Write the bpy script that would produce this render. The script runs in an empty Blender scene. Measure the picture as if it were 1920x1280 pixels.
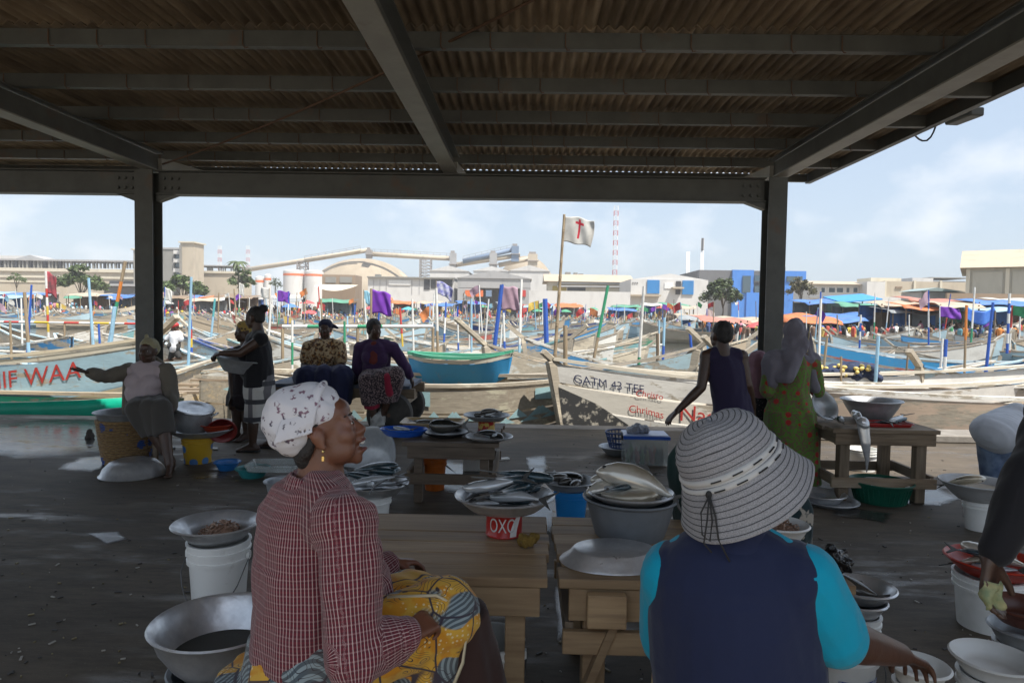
import bpy, bmesh, math, random
import numpy as np
from mathutils import Vector, Matrix, Euler, noise as mnoise
R = math.radians
PI = math.pi
rnd = random.Random(7)
sc = bpy.context.scene
col = sc.collection

# ------------------------------------------------------------------ camera
CAM_H = 1.56
cam_data = bpy.data.cameras.new('camera')
cam_data.sensor_width = 36.0
cam_data.lens = 24.0
cam_data.clip_start = 0.05
cam_data.clip_end = 5000
cam = bpy.data.objects.new('camera', cam_data)
col.objects.link(cam)
cam.location = (0, 0, CAM_H)
CAM_R = Matrix.Rotation(R(1.1), 3, 'Z') @ Matrix.Rotation(R(90 - 2.42), 3, 'X') @ Matrix.Rotation(R(0.93), 3, 'Z')
cam.rotation_euler = CAM_R.to_euler()
sc.camera = cam

# ------------------------------------------------------------------ sky, sun, exposure
SUN_DIR = Vector((1.25, -1.15, 3.25)).normalized()      # towards the sun: behind the camera, to the right
sun_el = math.asin(SUN_DIR.z)
sun_rot = math.atan2(SUN_DIR.x, SUN_DIR.y)
world = bpy.data.worlds.new('World')
sc.world = world
world.use_nodes = True
wn = world.node_tree
wn.nodes.clear()


def wnode(t, **k):
    n = wn.nodes.new(t)
    for a, b in k.items():
        setattr(n, a, b)
    return n


w_out = wnode('ShaderNodeOutputWorld')
w_bg = wnode('ShaderNodeBackground')
w_sky = wnode('ShaderNodeTexSky', sky_type='NISHITA', sun_disc=False)
w_sky.sun_elevation = sun_el
w_sky.sun_rotation = sun_rot
w_sky.air_density = 1.0
w_sky.dust_density = 2.2
w_sky.ozone_density = 1.6
w_bg.inputs['Strength'].default_value = 0.1
# soft cumulus: noise on the view direction, flattened towards the horizon
w_tc = wnode('ShaderNodeTexCoord')
w_map = wnode('ShaderNodeMapping')
w_map.inputs['Scale'].default_value = (1.0, 1.0, 1.7)
w_map.inputs['Location'].default_value = (0.33, 0.2, 0.12)
w_n1 = wnode('ShaderNodeTexNoise')
w_n1.inputs['Scale'].default_value = 5.6
w_n1.inputs['Detail'].default_value = 7
w_n1.inputs['Roughness'].default_value = 0.55
w_r1 = wnode('ShaderNodeValToRGB')
w_r1.color_ramp.elements[0].position = 0.5
w_r1.color_ramp.elements[1].position = 0.74
w_veil = wnode('ShaderNodeMixRGB')           # pale tropical veil over the whole sky
w_veil.inputs['Fac'].default_value = 0.58
w_veil.inputs['Color2'].default_value = (4.6, 5.45, 6.5, 1)
w_mix = wnode('ShaderNodeMixRGB')
w_mix.inputs['Color2'].default_value = (7.0, 7.1, 7.3, 1)
w_k = wnode('ShaderNodeMath', operation='MULTIPLY')
w_k.inputs[1].default_value = 0.72
L = wn.links.new
L(w_tc.outputs['Generated'], w_map.inputs['Vector'])
L(w_map.outputs['Vector'], w_n1.inputs['Vector'])
L(w_n1.outputs['Fac'], w_r1.inputs['Fac'])
L(w_r1.outputs['Color'], w_k.inputs[0])
L(w_sky.outputs['Color'], w_veil.inputs['Color1'])
L(w_veil.outputs['Color'], w_mix.inputs['Color1'])
L(w_k.outputs['Value'], w_mix.inputs['Fac'])
L(w_mix.outputs['Color'], w_bg.inputs['Color'])
L(w_bg.outputs['Background'], w_out.inputs['Surface'])

sun_data = bpy.data.lights.new('sun', 'SUN')
sun_data.energy = 4.6
sun_data.angle = R(0.5)
sun_data.color = (1.0, 0.95, 0.87)
sun = bpy.data.objects.new('sun', sun_data)
col.objects.link(sun)
sun.location = (20, -20, 60)
sun.rotation_euler = SUN_DIR.to_track_quat('Z', 'Y').to_euler()

sc.view_settings.view_transform = 'Standard'
sc.view_settings.look = 'None'
sc.view_settings.exposure = 0.72
sc.view_settings.gamma = 1.0
sc.view_settings.use_curve_mapping = False
sc.render.engine = 'CYCLES'
sc.cycles.max_bounces = 6
sc.cycles.diffuse_bounces = 4
sc.cycles.glossy_bounces = 3
sc.cycles.transmission_bounces = 4
sc.cycles.transparent_max_bounces = 6
sc.cycles.use_denoising = True
sc.cycles.caustics_reflective = False
sc.cycles.caustics_refractive = False

FPX = 1280.0                                  # focal length in pixels of the 1920 x 1280 photograph


def ray(px, py):
    return CAM_R @ Vector(((px - 960) / FPX, (640 - py) / FPX, -1.0))


def at(px, py, Y):
    """point of the place seen at photograph pixel (px, py) on the vertical plane y = Y"""
    d = ray(px, py)
    return Vector((0, 0, CAM_H)) + d * (Y / d.y)


def gnd(px, py, z=0.0):
    """point on the horizontal plane at height z"""
    d = ray(px, py)
    return Vector((0, 0, CAM_H)) + d * ((z - CAM_H) / d.z)


# ------------------------------------------------------------------ mesh helpers
def frame_of(d, hint=Vector((0, 0, 1))):
    d = Vector(d).normalized()
    h = Vector(hint)
    if abs(d.dot(h)) > 0.98:
        h = Vector((1, 0, 0)) if abs(d.x) < 0.9 else Vector((0, 1, 0))
    u = h.cross(d).normalized()
    v = d.cross(u)
    return u, v, d


class MB:
    def __init__(s):
        s.v, s.f, s.m = [], [], []

    def add(s, verts, faces, mi=0):
        n = len(s.v)
        s.v += [tuple(p) for p in verts]
        for f in faces:
            s.f.append([i + n for i in f])
            s.m.append(mi)
        return s

    def box(s, c, d, rz=0.0, mi=0, M=None):
        x, y, z = d[0] / 2, d[1] / 2, d[2] / 2
        vs = [Vector((sx * x, sy * y, sz * z)) for sz in (-1, 1) for sy in (-1, 1) for sx in (-1, 1)]
        A = M if M is not None else Matrix.Rotation(rz, 3, 'Z')
        c = Vector(c)
        return s.add([A @ p + c for p in vs], [(0, 2, 3, 1), (4, 5, 7, 6), (0, 1, 5, 4), (2, 6, 7, 3), (0, 4, 6, 2), (1, 3, 7, 5)], mi)

    def beam(s, a, b, w, h, mi=0, up=(0, 0, 1)):
        """box from a to b, w wide, h tall"""
        a, b = Vector(a), Vector(b)
        u, v, d = frame_of(b - a, up)
        vs = []
        for p in (a, b):
            for x, y in ((-1, -1), (1, -1), (1, 1), (-1, 1)):
                vs.append(p + u * (x * w / 2) + v * (y * h / 2))
        return s.add(vs, [(3, 2, 1, 0), (4, 5, 6, 7), (0, 1, 5, 4), (1, 2, 6, 5), (2, 3, 7, 6), (3, 0, 4, 7)], mi)

    def tube(s, pts, r, n=8, mi=0, caps=True):
        pts = [Vector(p) for p in pts]
        rs = r if isinstance(r, (list, tuple)) else [r] * len(pts)
        vs, fs = [], []
        for i, p in enumerate(pts):
            d = pts[min(i + 1, len(pts) - 1)] - pts[max(i - 1, 0)]
            u, v, _ = frame_of(d)
            for k in range(n):
                a = 2 * PI * k / n
                vs.append(p + (u * math.cos(a) + v * math.sin(a)) * rs[i])
        for i in range(len(pts) - 1):
            for k in range(n):
                k2 = (k + 1) % n
                fs.append((i * n + k, i * n + k2, (i + 1) * n + k2, (i + 1) * n + k))
        if caps:
            fs.append(tuple(range(n))[::-1])
            fs.append(tuple((len(pts) - 1) * n + k for k in range(n)))
        return s.add(vs, fs, mi)

    def lathe(s, prof, n=28, c=(0, 0, 0), mi=0, sx=1.0, sy=1.0, wob=0.0, M=None):
        """prof: list of (radius, z)"""
        c = Vector(c)
        vs, fs = [], []
        for (r, z) in prof:
            for k in range(n):
                a = 2 * PI * k / n
                w = 1 + wob * math.sin(3 * a + z * 30) * 0.6 + wob * math.sin(5 * a + 1.3) * 0.4
                p = Vector((r * sx * math.cos(a) * w, r * sy * math.sin(a) * w, z))
                if M is not None:
                    p = M @ p
                vs.append(p + c)
        for i in range(len(prof) - 1):
            for k in range(n):
                k2 = (k + 1) % n
                fs.append((i * n + k, i * n + k2, (i + 1) * n + k2, (i + 1) * n + k))
        if prof[0][0] > 1e-6:
            fs.append(tuple(range(n))[::-1])
        if prof[-1][0] > 1e-6:
            fs.append(tuple((len(prof) - 1) * n + k for k in range(n)))
        return s.add(vs, fs, mi)

    def ell(s, c, r, M=None, n=12, m=8, mi=0):
        c = Vector(c)
        vs, fs = [], []
        for i in range(1, m):
            t = PI * i / m
            for k in range(n):
                a = 2 * PI * k / n
                p = Vector((r[0] * math.sin(t) * math.cos(a), r[1] * math.sin(t) * math.sin(a), -r[2] * math.cos(t)))
                vs.append((M @ p if M is not None else p) + c)
        lo, hi = Vector((0, 0, -r[2])), Vector((0, 0, r[2]))
        vs.append((M @ lo if M is not None else lo) + c)
        vs.append((M @ hi if M is not None else hi) + c)
        b, t_ = len(vs) - 2, len(vs) - 1
        for i in range(m - 2):
            for k in range(n):
                k2 = (k + 1) % n
                fs.append((i * n + k, i * n + k2, (i + 1) * n + k2, (i + 1) * n + k))
        for k in range(n):
            k2 = (k + 1) % n
            fs.append((b, k2, k))
            fs.append((t_, (m - 2) * n + k, (m - 2) * n + k2))
        return s.add(vs, fs, mi)

    def cap(s, a, b, ra, rb, n=12, mi=0, flat=False, sq=1.0, hint=(0, 0, 1)):
        """tapered capsule a-b; sq squeezes it along the second side axis"""
        a, b = Vector(a), Vector(b)
        u, v, d = frame_of(b - a, hint)
        rings = []
        if not flat:
            for t in (80, 50, 25):
                rings.append((a - d * ra * math.sin(R(t)), ra * math.cos(R(t))))
        rings += [(a, ra), ((a + b) / 2, (ra + rb) / 2), (b, rb)]
        if not flat:
            for t in (25, 50, 80):
                rings.append((b + d * rb * math.sin(R(t)), rb * math.cos(R(t))))
        vs, fs = [], []
        for p, r in rings:
            for k in range(n):
                q = 2 * PI * k / n
                vs.append(p + u * (r * math.cos(q)) + v * (r * sq * math.sin(q)))
        for i in range(len(rings) - 1):
            for k in range(n):
                k2 = (k + 1) % n
                fs.append((i * n + k, i * n + k2, (i + 1) * n + k2, (i + 1) * n + k))
        fs.append(tuple(range(n))[::-1])
        fs.append(tuple((len(rings) - 1) * n + k for k in range(n)))
        return s.add(vs, fs, mi)

    def prism(s, poly, axis_vec, mi=0):
        """poly: 3-D points in a plane; extruded by axis_vec"""
        n = len(poly)
        p0 = [Vector(p) for p in poly]
        av = Vector(axis_vec)
        vs = p0 + [p + av for p in p0]
        fs = [tuple(range(n))[::-1], tuple(range(n, 2 * n))]
        for i in range(n):
            j = (i + 1) % n
            fs.append((i, j, n + j, n + i))
        return s.add(vs, fs, mi)

    def grid(s, fn, nu, nv, mi=0, close_u=False):
        vs = [fn(i / nu, j / nv) for j in range(nv + 1) for i in range(nu + 1)]
        w = nu + 1
        fs = [(j * w + i, j * w + i + 1, (j + 1) * w + i + 1, (j + 1) * w + i) for j in range(nv) for i in range(nu)]
        return s.add(vs, fs, mi)

    def mesh(s, name, mats=(), smooth=False, off=None):
        me = bpy.data.meshes.new(name)
        vs = s.v if off is None else [(p[0] - off[0], p[1] - off[1], p[2] - off[2]) for p in s.v]
        me.from_pydata(vs, [], s.f)
        for m in (mats if isinstance(mats, (list, tuple)) else [mats]):
            if m is not None:
                me.materials.append(m)
        if any(s.m):
            me.polygons.foreach_set('material_index', s.m)
        if smooth:
            me.polygons.foreach_set('use_smooth', [True] * len(me.polygons))
        me.update()
        return me


def shade_auto(me, ang=40):
    """smooth faces but keep edges sharper than ang"""
    me.polygons.foreach_set('use_smooth', [True] * len(me.polygons))
    me.set_sharp_from_angle(angle=R(ang))


def link(name, me, parent=None, loc=None):
    o = bpy.data.objects.new(name, me)
    col.objects.link(o)
    if parent is not None:
        o.parent = parent
    if loc is not None:
        o.location = loc
    return o


def tag(o, label=None, cat=None, group=None, kind=None):
    if label:
        o['label'] = label
    if cat:
        o['category'] = cat
    if group:
        o['group'] = group
    if kind:
        o['kind'] = kind
    return o


def thing(name, label, cat, loc=(0, 0, 0), rz=0.0, group=None):
    o = bpy.data.objects.new(name, None)
    o.empty_display_size = 0.1
    col.objects.link(o)
    o.location = loc
    o.rotation_euler = (0, 0, rz)
    return tag(o, label, cat, group)


def part(name, mb, mats, parent=None, smooth=False, auto=None, bev=0.0, loc=None, world=False, label=None):
    """one mesh object; with world=True the vertices are given in world space"""
    off = None
    if world and parent is not None:
        off = parent.location
        if parent.parent is not None:
            off = off + parent.parent.location
    me = mb.mesh(name, mats, smooth, off)
    if bev:
        bm = bmesh.new()
        bm.from_mesh(me)
        es = [e for e in bm.edges if len(e.link_faces) == 2 and e.calc_face_angle(0) > 0.6]
        bmesh.ops.bevel(bm, geom=es, offset=bev, segments=1, affect='EDGES')
        bm.to_mesh(me)
        bm.free()
    if auto:
        shade_auto(me, auto)
    o = link(name, me, parent, loc)
    if label:
        o['label'] = label
    return o


def copy_tree(o, parent=None):
    c = o.copy()
    col.objects.link(c)
    c.parent = parent
    for ch in o.children:
        copy_tree(ch, c)
    return c


# ------------------------------------------------------------------ materials
MATS = {}


def nodes_of(m):
    m.use_nodes = True
    nt = m.node_tree
    return nt, nt.nodes, nt.links.new, nt.nodes['Principled BSDF']


def mat(name, c, rough=0.6, metal=0.0, c2=None, scale=6.0, stretch=(1, 1, 1), contrast=(0.35, 0.7), bump=0.0, bscale=None,
        c3=None, s3=1.5, k3=(0.55, 0.7), spec=0.5, objcol=False, rough2=None, sheen=0.0, coat=0.0, alpha=1.0, trans=0.0, randv=0.0):
    """general surface: colour c mottled with c2 (noise at scale, stretched) and blotched with c3 (slow noise)"""
    if name in MATS:
        return MATS[name]
    m = bpy.data.materials.new(name)
    nt, N, K, P = nodes_of(m)
    P.inputs['Roughness'].default_value = rough
    P.inputs['Metallic'].default_value = metal
    P.inputs['Specular IOR Level'].default_value = spec
    P.inputs['Base Color'].default_value = (*c, 1)
    if sheen:
        P.inputs['Sheen Weight'].default_value = sheen
    if coat:
        P.inputs['Coat Weight'].default_value = coat
        P.inputs['Coat Roughness'].default_value = 0.2
    if trans:
        P.inputs['Transmission Weight'].default_value = trans
    if alpha < 1:
        P.inputs['Alpha'].default_value = alpha
    tc = N.new('ShaderNodeTexCoord')
    mp = N.new('ShaderNodeMapping')
    mp.inputs['Scale'].default_value = stretch
    K(tc.outputs['Object'], mp.inputs['Vector'])
    oi = N.new('ShaderNodeObjectInfo')
    ad = N.new('ShaderNodeVectorMath')
    ad.operation = 'ADD'
    K(mp.outputs['Vector'], ad.inputs[0])
    sc3 = N.new('ShaderNodeMath')
    sc3.operation = 'MULTIPLY'
    sc3.inputs[1].default_value = 37.0
    K(oi.outputs['Random'], sc3.inputs[0])
    K(sc3.outputs[0], ad.inputs[1])
    vec = ad.outputs[0]
    cur = None
    if objcol:
        cur = oi.outputs['Color']
        K(cur, P.inputs['Base Color'])

    def ramp(src, lo, hi):
        r = N.new('ShaderNodeMapRange')
        r.inputs['From Min'].default_value = lo
        r.inputs['From Max'].default_value = hi
        K(src, r.inputs['Value'])
        return r.outputs['Result']

    def mix(fac, a, b):
        x = N.new('ShaderNodeMixRGB')
        K(fac, x.inputs['Fac'])
        for i, q in ((1, a), (2, b)):
            if isinstance(q, tuple):
                x.inputs[i].default_value = (*q, 1)
            else:
                K(q, x.inputs[i])
        return x.outputs['Color']
    n1 = None
    if c2 is not None or bump or rough2 is not None:
        n1 = N.new('ShaderNodeTexNoise')
        n1.inputs['Scale'].default_value = scale
        n1.inputs['Detail'].default_value = 6
        n1.inputs['Roughness'].default_value = 0.62
        K(vec, n1.inputs['Vector'])
    if c2 is not None:
        f = ramp(n1.outputs['Fac'], *contrast)
        cur = mix(f, cur if cur is not None else tuple(c), tuple(c2))
    if c3 is not None:
        n3 = N.new('ShaderNodeTexNoise')
        n3.inputs['Scale'].default_value = s3
        n3.inputs['Detail'].default_value = 5
        n3.inputs['Roughness'].default_value = 0.65
        K(vec, n3.inputs['Vector'])
        cur = mix(ramp(n3.outputs['Fac'], *k3), cur if cur is not None else tuple(c), tuple(c3))
    if randv:
        h = N.new('ShaderNodeHueSaturation')
        mr = N.new('ShaderNodeMapRange')
        mr.inputs['To Min'].default_value = 1 - randv
        mr.inputs['To Max'].default_value = 1 + randv
        K(oi.outputs['Random'], mr.inputs['Value'])
        K(mr.outputs['Result'], h.inputs['Value'])
        if cur is None:
            h.inputs['Color'].default_value = (*c, 1)
        else:
            K(cur, h.inputs['Color'])
        cur = h.outputs['Color']
    if cur is not None:
        K(cur, P.inputs['Base Color'])
    if rough2 is not None:
        q = N.new('ShaderNodeMapRange')
        q.inputs['From Min'].default_value = 0.3
        q.inputs['From Max'].default_value = 0.7
        q.inputs['To Min'].default_value = rough
        q.inputs['To Max'].default_value = rough2
        K(n1.outputs['Fac'], q.inputs['Value'])
        K(q.outputs['Result'], P.inputs['Roughness'])
    if bump:
        nb = n1
        if bscale:
            nb = N.new('ShaderNodeTexNoise')
            nb.inputs['Scale'].default_value = bscale
            nb.inputs['Detail'].default_value = 5
            K(vec, nb.inputs['Vector'])
        b = N.new('ShaderNodeBump')
        b.inputs['Strength'].default_value = bump
        b.inputs['Distance'].default_value = 0.02
        K(nb.outputs['Fac'], b.inputs['Height'])
        K(b.outputs['Normal'], P.inputs['Normal'])
    MATS[name] = m
    return m


def flat(name, c, rough=0.55, metal=0.0):
    return mat(name, c, rough, metal, c2=tuple(x * 0.72 for x in c), scale=9, contrast=(0.45, 0.8), bump=0.06, bscale=40)


M_steel = mat('grey_painted_steel', (0.1, 0.108, 0.104), 0.5, 0.0, c2=(0.07, 0.075, 0.072), scale=5, bump=0.05, bscale=60,
              c3=(0.13, 0.075, 0.045), s3=2.6, k3=(0.6, 0.78))
M_steel_light = mat('pale_painted_steel', (0.34, 0.34, 0.315), 0.5, c2=(0.26, 0.26, 0.24), scale=5, bump=0.05, c3=(0.2, 0.16, 0.12), s3=2, k3=(0.66, 0.8))
M_sheet = mat('weathered_roof_sheet', (0.31, 0.245, 0.17), 0.8, 0.0, c2=(0.15, 0.11, 0.075), scale=4, stretch=(2.5, 0.5, 1), bump=0.05, bscale=70,
              c3=(0.4, 0.34, 0.26), s3=1.3, k3=(0.56, 0.78), randv=0.3)
M_rust = flat('rusty_iron', (0.12, 0.07, 0.045), 0.8)
M_wood = mat('weathered_wood', (0.29, 0.215, 0.14), 0.75, c2=(0.15, 0.105, 0.065), scale=7, stretch=(0.35, 5, 5), bump=0.2, c3=(0.36, 0.3, 0.23), s3=2.0, k3=(0.5, 0.75), randv=0.16)
M_wood_y = mat('weathered_wood_lengthwise', (0.27, 0.21, 0.15), 0.75, c2=(0.14, 0.105, 0.07), scale=7, stretch=(5, 0.35, 5), bump=0.2, c3=(0.36, 0.3, 0.23), s3=2.0, k3=(0.5, 0.75), randv=0.16)
M_wood_z = mat('weathered_wood_upright', (0.25, 0.19, 0.13), 0.75, c2=(0.13, 0.095, 0.06), scale=7, stretch=(5, 5, 0.35), bump=0.2, randv=0.16)
M_wood_dark = mat('wet_dark_wood', (0.16, 0.12, 0.085), 0.6, c2=(0.09, 0.065, 0.045), scale=7, stretch=(0.4, 5, 5), bump=0.2, randv=0.12)
M_bamboo = mat('bamboo_pole_wood', (0.36, 0.28, 0.18), 0.6, c2=(0.22, 0.16, 0.1), scale=5, stretch=(4, 4, 0.6), bump=0.1)
M_alu = mat('scuffed_aluminium', (0.76, 0.77, 0.78), 0.27, 0.7, c2=(0.52, 0.53, 0.55), scale=10, bump=0.22, bscale=13, rough2=0.45)
M_alu_dull = mat('dull_aluminium', (0.52, 0.54, 0.56), 0.42, 0.6, c2=(0.38, 0.4, 0.42), scale=12, bump=0.1, bscale=22, rough2=0.55)
M_white_plastic = mat('white_bucket_plastic', (0.85, 0.85, 0.82), 0.35, c2=(0.7, 0.7, 0.66), scale=5, contrast=(0.5, 0.85), c3=(0.42, 0.38, 0.32), s3=3.5, k3=(0.68, 0.85))
M_black = flat('black_rubber', (0.02, 0.02, 0.02), 0.7)
M_tyre = mat('worn_tyre_rubber', (0.035, 0.034, 0.032), 0.85, c2=(0.08, 0.073, 0.065), scale=8, bump=0.15, bscale=60)
M_wire = flat('steel_wire', (0.15, 0.15, 0.15), 0.4, 0.8)
# ------------------------------------------------------------------ ground, quay, water
def floor_material():
    m = bpy.data.materials.new('stained_wet_concrete')
    nt, N, K, P = nodes_of(m)
    tc = N.new('ShaderNodeTexCoord')

    def noise(scale, detail=6, rough=0.6, rot=0.0, st=(1, 1, 1), w=0.0):
        mp = N.new('ShaderNodeMapping')
        mp.inputs['Rotation'].default_value = (0, 0, rot)
        mp.inputs['Scale'].default_value = st
        mp.inputs['Location'].default_value = (w, w * 0.7, 0)
        n = N.new('ShaderNodeTexNoise')
        n.inputs['Scale'].default_value = scale
        n.inputs['Detail'].default_value = detail
        n.inputs['Roughness'].default_value = rough
        K(tc.outputs['Object'], mp.inputs['Vector'])
        K(mp.outputs['Vector'], n.inputs['Vector'])
        return n.outputs['Fac']

    def rng(src, a, b, c=0.0, d=1.0):
        r = N.new('ShaderNodeMapRange')
        for k, v in zip(('From Min', 'From Max', 'To Min', 'To Max'), (a, b, c, d)):
            r.inputs[k].default_value = v
        K(src, r.inputs['Value'])
        return r.outputs['Result']

    def mix(f, a, b):
        x = N.new('ShaderNodeMixRGB')
        K(f, x.inputs['Fac'])
        for i, q in ((1, a), (2, b)):
            if isinstance(q, tuple):
                x.inputs[i].default_value = (*q, 1)
            else:
                K(q, x.inputs[i])
        return x.outputs['Color']
    broom = noise(14, 7, 0.78, 1.05, (0.8, 5.0, 1))
    blot = noise(0.55, 6, 0.62, 0.2, (1, 1.6, 1), 3.0)
    dirt = noise(4.5, 8, 0.75, 0.9, (0.6, 2.6, 1), 9.0)
    grit = noise(85, 3, 0.6)
    c = mix(rng(broom, 0.25, 0.8), (0.094, 0.073, 0.05), (0.14, 0.11, 0.077))
    c = mix(rng(dirt, 0.44, 0.68, 0, 0.85), c, (0.046, 0.037, 0.026))
    c = mix(rng(blot, 0.46, 0.66, 0, 0.65), c, (0.036, 0.029, 0.022))
    c = mix(rng(grit, 0.64, 0.72, 0, 0.5), c, (0.24, 0.22, 0.19))
    K(c, P.inputs['Base Color'])
    wet = rng(noise(0.42, 5, 0.6, 0.1, (1, 1.7, 1), 5.0), 0.43, 0.6)
    wet2 = rng(noise(2.4, 6, 0.65, 0.3, (0.6, 2.0, 1), 1.0), 0.5, 0.62)
    mu = N.new('ShaderNodeMath')
    mu.operation = 'MULTIPLY'
    K(wet, mu.inputs[0])
    K(wet2, mu.inputs[1])
    K(rng(mu.outputs[0], 0, 1, 0.72, 0.2), P.inputs['Roughness'])
    P.inputs['Specular IOR Level'].default_value = 0.45
    b = N.new('ShaderNodeBump')
    b.inputs['Strength'].default_value = 0.3
    b.inputs['Distance'].default_value = 0.006
    K(broom, b.inputs['Height'])
    K(b.outputs['Normal'], P.inputs['Normal'])
    return m


M_floor = floor_material()
QUAY = 9.55
fl = MB()
fl.box((0, (QUAY - 0.35 - 160) / 2, -0.6), (400, QUAY - 0.35 + 160, 1.2))
tag(part('quay_floor', fl, M_floor), kind='structure')
M_conc = mat('quay_concrete', (0.3, 0.275, 0.24), 0.8, c2=(0.17, 0.15, 0.13), scale=3, bump=0.2, bscale=30, c3=(0.11, 0.1, 0.09), s3=1.2)
ed = MB()
ed.box((0, QUAY - 0.175, -0.645), (400, 0.35, 1.29))           # the raised coping at the water's edge
tag(part('quay_kerb', ed, M_conc, bev=0.02), kind='structure')
ya = MB()      # unseen pale yard added behind the camera to bounce sunlight onto the foreground
ya.add([(-200, -150, 0.004), (200, -150, 0.004), (200, -1.6, 0.004), (-200, -1.6, 0.004)], [(0, 1, 2, 3)])
tag(part('bounce_yard', ya, mat('pale_bounce_yard', (0.46, 0.4, 0.32), 0.9, c2=(0.36, 0.31, 0.25), scale=2)), kind='structure')
ra = MB()
for a, b in ((3.3, 7.4),):
    ra.box(((a + b) / 2, 8.93, 0.05), (b - a, 0.5, 0.1))
tag(part('concrete_upstand_kerb', ra, M_conc, bev=0.015), kind='structure')

WATER_Z = -0.95


def water_material():
    m = bpy.data.materials.new('harbour_water')
    nt, N, K, P = nodes_of(m)
    P.inputs['Base Color'].default_value = (0.035, 0.04, 0.034, 1)
    P.inputs['Roughness'].default_value = 0.08
    P.inputs['IOR'].default_value = 1.33
    tc = N.new('ShaderNodeTexCoord')
    n = N.new('ShaderNodeTexNoise')
    n.inputs['Scale'].default_value = 1.6
    n.inputs['Detail'].default_value = 5
    K(tc.outputs['Object'], n.inputs['Vector'])
    b = N.new('ShaderNodeBump')
    b.inputs['Strength'].default_value = 0.35
    b.inputs['Distance'].default_value = 0.06
    K(n.outputs['Fac'], b.inputs['Height'])
    K(b.outputs['Normal'], P.inputs['Normal'])
    return m


wt = MB()
wt.add([(-700, QUAY - 0.4, WATER_Z), (700, QUAY - 0.4, WATER_Z), (700, 260, WATER_Z), (-700, 260, WATER_Z)], [(0, 1, 2, 3)])
tag(part('harbour_water', wt, water_material()), kind='structure')
M_sand = mat('trampled_sand', (0.34, 0.28, 0.2), 0.9, c2=(0.2, 0.165, 0.12), scale=0.6, bump=0.2, c3=(0.14, 0.12, 0.1), s3=0.12)
ba = MB()       # land on the far side: a beach that rises from the water, then flat ground to the horizon


def shore_y(x):
    """where the far waterline lies: closer on the right-hand side"""
    for x0, x1, y0, y1 in ((-1e9, -34, 98, 98), (-34, -6, 98, 138), (-6, 24, 138, 138), (24, 34, 138, 56), (34, 1e9, 56, 54)):
        if x <= x1:
            t = 0 if x1 - x0 > 1e6 else (x - x0) / (x1 - x0)
            return y0 + (y1 - y0) * t + 1.5 * math.sin(x * 0.21)
    return 54


xs = [-2500, -700, -300] + list(range(-180, 200, 4)) + [300, 700, 2500]
rows = []
for off, z in ((-6, WATER_Z - 0.6), (2, WATER_Z + 0.55), (10, 0.35), (26, 0.75), (60, 0.95), (600, 1.0), (3500, 1.0)):
    rows.append([(x, shore_y(max(-180, min(190, x))) + off, z) for x in xs])
vs = [p for r_ in rows for p in r_]
n_ = len(xs)
ba.add(vs, [(j * n_ + i, j * n_ + i + 1, (j + 1) * n_ + i + 1, (j + 1) * n_ + i) for j in range(len(rows) - 1) for i in range(n_ - 1)])
tag(part('far_ground', ba, M_sand, smooth=True), kind='structure')


def land_z(x, y):
    d = y - shore_y(max(-180, min(190, x)))
    pts = [(-6, WATER_Z - 0.6), (2, WATER_Z + 0.55), (10, 0.35), (26, 0.75), (60, 0.95), (600, 1.0), (4000, 1.0)]
    for (a, za), (b, zb) in zip(pts, pts[1:]):
        if d < b:
            t = max(0, (d - a) / (b - a))
            return za + (zb - za) * t
    return 1.0


M_puddle = bpy.data.materials.new('puddle_water')
nt, N, K, P = nodes_of(M_puddle)
P.inputs['Base Color'].default_value = (0.05, 0.048, 0.045, 1)
P.inputs['Roughness'].default_value = 0.09
P.inputs['IOR'].default_value = 1.33
P.inputs['Specular IOR Level'].default_value = 0.9
tc = N.new('ShaderNodeTexCoord')
nz = N.new('ShaderNodeTexNoise')
nz.inputs['Scale'].default_value = 5
nz.inputs['Detail'].default_value = 4
K(tc.outputs['Object'], nz.inputs['Vector'])
wa = N.new('ShaderNodeAttribute')
wa.attribute_name = 'wet'
nw = N.new('ShaderNodeTexNoise')
nw.inputs['Scale'].default_value = 3.2
nw.inputs['Detail'].default_value = 7
nw.inputs['Roughness'].default_value = 0.7
mpw = N.new('ShaderNodeMapping')
mpw.inputs['Scale'].default_value = (0.8, 2.4, 1)
K(tc.outputs['Object'], mpw.inputs['Vector'])
K(mpw.outputs['Vector'], nw.inputs['Vector'])
aw = N.new('ShaderNodeMath')
aw.operation = 'ADD'
K(wa.outputs['Fac'], aw.inputs[0])
K(nw.outputs['Fac'], aw.inputs[1])
rw = N.new('ShaderNodeMapRange')
rw.inputs['From Min'].default_value = 0.72
rw.inputs['From Max'].default_value = 1.25
K(aw.outputs[0], rw.inputs['Value'])
K(rw.outputs['Result'], P.inputs['Alpha'])
rr_ = N.new('ShaderNodeMapRange')
rr_.inputs['From Min'].default_value = 0.35
rr_.inputs['From Max'].default_value = 0.65
rr_.inputs['To Min'].default_value = 0.04
rr_.inputs['To Max'].default_value = 0.3
K(nw.outputs['Fac'], rr_.inputs['Value'])
K(rr_.outputs['Result'], P.inputs['Roughness'])
b_ = N.new('ShaderNodeBump')
b_.inputs['Strength'].default_value = 0.2
b_.inputs['Distance'].default_value = 0.01
K(nz.outputs['Fac'], b_.inputs['Height'])
K(b_.outputs['Normal'], P.inputs['Normal'])


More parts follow.
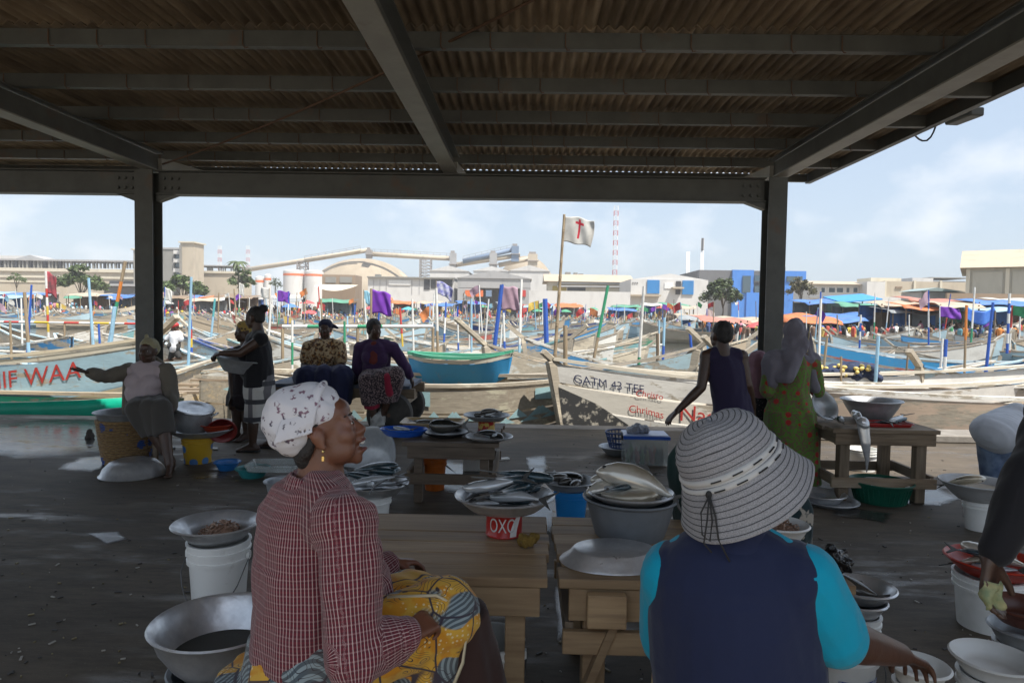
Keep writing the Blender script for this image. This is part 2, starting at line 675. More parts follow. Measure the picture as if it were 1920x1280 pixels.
def puddle(pxs, z=0.004, rough=0.16, seed=0):
    """wet patch: rings from an irregular outline to the middle, fading out at the rim"""
    pts = [gnd(x, y) for x, y in pxs]
    n = len(pts)
    out = []
    for i in range(n):
        a, b = pts[i], pts[(i + 1) % n]
        k = max(2, int((b - a).length / 0.05))
        nrm = Vector((-(b - a).y, (b - a).x, 0)).normalized()
        for j in range(k):
            p = a.lerp(b, j / k)
            w = mnoise.noise(Vector((p.x * 4 + seed, p.y * 4, 0.3))) * rough + mnoise.noise(Vector((p.x * 14 + seed, p.y * 14, 2.3))) * rough * 0.4
            out.append(p + nrm * w)
    c = sum(out, Vector()) / len(out)
    m, vs, at_, fs = len(out), [], [], []
    for ri, q in enumerate((1.12, 0.9, 0.65, 0.35, 0.0)):
        for p in out:
            v = c + (p - c) * q
            vs.append((v.x, v.y, z))
            at_.append((0.0, 0.45, 0.8, 1.0, 1.0)[ri])
    for ri in range(4):
        for i in range(m):
            j = (i + 1) % m
            fs.append((ri * m + i, ri * m + j, (ri + 1) * m + j, (ri + 1) * m + i))
    me = bpy.data.meshes.new('puddle')
    me.from_pydata(vs, [], fs)
    q = me.attributes.new('wet', 'FLOAT', 'POINT')
    q.data.foreach_set('value', at_)
    me.materials.append(M_puddle)
    if me.polygons[0].normal.z < 0:
        me.flip_normals()
    return tag(link('puddle', me), kind='structure')


puddle([(-60, 800), (90, 785), (200, 785), (215, 810), (190, 848), (120, 855), (20, 862), (-60, 850)], rough=0.1, seed=1)
puddle([(985, 857), (1022, 853), (1030, 880), (1018, 900), (990, 885)], rough=0.03, seed=2)
puddle([(985, 893), (1030, 889), (1060, 915), (1075, 945), (1060, 990), (1010, 1010), (960, 985), (950, 935)], rough=0.05, seed=12)
puddle([(820, 860), (925, 878), (930, 905), (860, 930), (800, 915)], rough=0.06, seed=3)
puddle([(1690, 925), (1760, 915), (1800, 935), (1770, 952), (1690, 945)], rough=0.06, seed=4)
puddle([(1560, 948), (1680, 962), (1660, 982), (1560, 968)], rough=0.05, seed=5)
puddle([(160, 1000), (225, 996), (245, 1010), (200, 1022)], rough=0.04, seed=6)
puddle([(100, 880), (150, 858), (215, 852), (215, 868), (170, 884)], rough=0.05, seed=9)
puddle([(1040, 1100), (1075, 1100), (1090, 1180), (1050, 1200)], rough=0.03, seed=10)

# ------------------------------------------------------------------ the market shed
COLY = 7.2
shed = thing('market_shed', 'open market shed with grey steel frame and brown corrugated sheet roof overhead', 'shed', (0, COLY, 0))
pL = at(279, 420, COLY)
pR = at(1451, 420, COLY)
zb0 = at(985, 375, COLY).z        # underside of the front beam
BEAM_H = 0.25
zb1 = zb0 + BEAM_H
RAF_H = 0.2
zr1 = zb1 + RAF_H + 0.02
PUR_H = 0.1
zs = zr1 + PUR_H                  # underside of the roof sheets
EAVE = 8.62
GABLE = at(1520, 350, EAVE).x
LEFT = -11.0
PITCH = 0.83
purY = [EAVE - 0.95 + 0.0 - PITCH * i for i in range(0, 10)]
for x in (pL.x, pR.x, pL.x - (pR.x - pL.x)):
    c = MB()
    W = 0.2
    c.box((x, COLY - W / 2 + 0.006, zb1 / 2), (W * 0.95, 0.012, zb1))
    c.box((x, COLY + W / 2 - 0.006, zb1 / 2), (W * 0.95, 0.012, zb1))
    c.box((x, COLY, zb1 / 2), (0.012, W - 0.026, zb1))
    cc = part('column', c, M_steel, shed, world=True)
    d = MB()
    d.box((x, COLY, 0.012), (0.36, 0.36, 0.024))
    part('base_plate', d, M_steel, cc, world=True)
for xa, xb in ((LEFT, pL.x), (pL.x, pR.x)):
    c = MB()
    a, b = xa + 0.11, xb - 0.11
    L_, cx = b - a, (a + b) / 2
    c.box((cx, COLY, zb0 + 0.006), (L_, 0.15, 0.012))
    c.box((cx, COLY, zb1 - 0.006), (L_, 0.15, 0.012))
    c.box((cx, COLY, (zb0 + zb1) / 2), (L_, 0.012, BEAM_H - 0.026))
    bm_ = part('front_beam', c, M_steel, shed, world=True)
    bo = MB()
    for end, sg in ((a, 1), (b, -1)):
        for i in range(3):
            for zz in (0.075, 0.175):
                p = Vector((end + sg * (0.06 + 0.075 * i), COLY - 0.006, zb0 + zz))
                bo.tube([p, p - Vector((0, 0.02, 0))], 0.018, 6)
        tri = [(end, COLY - 0.05, zb0 - 0.003), (end + sg * 0.2, COLY - 0.05, zb0 - 0.003), (end, COLY - 0.05, zb0 - 0.075)]
        bo.prism(tri, (0, 0.1, 0))
    part('bolted_bracket', bo, M_steel, bm_, world=True)['kind'] = 'stuff'
raf_x = [pL.x + 0.03, at(846, 330, COLY).x, pR.x + 0.03, pL.x - 3.2]
for x in raf_x:
    c = MB()
    y0, y1 = 0.35, COLY + 0.12
    c.box((x, (y0 + y1) / 2, zb1 + 0.012), (0.15, y1 - y0, 0.012), mi=1)
    c.box((x, (y0 + y1) / 2, zr1 - 0.008), (0.15, y1 - y0, 0.012))
    c.box((x, (y0 + y1) / 2, (zb1 + zr1) / 2 + 0.002), (0.012, y1 - y0, RAF_H - 0.03))
    part('rafter', c, [M_steel, M_steel_light], shed, world=True)
    t = MB()
    t.beam((x, COLY + 0.12, zb1 + 0.1), (x + 0.02, EAVE - 0.1, zr1 - 0.04), 0.1, 0.12)
    part('eave_stub', t, M_steel_light, shed, world=True)
for i, y in enumerate(purY):
    c = MB()
    x0, x1 = LEFT, GABLE - 0.1
    L_, cx = x1 - x0, (x0 + x1) / 2
    z0 = zr1 + 0.003
    c.box((cx, y, z0 + PUR_H / 2), (L_, 0.006, PUR_H - 0.014))
    c.box((cx, y + 0.024, z0 + 0.003), (L_, 0.054, 0.006))
    c.box((cx, y + 0.024, z0 + PUR_H - 0.004), (L_, 0.054, 0.006))
    pu = part('purlin', c, M_steel, shed, world=True)
    if i < 6:
        h = MB()
        k = 0
        x = -6.0 + 0.3 * (i % 3)
        while x < x1:
            h.tube([(x, y - 0.012, z0 + PUR_H - 0.01), (x, y - 0.014, z0 + 0.01), (x + 0.012, y - 0.01, z0 - 0.012), (x + 0.03, y + 0.0, z0 - 0.006)], 0.004, 5)
            x += rnd.choice((0.31, 0.47, 0.62))
        part('hook_bolt', h, M_rust, pu, world=True)['kind'] = 'stuff'
c = MB()
c.box((GABLE - 0.06, (EAVE + 0.4) / 2, zr1 + 0.052), (0.06, EAVE - 0.5, 0.11))
part('gable_trim', c, M_steel, shed, world=True)
c = MB()
c.box(((LEFT + GABLE) / 2, EAVE - 0.11, zr1 + 0.05), (GABLE - LEFT - 0.2, 0.05, 0.09))
part('eave_purlin', c, M_steel, shed, world=True)
# corrugated sheets, laid side by side with one rib of overlap, two lengths from eave to camera and beyond
PER, NP = 0.0775, 9
sheet_len = 2.22


def sheet_mesh():
    mb = MB()
    segs = NP * 8
    top = []
    th = 0.004
    vs, fs = [], []
    ny = 2
    for j in range(ny + 1):
        for i in range(segs + 1):
            x = i / 8 * PER
            z = 0.015 * math.cos(2 * PI * i / 8)
            vs.append((x, j / ny * sheet_len, z))
    w = segs + 1
    for j in range(ny):
        for i in range(segs):
            fs.append((j * w + i, j * w + i + 1, (j + 1) * w + i + 1, (j + 1) * w + i))
    n0 = len(vs)
    vs += [(x, y, z + th) for x, y, z in vs[:n0]]
    fs2 = [tuple(n0 + q for q in f[::-1]) for f in fs]
    rim = []
    for i in range(segs):
        rim.append((i, n0 + i, n0 + i + 1, i + 1))
        k = ny * w
        rim.append((k + i + 1, n0 + k + i + 1, n0 + k + i, k + i))
    for j in range(ny):
        rim.append((j * w, (j + 1) * w, n0 + (j + 1) * w, n0 + j * w))
        a = j * w + segs
        rim.append((a, n0 + a, n0 + a + w, a + w))
    mb.add(vs, [f[::-1] for f in fs] + fs2 + rim)
    return mb.mesh('roof_sheet', M_sheet, smooth=False)


sm = sheet_mesh()
shade_auto(sm, 60)
covers = PER * (NP - 1)
n_sheet = int((GABLE - LEFT) / covers) + 1
for rowi in range(4):
    y0 = EAVE - sheet_len - rowi * (sheet_len - 0.16)
    for i in range(n_sheet):
        o = link('roof_sheet', sm, shed)
        x = GABLE - PER * NP - i * covers
        o.location = (x, y0 - COLY + rnd.uniform(-0.012, 0.012), zs + 0.02 + 0.004 + 0.0115 * rowi)
        o.rotation_euler = (rnd.uniform(-0.002, 0.001), 0.012 + rnd.uniform(-0.003, 0.003), rnd.uniform(-0.002, 0.002))
# sagging rope tied across under the roof, lamp conduit at the gable
cb = MB()
a, b = at(305, 308, 7.0), at(1010, -5, 3.9)
pts = []
for i in range(17):
    t = i / 16
    p = a.lerp(b, t)
    p.z -= 0.10 * 4 * t * (1 - t) * 0.6
    pts.append(p)
cb.tube(pts, 0.009, 6)
tag(part('rope', cb, M_rust, smooth=True), 'thin brown rope strung diagonally under the shed roof', 'rope')
fl_ = thing('floodlight', 'small grey floodlight with looped cable on the roof edge at right', 'lamp', (GABLE + 0.06, 5.75, zr1 + 0.02))
c = MB()
c.box((GABLE + 0.06, 5.75, zr1 + 0.02), (0.12, 0.3, 0.07), 0.1)
part('housing', c, M_steel, fl_, world=True, bev=0.01)
c = MB()
c.tube([Vector((GABLE - 0.02 + 0.02 * math.sin(t * 3), 6.0 + 0.32 * t, zr1 + 0.01 - 0.34 * t * (1 - t))) for t in (0, 0.15, 0.3, 0.5, 0.7, 0.85, 1)], 0.008, 6)
part('cable', c, M_black, fl_, world=True, smooth=True)

# unseen hall, added so that its high roof shades the floor at right
hall = thing('added_shade_hall', 'added unseen hall whose high roof shades the floor at right', 'hall', (9, 0, 0))
c = MB()
c.box((6.3, 1.85, 5.3), (5.2, 6.1, 0.12))
part('roof', c, M_sheet, hall, world=True)
for x in (5.4, 8.7):
    for y in (-0.9, 2.6):
        c = MB()
        c.box((x, y, 2.62), (0.25, 0.25, 5.24))
        part('column', c, M_steel, hall, world=True)
# ------------------------------------------------------------------ the far shore: buildings, plant, trees
def wall_mat(name, c, d=None):
    d = d or tuple(x * 0.7 for x in c)
    return mat(name, c, 0.85, c2=d, scale=0.35, stretch=(1, 1, 0.35), contrast=(0.5, 0.85), bump=0.05, bscale=3)


M_beige = wall_mat('beige_render', (0.46, 0.40, 0.31))
M_cream = wall_mat('cream_render', (0.6, 0.55, 0.44))
M_greyblk = wall_mat('grey_block_wall', (0.24, 0.235, 0.215))
M_whitew = wall_mat('white_wall', (0.6, 0.59, 0.57), (0.46, 0.45, 0.43))
M_greyclad = wall_mat('grey_cladding', (0.36, 0.36, 0.36))
M_dkclad = wall_mat('dark_grey_cladding', (0.14, 0.14, 0.145))
M_blue = wall_mat('bright_blue_cladding', (0.06, 0.22, 0.62))
M_bluedoor = wall_mat('blue_roller_door', (0.03, 0.2, 0.48))
M_roofcream = wall_mat('cream_sheet_roof', (0.43, 0.36, 0.27))
M_dome = mat('stained_dome_shell', (0.36, 0.3, 0.22), 0.8, c2=(0.27, 0.22, 0.155), scale=0.12, stretch=(1, 1, 0.3), c3=(0.44, 0.38, 0.29), s3=0.05)
M_pipe = wall_mat('dusty_conveyor_tube', (0.5, 0.43, 0.33))
M_lattice = flat('grey_lattice_steel', (0.3, 0.27, 0.25))
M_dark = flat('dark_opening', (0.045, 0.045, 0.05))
M_glass = mat('window_glass', (0.05, 0.09, 0.12), 0.12, spec=0.8)
M_orange = flat('orange_band', (0.7, 0.16, 0.04))
M_red = flat('red_paint', (0.5, 0.04, 0.03))
M_whitep = flat('white_paint', (0.75, 0.75, 0.73))
M_brownwall = wall_mat('brown_boundary_wall', (0.27, 0.2, 0.14))
M_bluesteel = flat('blue_steel', (0.16, 0.23, 0.34))


def bl(t, name, px0, px1, py0, py1, Y, depth, m, mi=None, parent=None, drop=None):
    """upright block whose front face covers the given pixels at distance Y; py1 may be None (to the ground)"""
    a, b = at(px0, (py0), Y), at(px1, (py0), Y)
    z1 = (a.z + b.z) / 2
    cx = (px0 + px1) / 2
    z0 = at(cx, py1, Y).z if py1 is not None else land_z((a.x + b.x) / 2, Y) - 0.3
    mb = MB()
    mb.box(((a.x + b.x) / 2, Y + depth / 2, (z0 + z1) / 2), (b.x - a.x, depth, z1 - z0))
    return part(name, mb, m, parent if parent is not None else t, world=True)


def base(px, Y):
    p = at(px, 560, Y)
    return (p.x, Y, land_z(p.x, Y))


def gable(t, name, px0, px1, pye, pyr, Y, depth, m, over=0.4):
    """pitched roof over the block, ridge along Y"""
    a, b = at(px0, pye, Y), at(px1, pye, Y)
    zr = at((px0 + px1) / 2, pyr, Y).z
    ze = (a.z + b.z) / 2
    mb = MB()
    xm = (a.x + b.x) / 2
    mb.prism([(a.x - over, Y - over, ze), (b.x + over, Y - over, ze), (xm, Y - over, zr)], (0, depth + 2 * over, 0))
    return part(name, mb, m, t, world=True)


def windows(t, pxs, py0, py1, Y, m=M_glass, frame=M_whitep, parent=None):
    for x0, x1 in pxs:
        a, b = at(x0, py0, Y), at(x1, py1, Y)
        f = MB()
        f.box(((a.x + b.x) / 2, Y - 0.06, (a.z + b.z) / 2), (b.x - a.x + 0.3, 0.1, a.z - b.z + 0.3))
        fo = part('window', f, frame, t, world=True)
        p = MB()
        p.box(((a.x + b.x) / 2, Y - 0.12, (a.z + b.z) / 2), (b.x - a.x, 0.1, a.z - b.z))
        po = part('pane', p, m, fo)
        for q in po.data.vertices:
            q.co -= t.location


# long gallery building at the left
t = thing('gallery_building', 'long beige harbour building with a dark colonnaded top storey at far left', 'building', base(110, 300))
Y = 300
bl(t, 'wall', -60, 262, 503, None, Y, 14, M_beige)
bl(t, 'ledge', -62, 262, 503, 509, Y - 0.8, 15.5, M_cream)
bl(t, 'parapet', -60, 262, 517, 521, Y - 0.4, 1, M_cream)
bl(t, 'roof_slab', -60, 262, 486, 489, Y - 0.6, 15, M_greyclad)
bl(t, 'back_wall', -60, 120, 489, 503, Y + 9, 1, M_greyclad)
for i in range(46):
    x = -55 + i * 6.9
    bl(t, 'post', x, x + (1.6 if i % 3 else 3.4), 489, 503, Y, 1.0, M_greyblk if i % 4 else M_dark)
bl(t, 'dark_lower_bay', 205, 262, 527, 540, Y - 0.3, 1.0, M_dark)  # dark slab set on the lower wall
gable(t, 'roof', 30, 84, 486, 478, Y + 2, 10, M_greyclad)
t = thing('low_white_roof', 'long low pale roof showing above the gallery at far left', 'building', base(20, 340))
bl(t, 'wall', -40, 45, 479, None, 340, 20, M_whitew)
t = thing('gallery_annex', 'beige gallery wing with open top storey right of the tower', 'building', base(405, 300))
bl(t, 'wall', 364, 448, 512, None, Y, 14, M_beige)
bl(t, 'roof_slab', 362, 446, 497, 499, Y - 0.6, 15, M_greyclad)
bl(t, 'ledge', 362, 446, 508, 512, Y - 0.6, 15, M_cream)
for x in (366, 372, 377, 388, 391, 394, 397, 409, 413, 417, 421, 432, 436, 440):
    bl(t, 'post', x, x + 1.3, 499, 508, Y, 0.8, M_greyblk)
t = thing('office_block', 'grey four storey office block with a stack of curved white balconies', 'building', base(290, 285))
Y = 285
bl(t, 'wall', 250, 326, 467, None, Y, 16, M_greyblk)
bl(t, 'roof_slab', 245, 300, 466, 468.5, Y - 0.5, 17, M_cream)
bl(t, 'roof_slab', 302, 338, 464, 467, Y - 0.3, 15, M_greyclad)
for py in (469, 485, 503):
    bl(t, 'balcony', 325, 338, py, py + 7, Y - 1.2, 8, M_whitew)
    bl(t, 'balcony_window', 326, 337, py + 7, py + 16, Y + 0.8, 5, M_glass)
t = thing('stair_tower', 'tall plain beige stair tower with overhanging flat cap', 'tower', base(350, 282))
bl(t, 'shaft', 338, 363, 455, None, 282, 9, M_beige)
bl(t, 'cap', 334, 364.5, 452.5, 455, 281.4, 10.5, M_cream)
bl(t, 'fin', 336, 338, 459, 512, 280.5, 6, M_greyblk)
t = thing('roadside_shed', 'low dark roofed shed below the gallery beside the acacia', 'shed', base(225, 230))
bl(t, 'wall', 195, 262, 536, None, 230, 6, M_dkclad)
bl(t, 'roof', 188, 262, 532, 536, 228, 9, M_greyclad)
t = thing('boundary_wall', 'pale boundary wall along the road at far left', 'wall', base(60, 200))
bl(t, 'wall', -40, 125, 529, None, 200, 0.5, M_beige)
bl(t, 'coping', -40, 125, 526, 529, 199.8, 0.9, M_cream)

# fuel tanks
for i, (x0, x1, y0) in enumerate(((525, 564, 507), (566, 601, 508), (476, 492, 520), (494, 506, 516))):
    Y = 400
    a, b = at(x0, y0, Y), at(x1, y0, Y)
    t = thing('fuel_tank', ['white fuel tank with orange band, left of the pair before the dome', 'white fuel tank with orange band, touching the dome edge',
                            'small fuel tank with orange band low behind the palm', 'narrow fuel tank with orange band beside the small tree'][i], 'tank', base((x0 + x1) / 2, Y), group='white fuel tanks with orange bands')
    r = (b.x - a.x) / 2
    z1 = a.z
    c = MB()
    c.lathe([(r, -1), (r, z1), (r * 0.6, z1 + 0.7), (0.01, z1 + 1.1)], 28, ((a.x + b.x) / 2, Y + r, 0))
    part('shell', c, M_whitew, t, auto=30, world=True)
    zb = at(x0, y0 + 9, Y).z
    c = MB()
    c.lathe([(r + 0.06, zb), (r + 0.06, zb + 1.3)], 28, ((a.x + b.x) / 2, Y + r, 0))
    part('band', c, M_orange, t, auto=30, world=True)

# dome and its conveyors
Y = 450
pc = at(681, 540, Y)
zt = at(685, 485, Y).z
rad = at(794, 540, Y).x - pc.x
t = thing('storage_dome', 'large beige storage dome with streaked shell behind the market', 'dome', (pc.x, Y, 1))
prof = [(rad, -1)]
for i in range(1, 17):
    a = PI / 2 * i / 16
    prof.append((max(rad * math.cos(a) ** 0.92, 0.02), zt * math.sin(a) ** 1.08))
c = MB()
c.lathe(prof, 48, (pc.x, Y, 0))
part('shell', c, M_dome, t, smooth=True, world=True)
Y = 470
pc = at(985, 540, Y)
rad = at(1052, 540, Y).x - pc.x
t = thing('storage_dome', 'smaller sandy dome half hidden behind the white sheds', 'dome', (pc.x, Y, 1))
zt = at(985, 480, Y).z
prof = [(rad, -1)] + [(max(rad * math.cos(PI / 2 * i / 16) ** 0.92, 0.02), zt * math.sin(PI / 2 * i / 16) ** 1.08) for i in range(1, 17)]
c = MB()
c.lathe(prof, 40, (pc.x, Y, 0))
part('shell', c, M_dome, t, smooth=True, world=True)


def conveyor(label, p0, p1, Y, r=1.5, rail=True, blue=False):
    a, b = at(*p0, Y), at(*p1, Y)
    t = thing('conveyor', label, 'conveyor', ((a.x + b.x) / 2, Y, min(a.z, b.z)), group='dusty tube conveyors of the cement plant')
    c = MB()
    c.tube([a, b], r, 10)
    part('tube', c, M_bluesteel if blue else M_pipe, t, smooth=True, world=True)
    if rail:
        c = MB()
        n = max(3, int((b - a).length / 4))
        up = Vector((0, -0.6, r + 1.6))
        for k in (0.55, 1.0):
            c.beam(a + up * k, b + up * k, 0.16, 0.16)
        for i in range(n + 1):
            p = a.lerp(b, i / n)
            c.beam(p, p + up, 0.14, 0.14)
        part('walkway_rail', c, M_lattice, t, world=True)['kind'] = 'stuff'
    return t


conveyor('long rising conveyor tube reaching the dome top from the left', (455, 507), (690, 469), 430, rail=False)
conveyor('railed upper half of the rising conveyor left of the dome top', (571, 488), (676, 469), 427, r=0.9)
conveyor('level conveyor gallery running right from the dome top', (690, 476), (850, 485), 430)
conveyor('sloping conveyor rising right past the silo towers', (852, 497), (975, 478), 430, rail=False)
conveyor('blue railed conveyor on the second slope at the plant', (868, 490), (962, 468), 428, blue=True)
conveyor('short conveyor falling left from the rusty hopper tower', (935, 497), (998, 484), 432, rail=False)


def lattice(label, px, py0, py1, w, Y, m, name='lattice_tower', cat='tower', taper=1.0, n=6, leg=0.35, mats2=None):
    a, b = at(px, py0, Y), at(px, py1, Y)
    z1, z0 = a.z, max(b.z, 0)
    W = w * Y / FPX
    t = thing(name, label, cat, (a.x, Y + W / 2, z0))
    c = MB()
    for i in range(n):
        ta, tb = i / n, (i + 1) / n
        wa, wb = W / 2 * (1 + (taper - 1) * ta), W / 2 * (1 + (taper - 1) * tb)
        za, zb = z0 + (z1 - z0) * ta, z0 + (z1 - z0) * tb
        mi = (i % 2) if mats2 else 0
        ca = [Vector((a.x + sx * wa, Y + W / 2 + sy * wa, za)) for sx, sy in ((-1, -1), (1, -1), (1, 1), (-1, 1))]
        cb = [Vector((a.x + sx * wb, Y + W / 2 + sy * wb, zb)) for sx, sy in ((-1, -1), (1, -1), (1, 1), (-1, 1))]
        for k in range(4):
            c.beam(ca[k], cb[k], leg, leg, mi)
            c.beam(ca[k], cb[(k + 1) % 4], leg * 0.6, leg * 0.6, mi)
            c.beam(cb[k], cb[(k + 1) % 4], leg * 0.6, leg * 0.6, mi)
    part('frame', c, [m, mats2] if mats2 else m, t, world=True)['kind'] = 'stuff'
    return t


t = lattice('dark lattice support tower under the rising conveyor', 565, 490, 545, 16, 428, M_lattice, leg=0.7)
t = lattice('open lattice tower under the level conveyor right of the dome', 797, 485, 522, 20, 428, M_lattice, leg=0.5)
for lab, x0, x1, y0, y1, m in (('dark transfer house on top of the big dome', 686, 696, 468, 484, M_lattice), ('grey transfer tower between the two conveyors', 843, 855, 474, 515, M_greyclad),
                               ('slim concrete tower under the second conveyor', 918, 932, 474, 515, M_greyclad), ('rusty hopper tower over the smaller dome', 990, 1008, 476, 500, M_pipe),
                               ('blue machinery house topping the second conveyor', 959, 973, 461, 490, M_bluesteel)):
    t = thing('transfer_tower', lab, 'tower', base((x0 + x1) / 2, 425), group='transfer towers of the cement plant')
    bl(t, 'house', x0, x1, y0, y1, 425, 4, m)
    bl(t, 'platform', x0 - 2, x1 + 2, (y0 + y1) / 2, (y0 + y1) / 2 + 1.2, 424, 6, M_lattice)
    bl(t, 'cap', x0 + 2, x1 - 3, y0 - 4, y0, 426, 2, M_lattice)

# sheds between plant and market
for lab, x0, x1, ye, yr, Y, m, mr in (
        ('white shed with curved roof left of the grey gabled shed', 806, 877, 508, 498, 300, M_whitew, M_whitew),
        ('white shed behind the middle of the grey gabled shed', 888, 955, 508, 499, 310, M_whitew, M_whitew),
        ('white shed right behind the grey gabled shed', 955, 1030, 508, 497, 300, M_whitew, M_whitew)):
    t = thing('white_shed', lab, 'shed', base((x0 + x1) / 2, Y), group='white sheds below the cement plant')
    bl(t, 'wall', x0, x1, ye, None, Y, 30, m)
    gable(t, 'roof', x0, x1, ye, yr, Y, 30, mr)
t = thing('grey_shed', 'wide grey gabled shed with open front above the market crowd', 'shed', base(926, 230))
bl(t, 'wall', 858, 995, 522, 540, 230, 26, M_greyclad)
gable(t, 'roof', 858, 995, 522, 507, 230, 26, M_greyclad)
bl(t, 'side_wall', 858, 889, 540, None, 230, 26, M_greyclad)
bl(t, 'side_wall', 975, 995, 540, None, 230, 26, M_greyclad)
bl(t, 'back_wall', 889, 975, 540, None, 240, 1, M_dkclad)
for x0, x1, m in ((872, 886, M_orange), (892, 906, M_orange), (911, 922, M_bluesteel), (977, 986, M_red)):
    bl(t, 'door', x0, x1, 544, 556, 229.6, 0.3, m)
t = thing('louvre_block', 'brown louvred block with sagging canvas awning before the dome', 'building', base(635, 240))
bl(t, 'wall', 604, 666, 515, None, 240, 10, M_brownwall)
bl(t, 'panel', 610, 630, 519, 530, 239.8, 0.4, M_greyblk)
bl(t, 'panel', 637, 660, 519, 530, 239.8, 0.4, M_greyblk)
c = MB()
a, b = at(600, 533, 238), at(672, 534, 238)
c.grid(lambda u, v: (a.x + (b.x - a.x) * u, 238 - 7 * v, a.z - 1.0 * v - 1.4 * math.sin(PI * u) * v), 10, 4)
part('awning', c, M_cream, t, world=True)
t = thing('depot_building', 'long flat roofed pale depot with sign board and dark windows at its right end', 'building', base(770, 235))
bl(t, 'wall', 690, 852, 521, None, 235, 12, M_whitew)
bl(t, 'roof_slab', 688, 853, 519, 521.5, 234, 14, M_greyblk)
bl(t, 'sign', 729, 770, 525, 534, 234.7, 0.3, M_whitep)
bl(t, 'window', 795, 806, 524, 543, 234.8, 0.3, M_dark)
bl(t, 'window', 808, 848, 524, 541, 234.8, 0.3, M_dark)
for x in (700, 712, 724, 772, 786):
    bl(t, 'panel_joint', x, x + 0.8, 524, 552, 234.85, 0.25, M_greyclad)
bl(t, 'roof_unit', 703, 712, 514, 519, 238, 3, M_greyblk)
t = thing('cannery_building', 'low cream roofed factory with outside pipework left of the blue door warehouse', 'building', base(1105, 250))
bl(t, 'wall', 1028, 1190, 527, None, 250, 20, M_cream)
c = MB()
a, b = at(1020, 527, 249), at(1192, 528, 249)
z2 = at(1100, 515, 262).z
c.prism([(a.x, 248.5, a.z), (a.x, 262, z2), (a.x, 276, a.z)], (b.x - a.x, 0, 0))
part('roof', c, M_roofcream, t, world=True)
for py in (531, 537):
    c = MB()
    c.tube([at(1045, py, 249), at(1182, py + 1, 249)], 0.3, 6)
    part('pipe', c, M_greyclad, t, world=True)
bl(t, 'dark_bay', 1064, 1098, 538, 545, 249.8, 0.3, M_dark)
bl(t, 'yellow_frame', 1036, 1062, 536, 545, 249.7, 0.3, flat('dull_yellow', (0.4, 0.3, 0.06)))
for x0, x1, y0 in ((1060, 1070, 510), (1076, 1083, 511), (1085, 1094, 513)):
    bl(t, 'roof_unit', x0, x1, y0, 517, 262, 3, M_greyblk)
t = thing('market_wall', 'long white wall behind the crowd below the cannery', 'wall', base(1085, 190))
bl(t, 'wall', 992, 1182, 546, None, 190, 0.5, M_whitew)
t = thing('warehouse', 'white warehouse with two blue doors beside the dark grey building', 'warehouse', base(1255, 215))
bl(t, 'wall', 1183, 1328, 524, None, 215, 26, M_whitew)
gable(t, 'roof', 1190, 1322, 524, 513, 216, 26, M_whitew)
for x0, x1, y0, y1 in ((1214, 1237, 525, 550), (1280, 1301, 526, 552)):
    bl(t, 'door', x0, x1, y0, y1, 214.6, 0.5, M_bluedoor)
bl(t, 'window', 1268, 1277, 527, 537, 214.7, 0.4, M_dark)
bl(t, 'window', 1267, 1276, 543, 552, 214.7, 0.4, M_dark)
bl(t, 'porch', 1262, 1283, 538, 541, 212, 3, M_beige)
bl(t, 'canopy', 1181, 1240, 552, 555, 212, 3, M_roofcream)
bl(t, 'sign', 1246, 1262, 530, 541, 214.8, 0.3, M_whitep)
for x in (1186, 1190, 1194):
    bl(t, 'vent', x, x + 2, 529, 531.5, 214.8, 0.3, M_dkclad)
t = thing('office_building', 'modern dark grey and bright blue office building behind the tree and column', 'building', base(1410, 240))
bl(t, 'wall', 1311, 1440, 507, None, 240, 30, M_dkclad)
bl(t, 'blue_front', 1374, 1414, 506, None, 239, 2, M_blue)
bl(t, 'blue_front', 1466, 1512, 508, None, 239, 30, M_blue)
bl(t, 'base_band', 1400, 1512, 549, None, 238.5, 2, M_blue)
for x0, x1, y0, y1 in ((1393, 1408, 517, 549), (1415, 1432, 516, 527), (1415, 1432, 536, 548), (1455, 1470, 518, 527), (1476, 1505, 518, 528)):
    bl(t, 'window', x0, x1, y0, y1, 238.6, 0.6, M_glass)
bl(t, 'roof_unit', 1464, 1473, 500, 508, 245, 4, M_dkclad)
lattice('red and white lattice radio mast above the cannery', 1156, 386, 552, 7.5, 330, M_red, 'radio_mast', 'mast', n=18, leg=0.13, mats2=M_whitep)
lattice('faint red and white mast far behind the stair tower', 411, 461, 520, 5, 620, M_red, 'radio_mast', 'mast', n=8, leg=0.18, mats2=M_whitep)
lattice('faint thin mast far left of the cement plant', 464, 461, 520, 5, 640, M_red, 'radio_mast', 'mast', n=8, leg=0.15, mats2=M_whitep)
for px, py, r, dk, lab in ((1290, 472, 0.55, 0, 'plain twin pipe chimney behind the warehouse'), (1317, 447, 0.5, 1, 'slim white chimney with dark top behind the warehouse')):
    a = at(px, py, 300)
    t = thing('chimney', lab, 'chimney', (a.x, 300, 1))
    c = MB()
    c.tube([(a.x - 0.35, 300, 0), (a.x - 0.35, 300, a.z)], r * 0.6, 8)
    c.tube([(a.x + 0.5, 300, 0), (a.x + 0.5, 300, a.z)], r * 0.6, 8)
    part('pipe', c, M_whitep, t, smooth=True, world=True)['kind'] = 'stuff'
    if dk:
        c = MB()
        c.tube([(a.x + 0.1, 300, a.z - 5.2), (a.x + 0.1, 300, a.z + 0.1)], 0.62, 10)
        part('cap', c, M_dkclad, t, world=True)

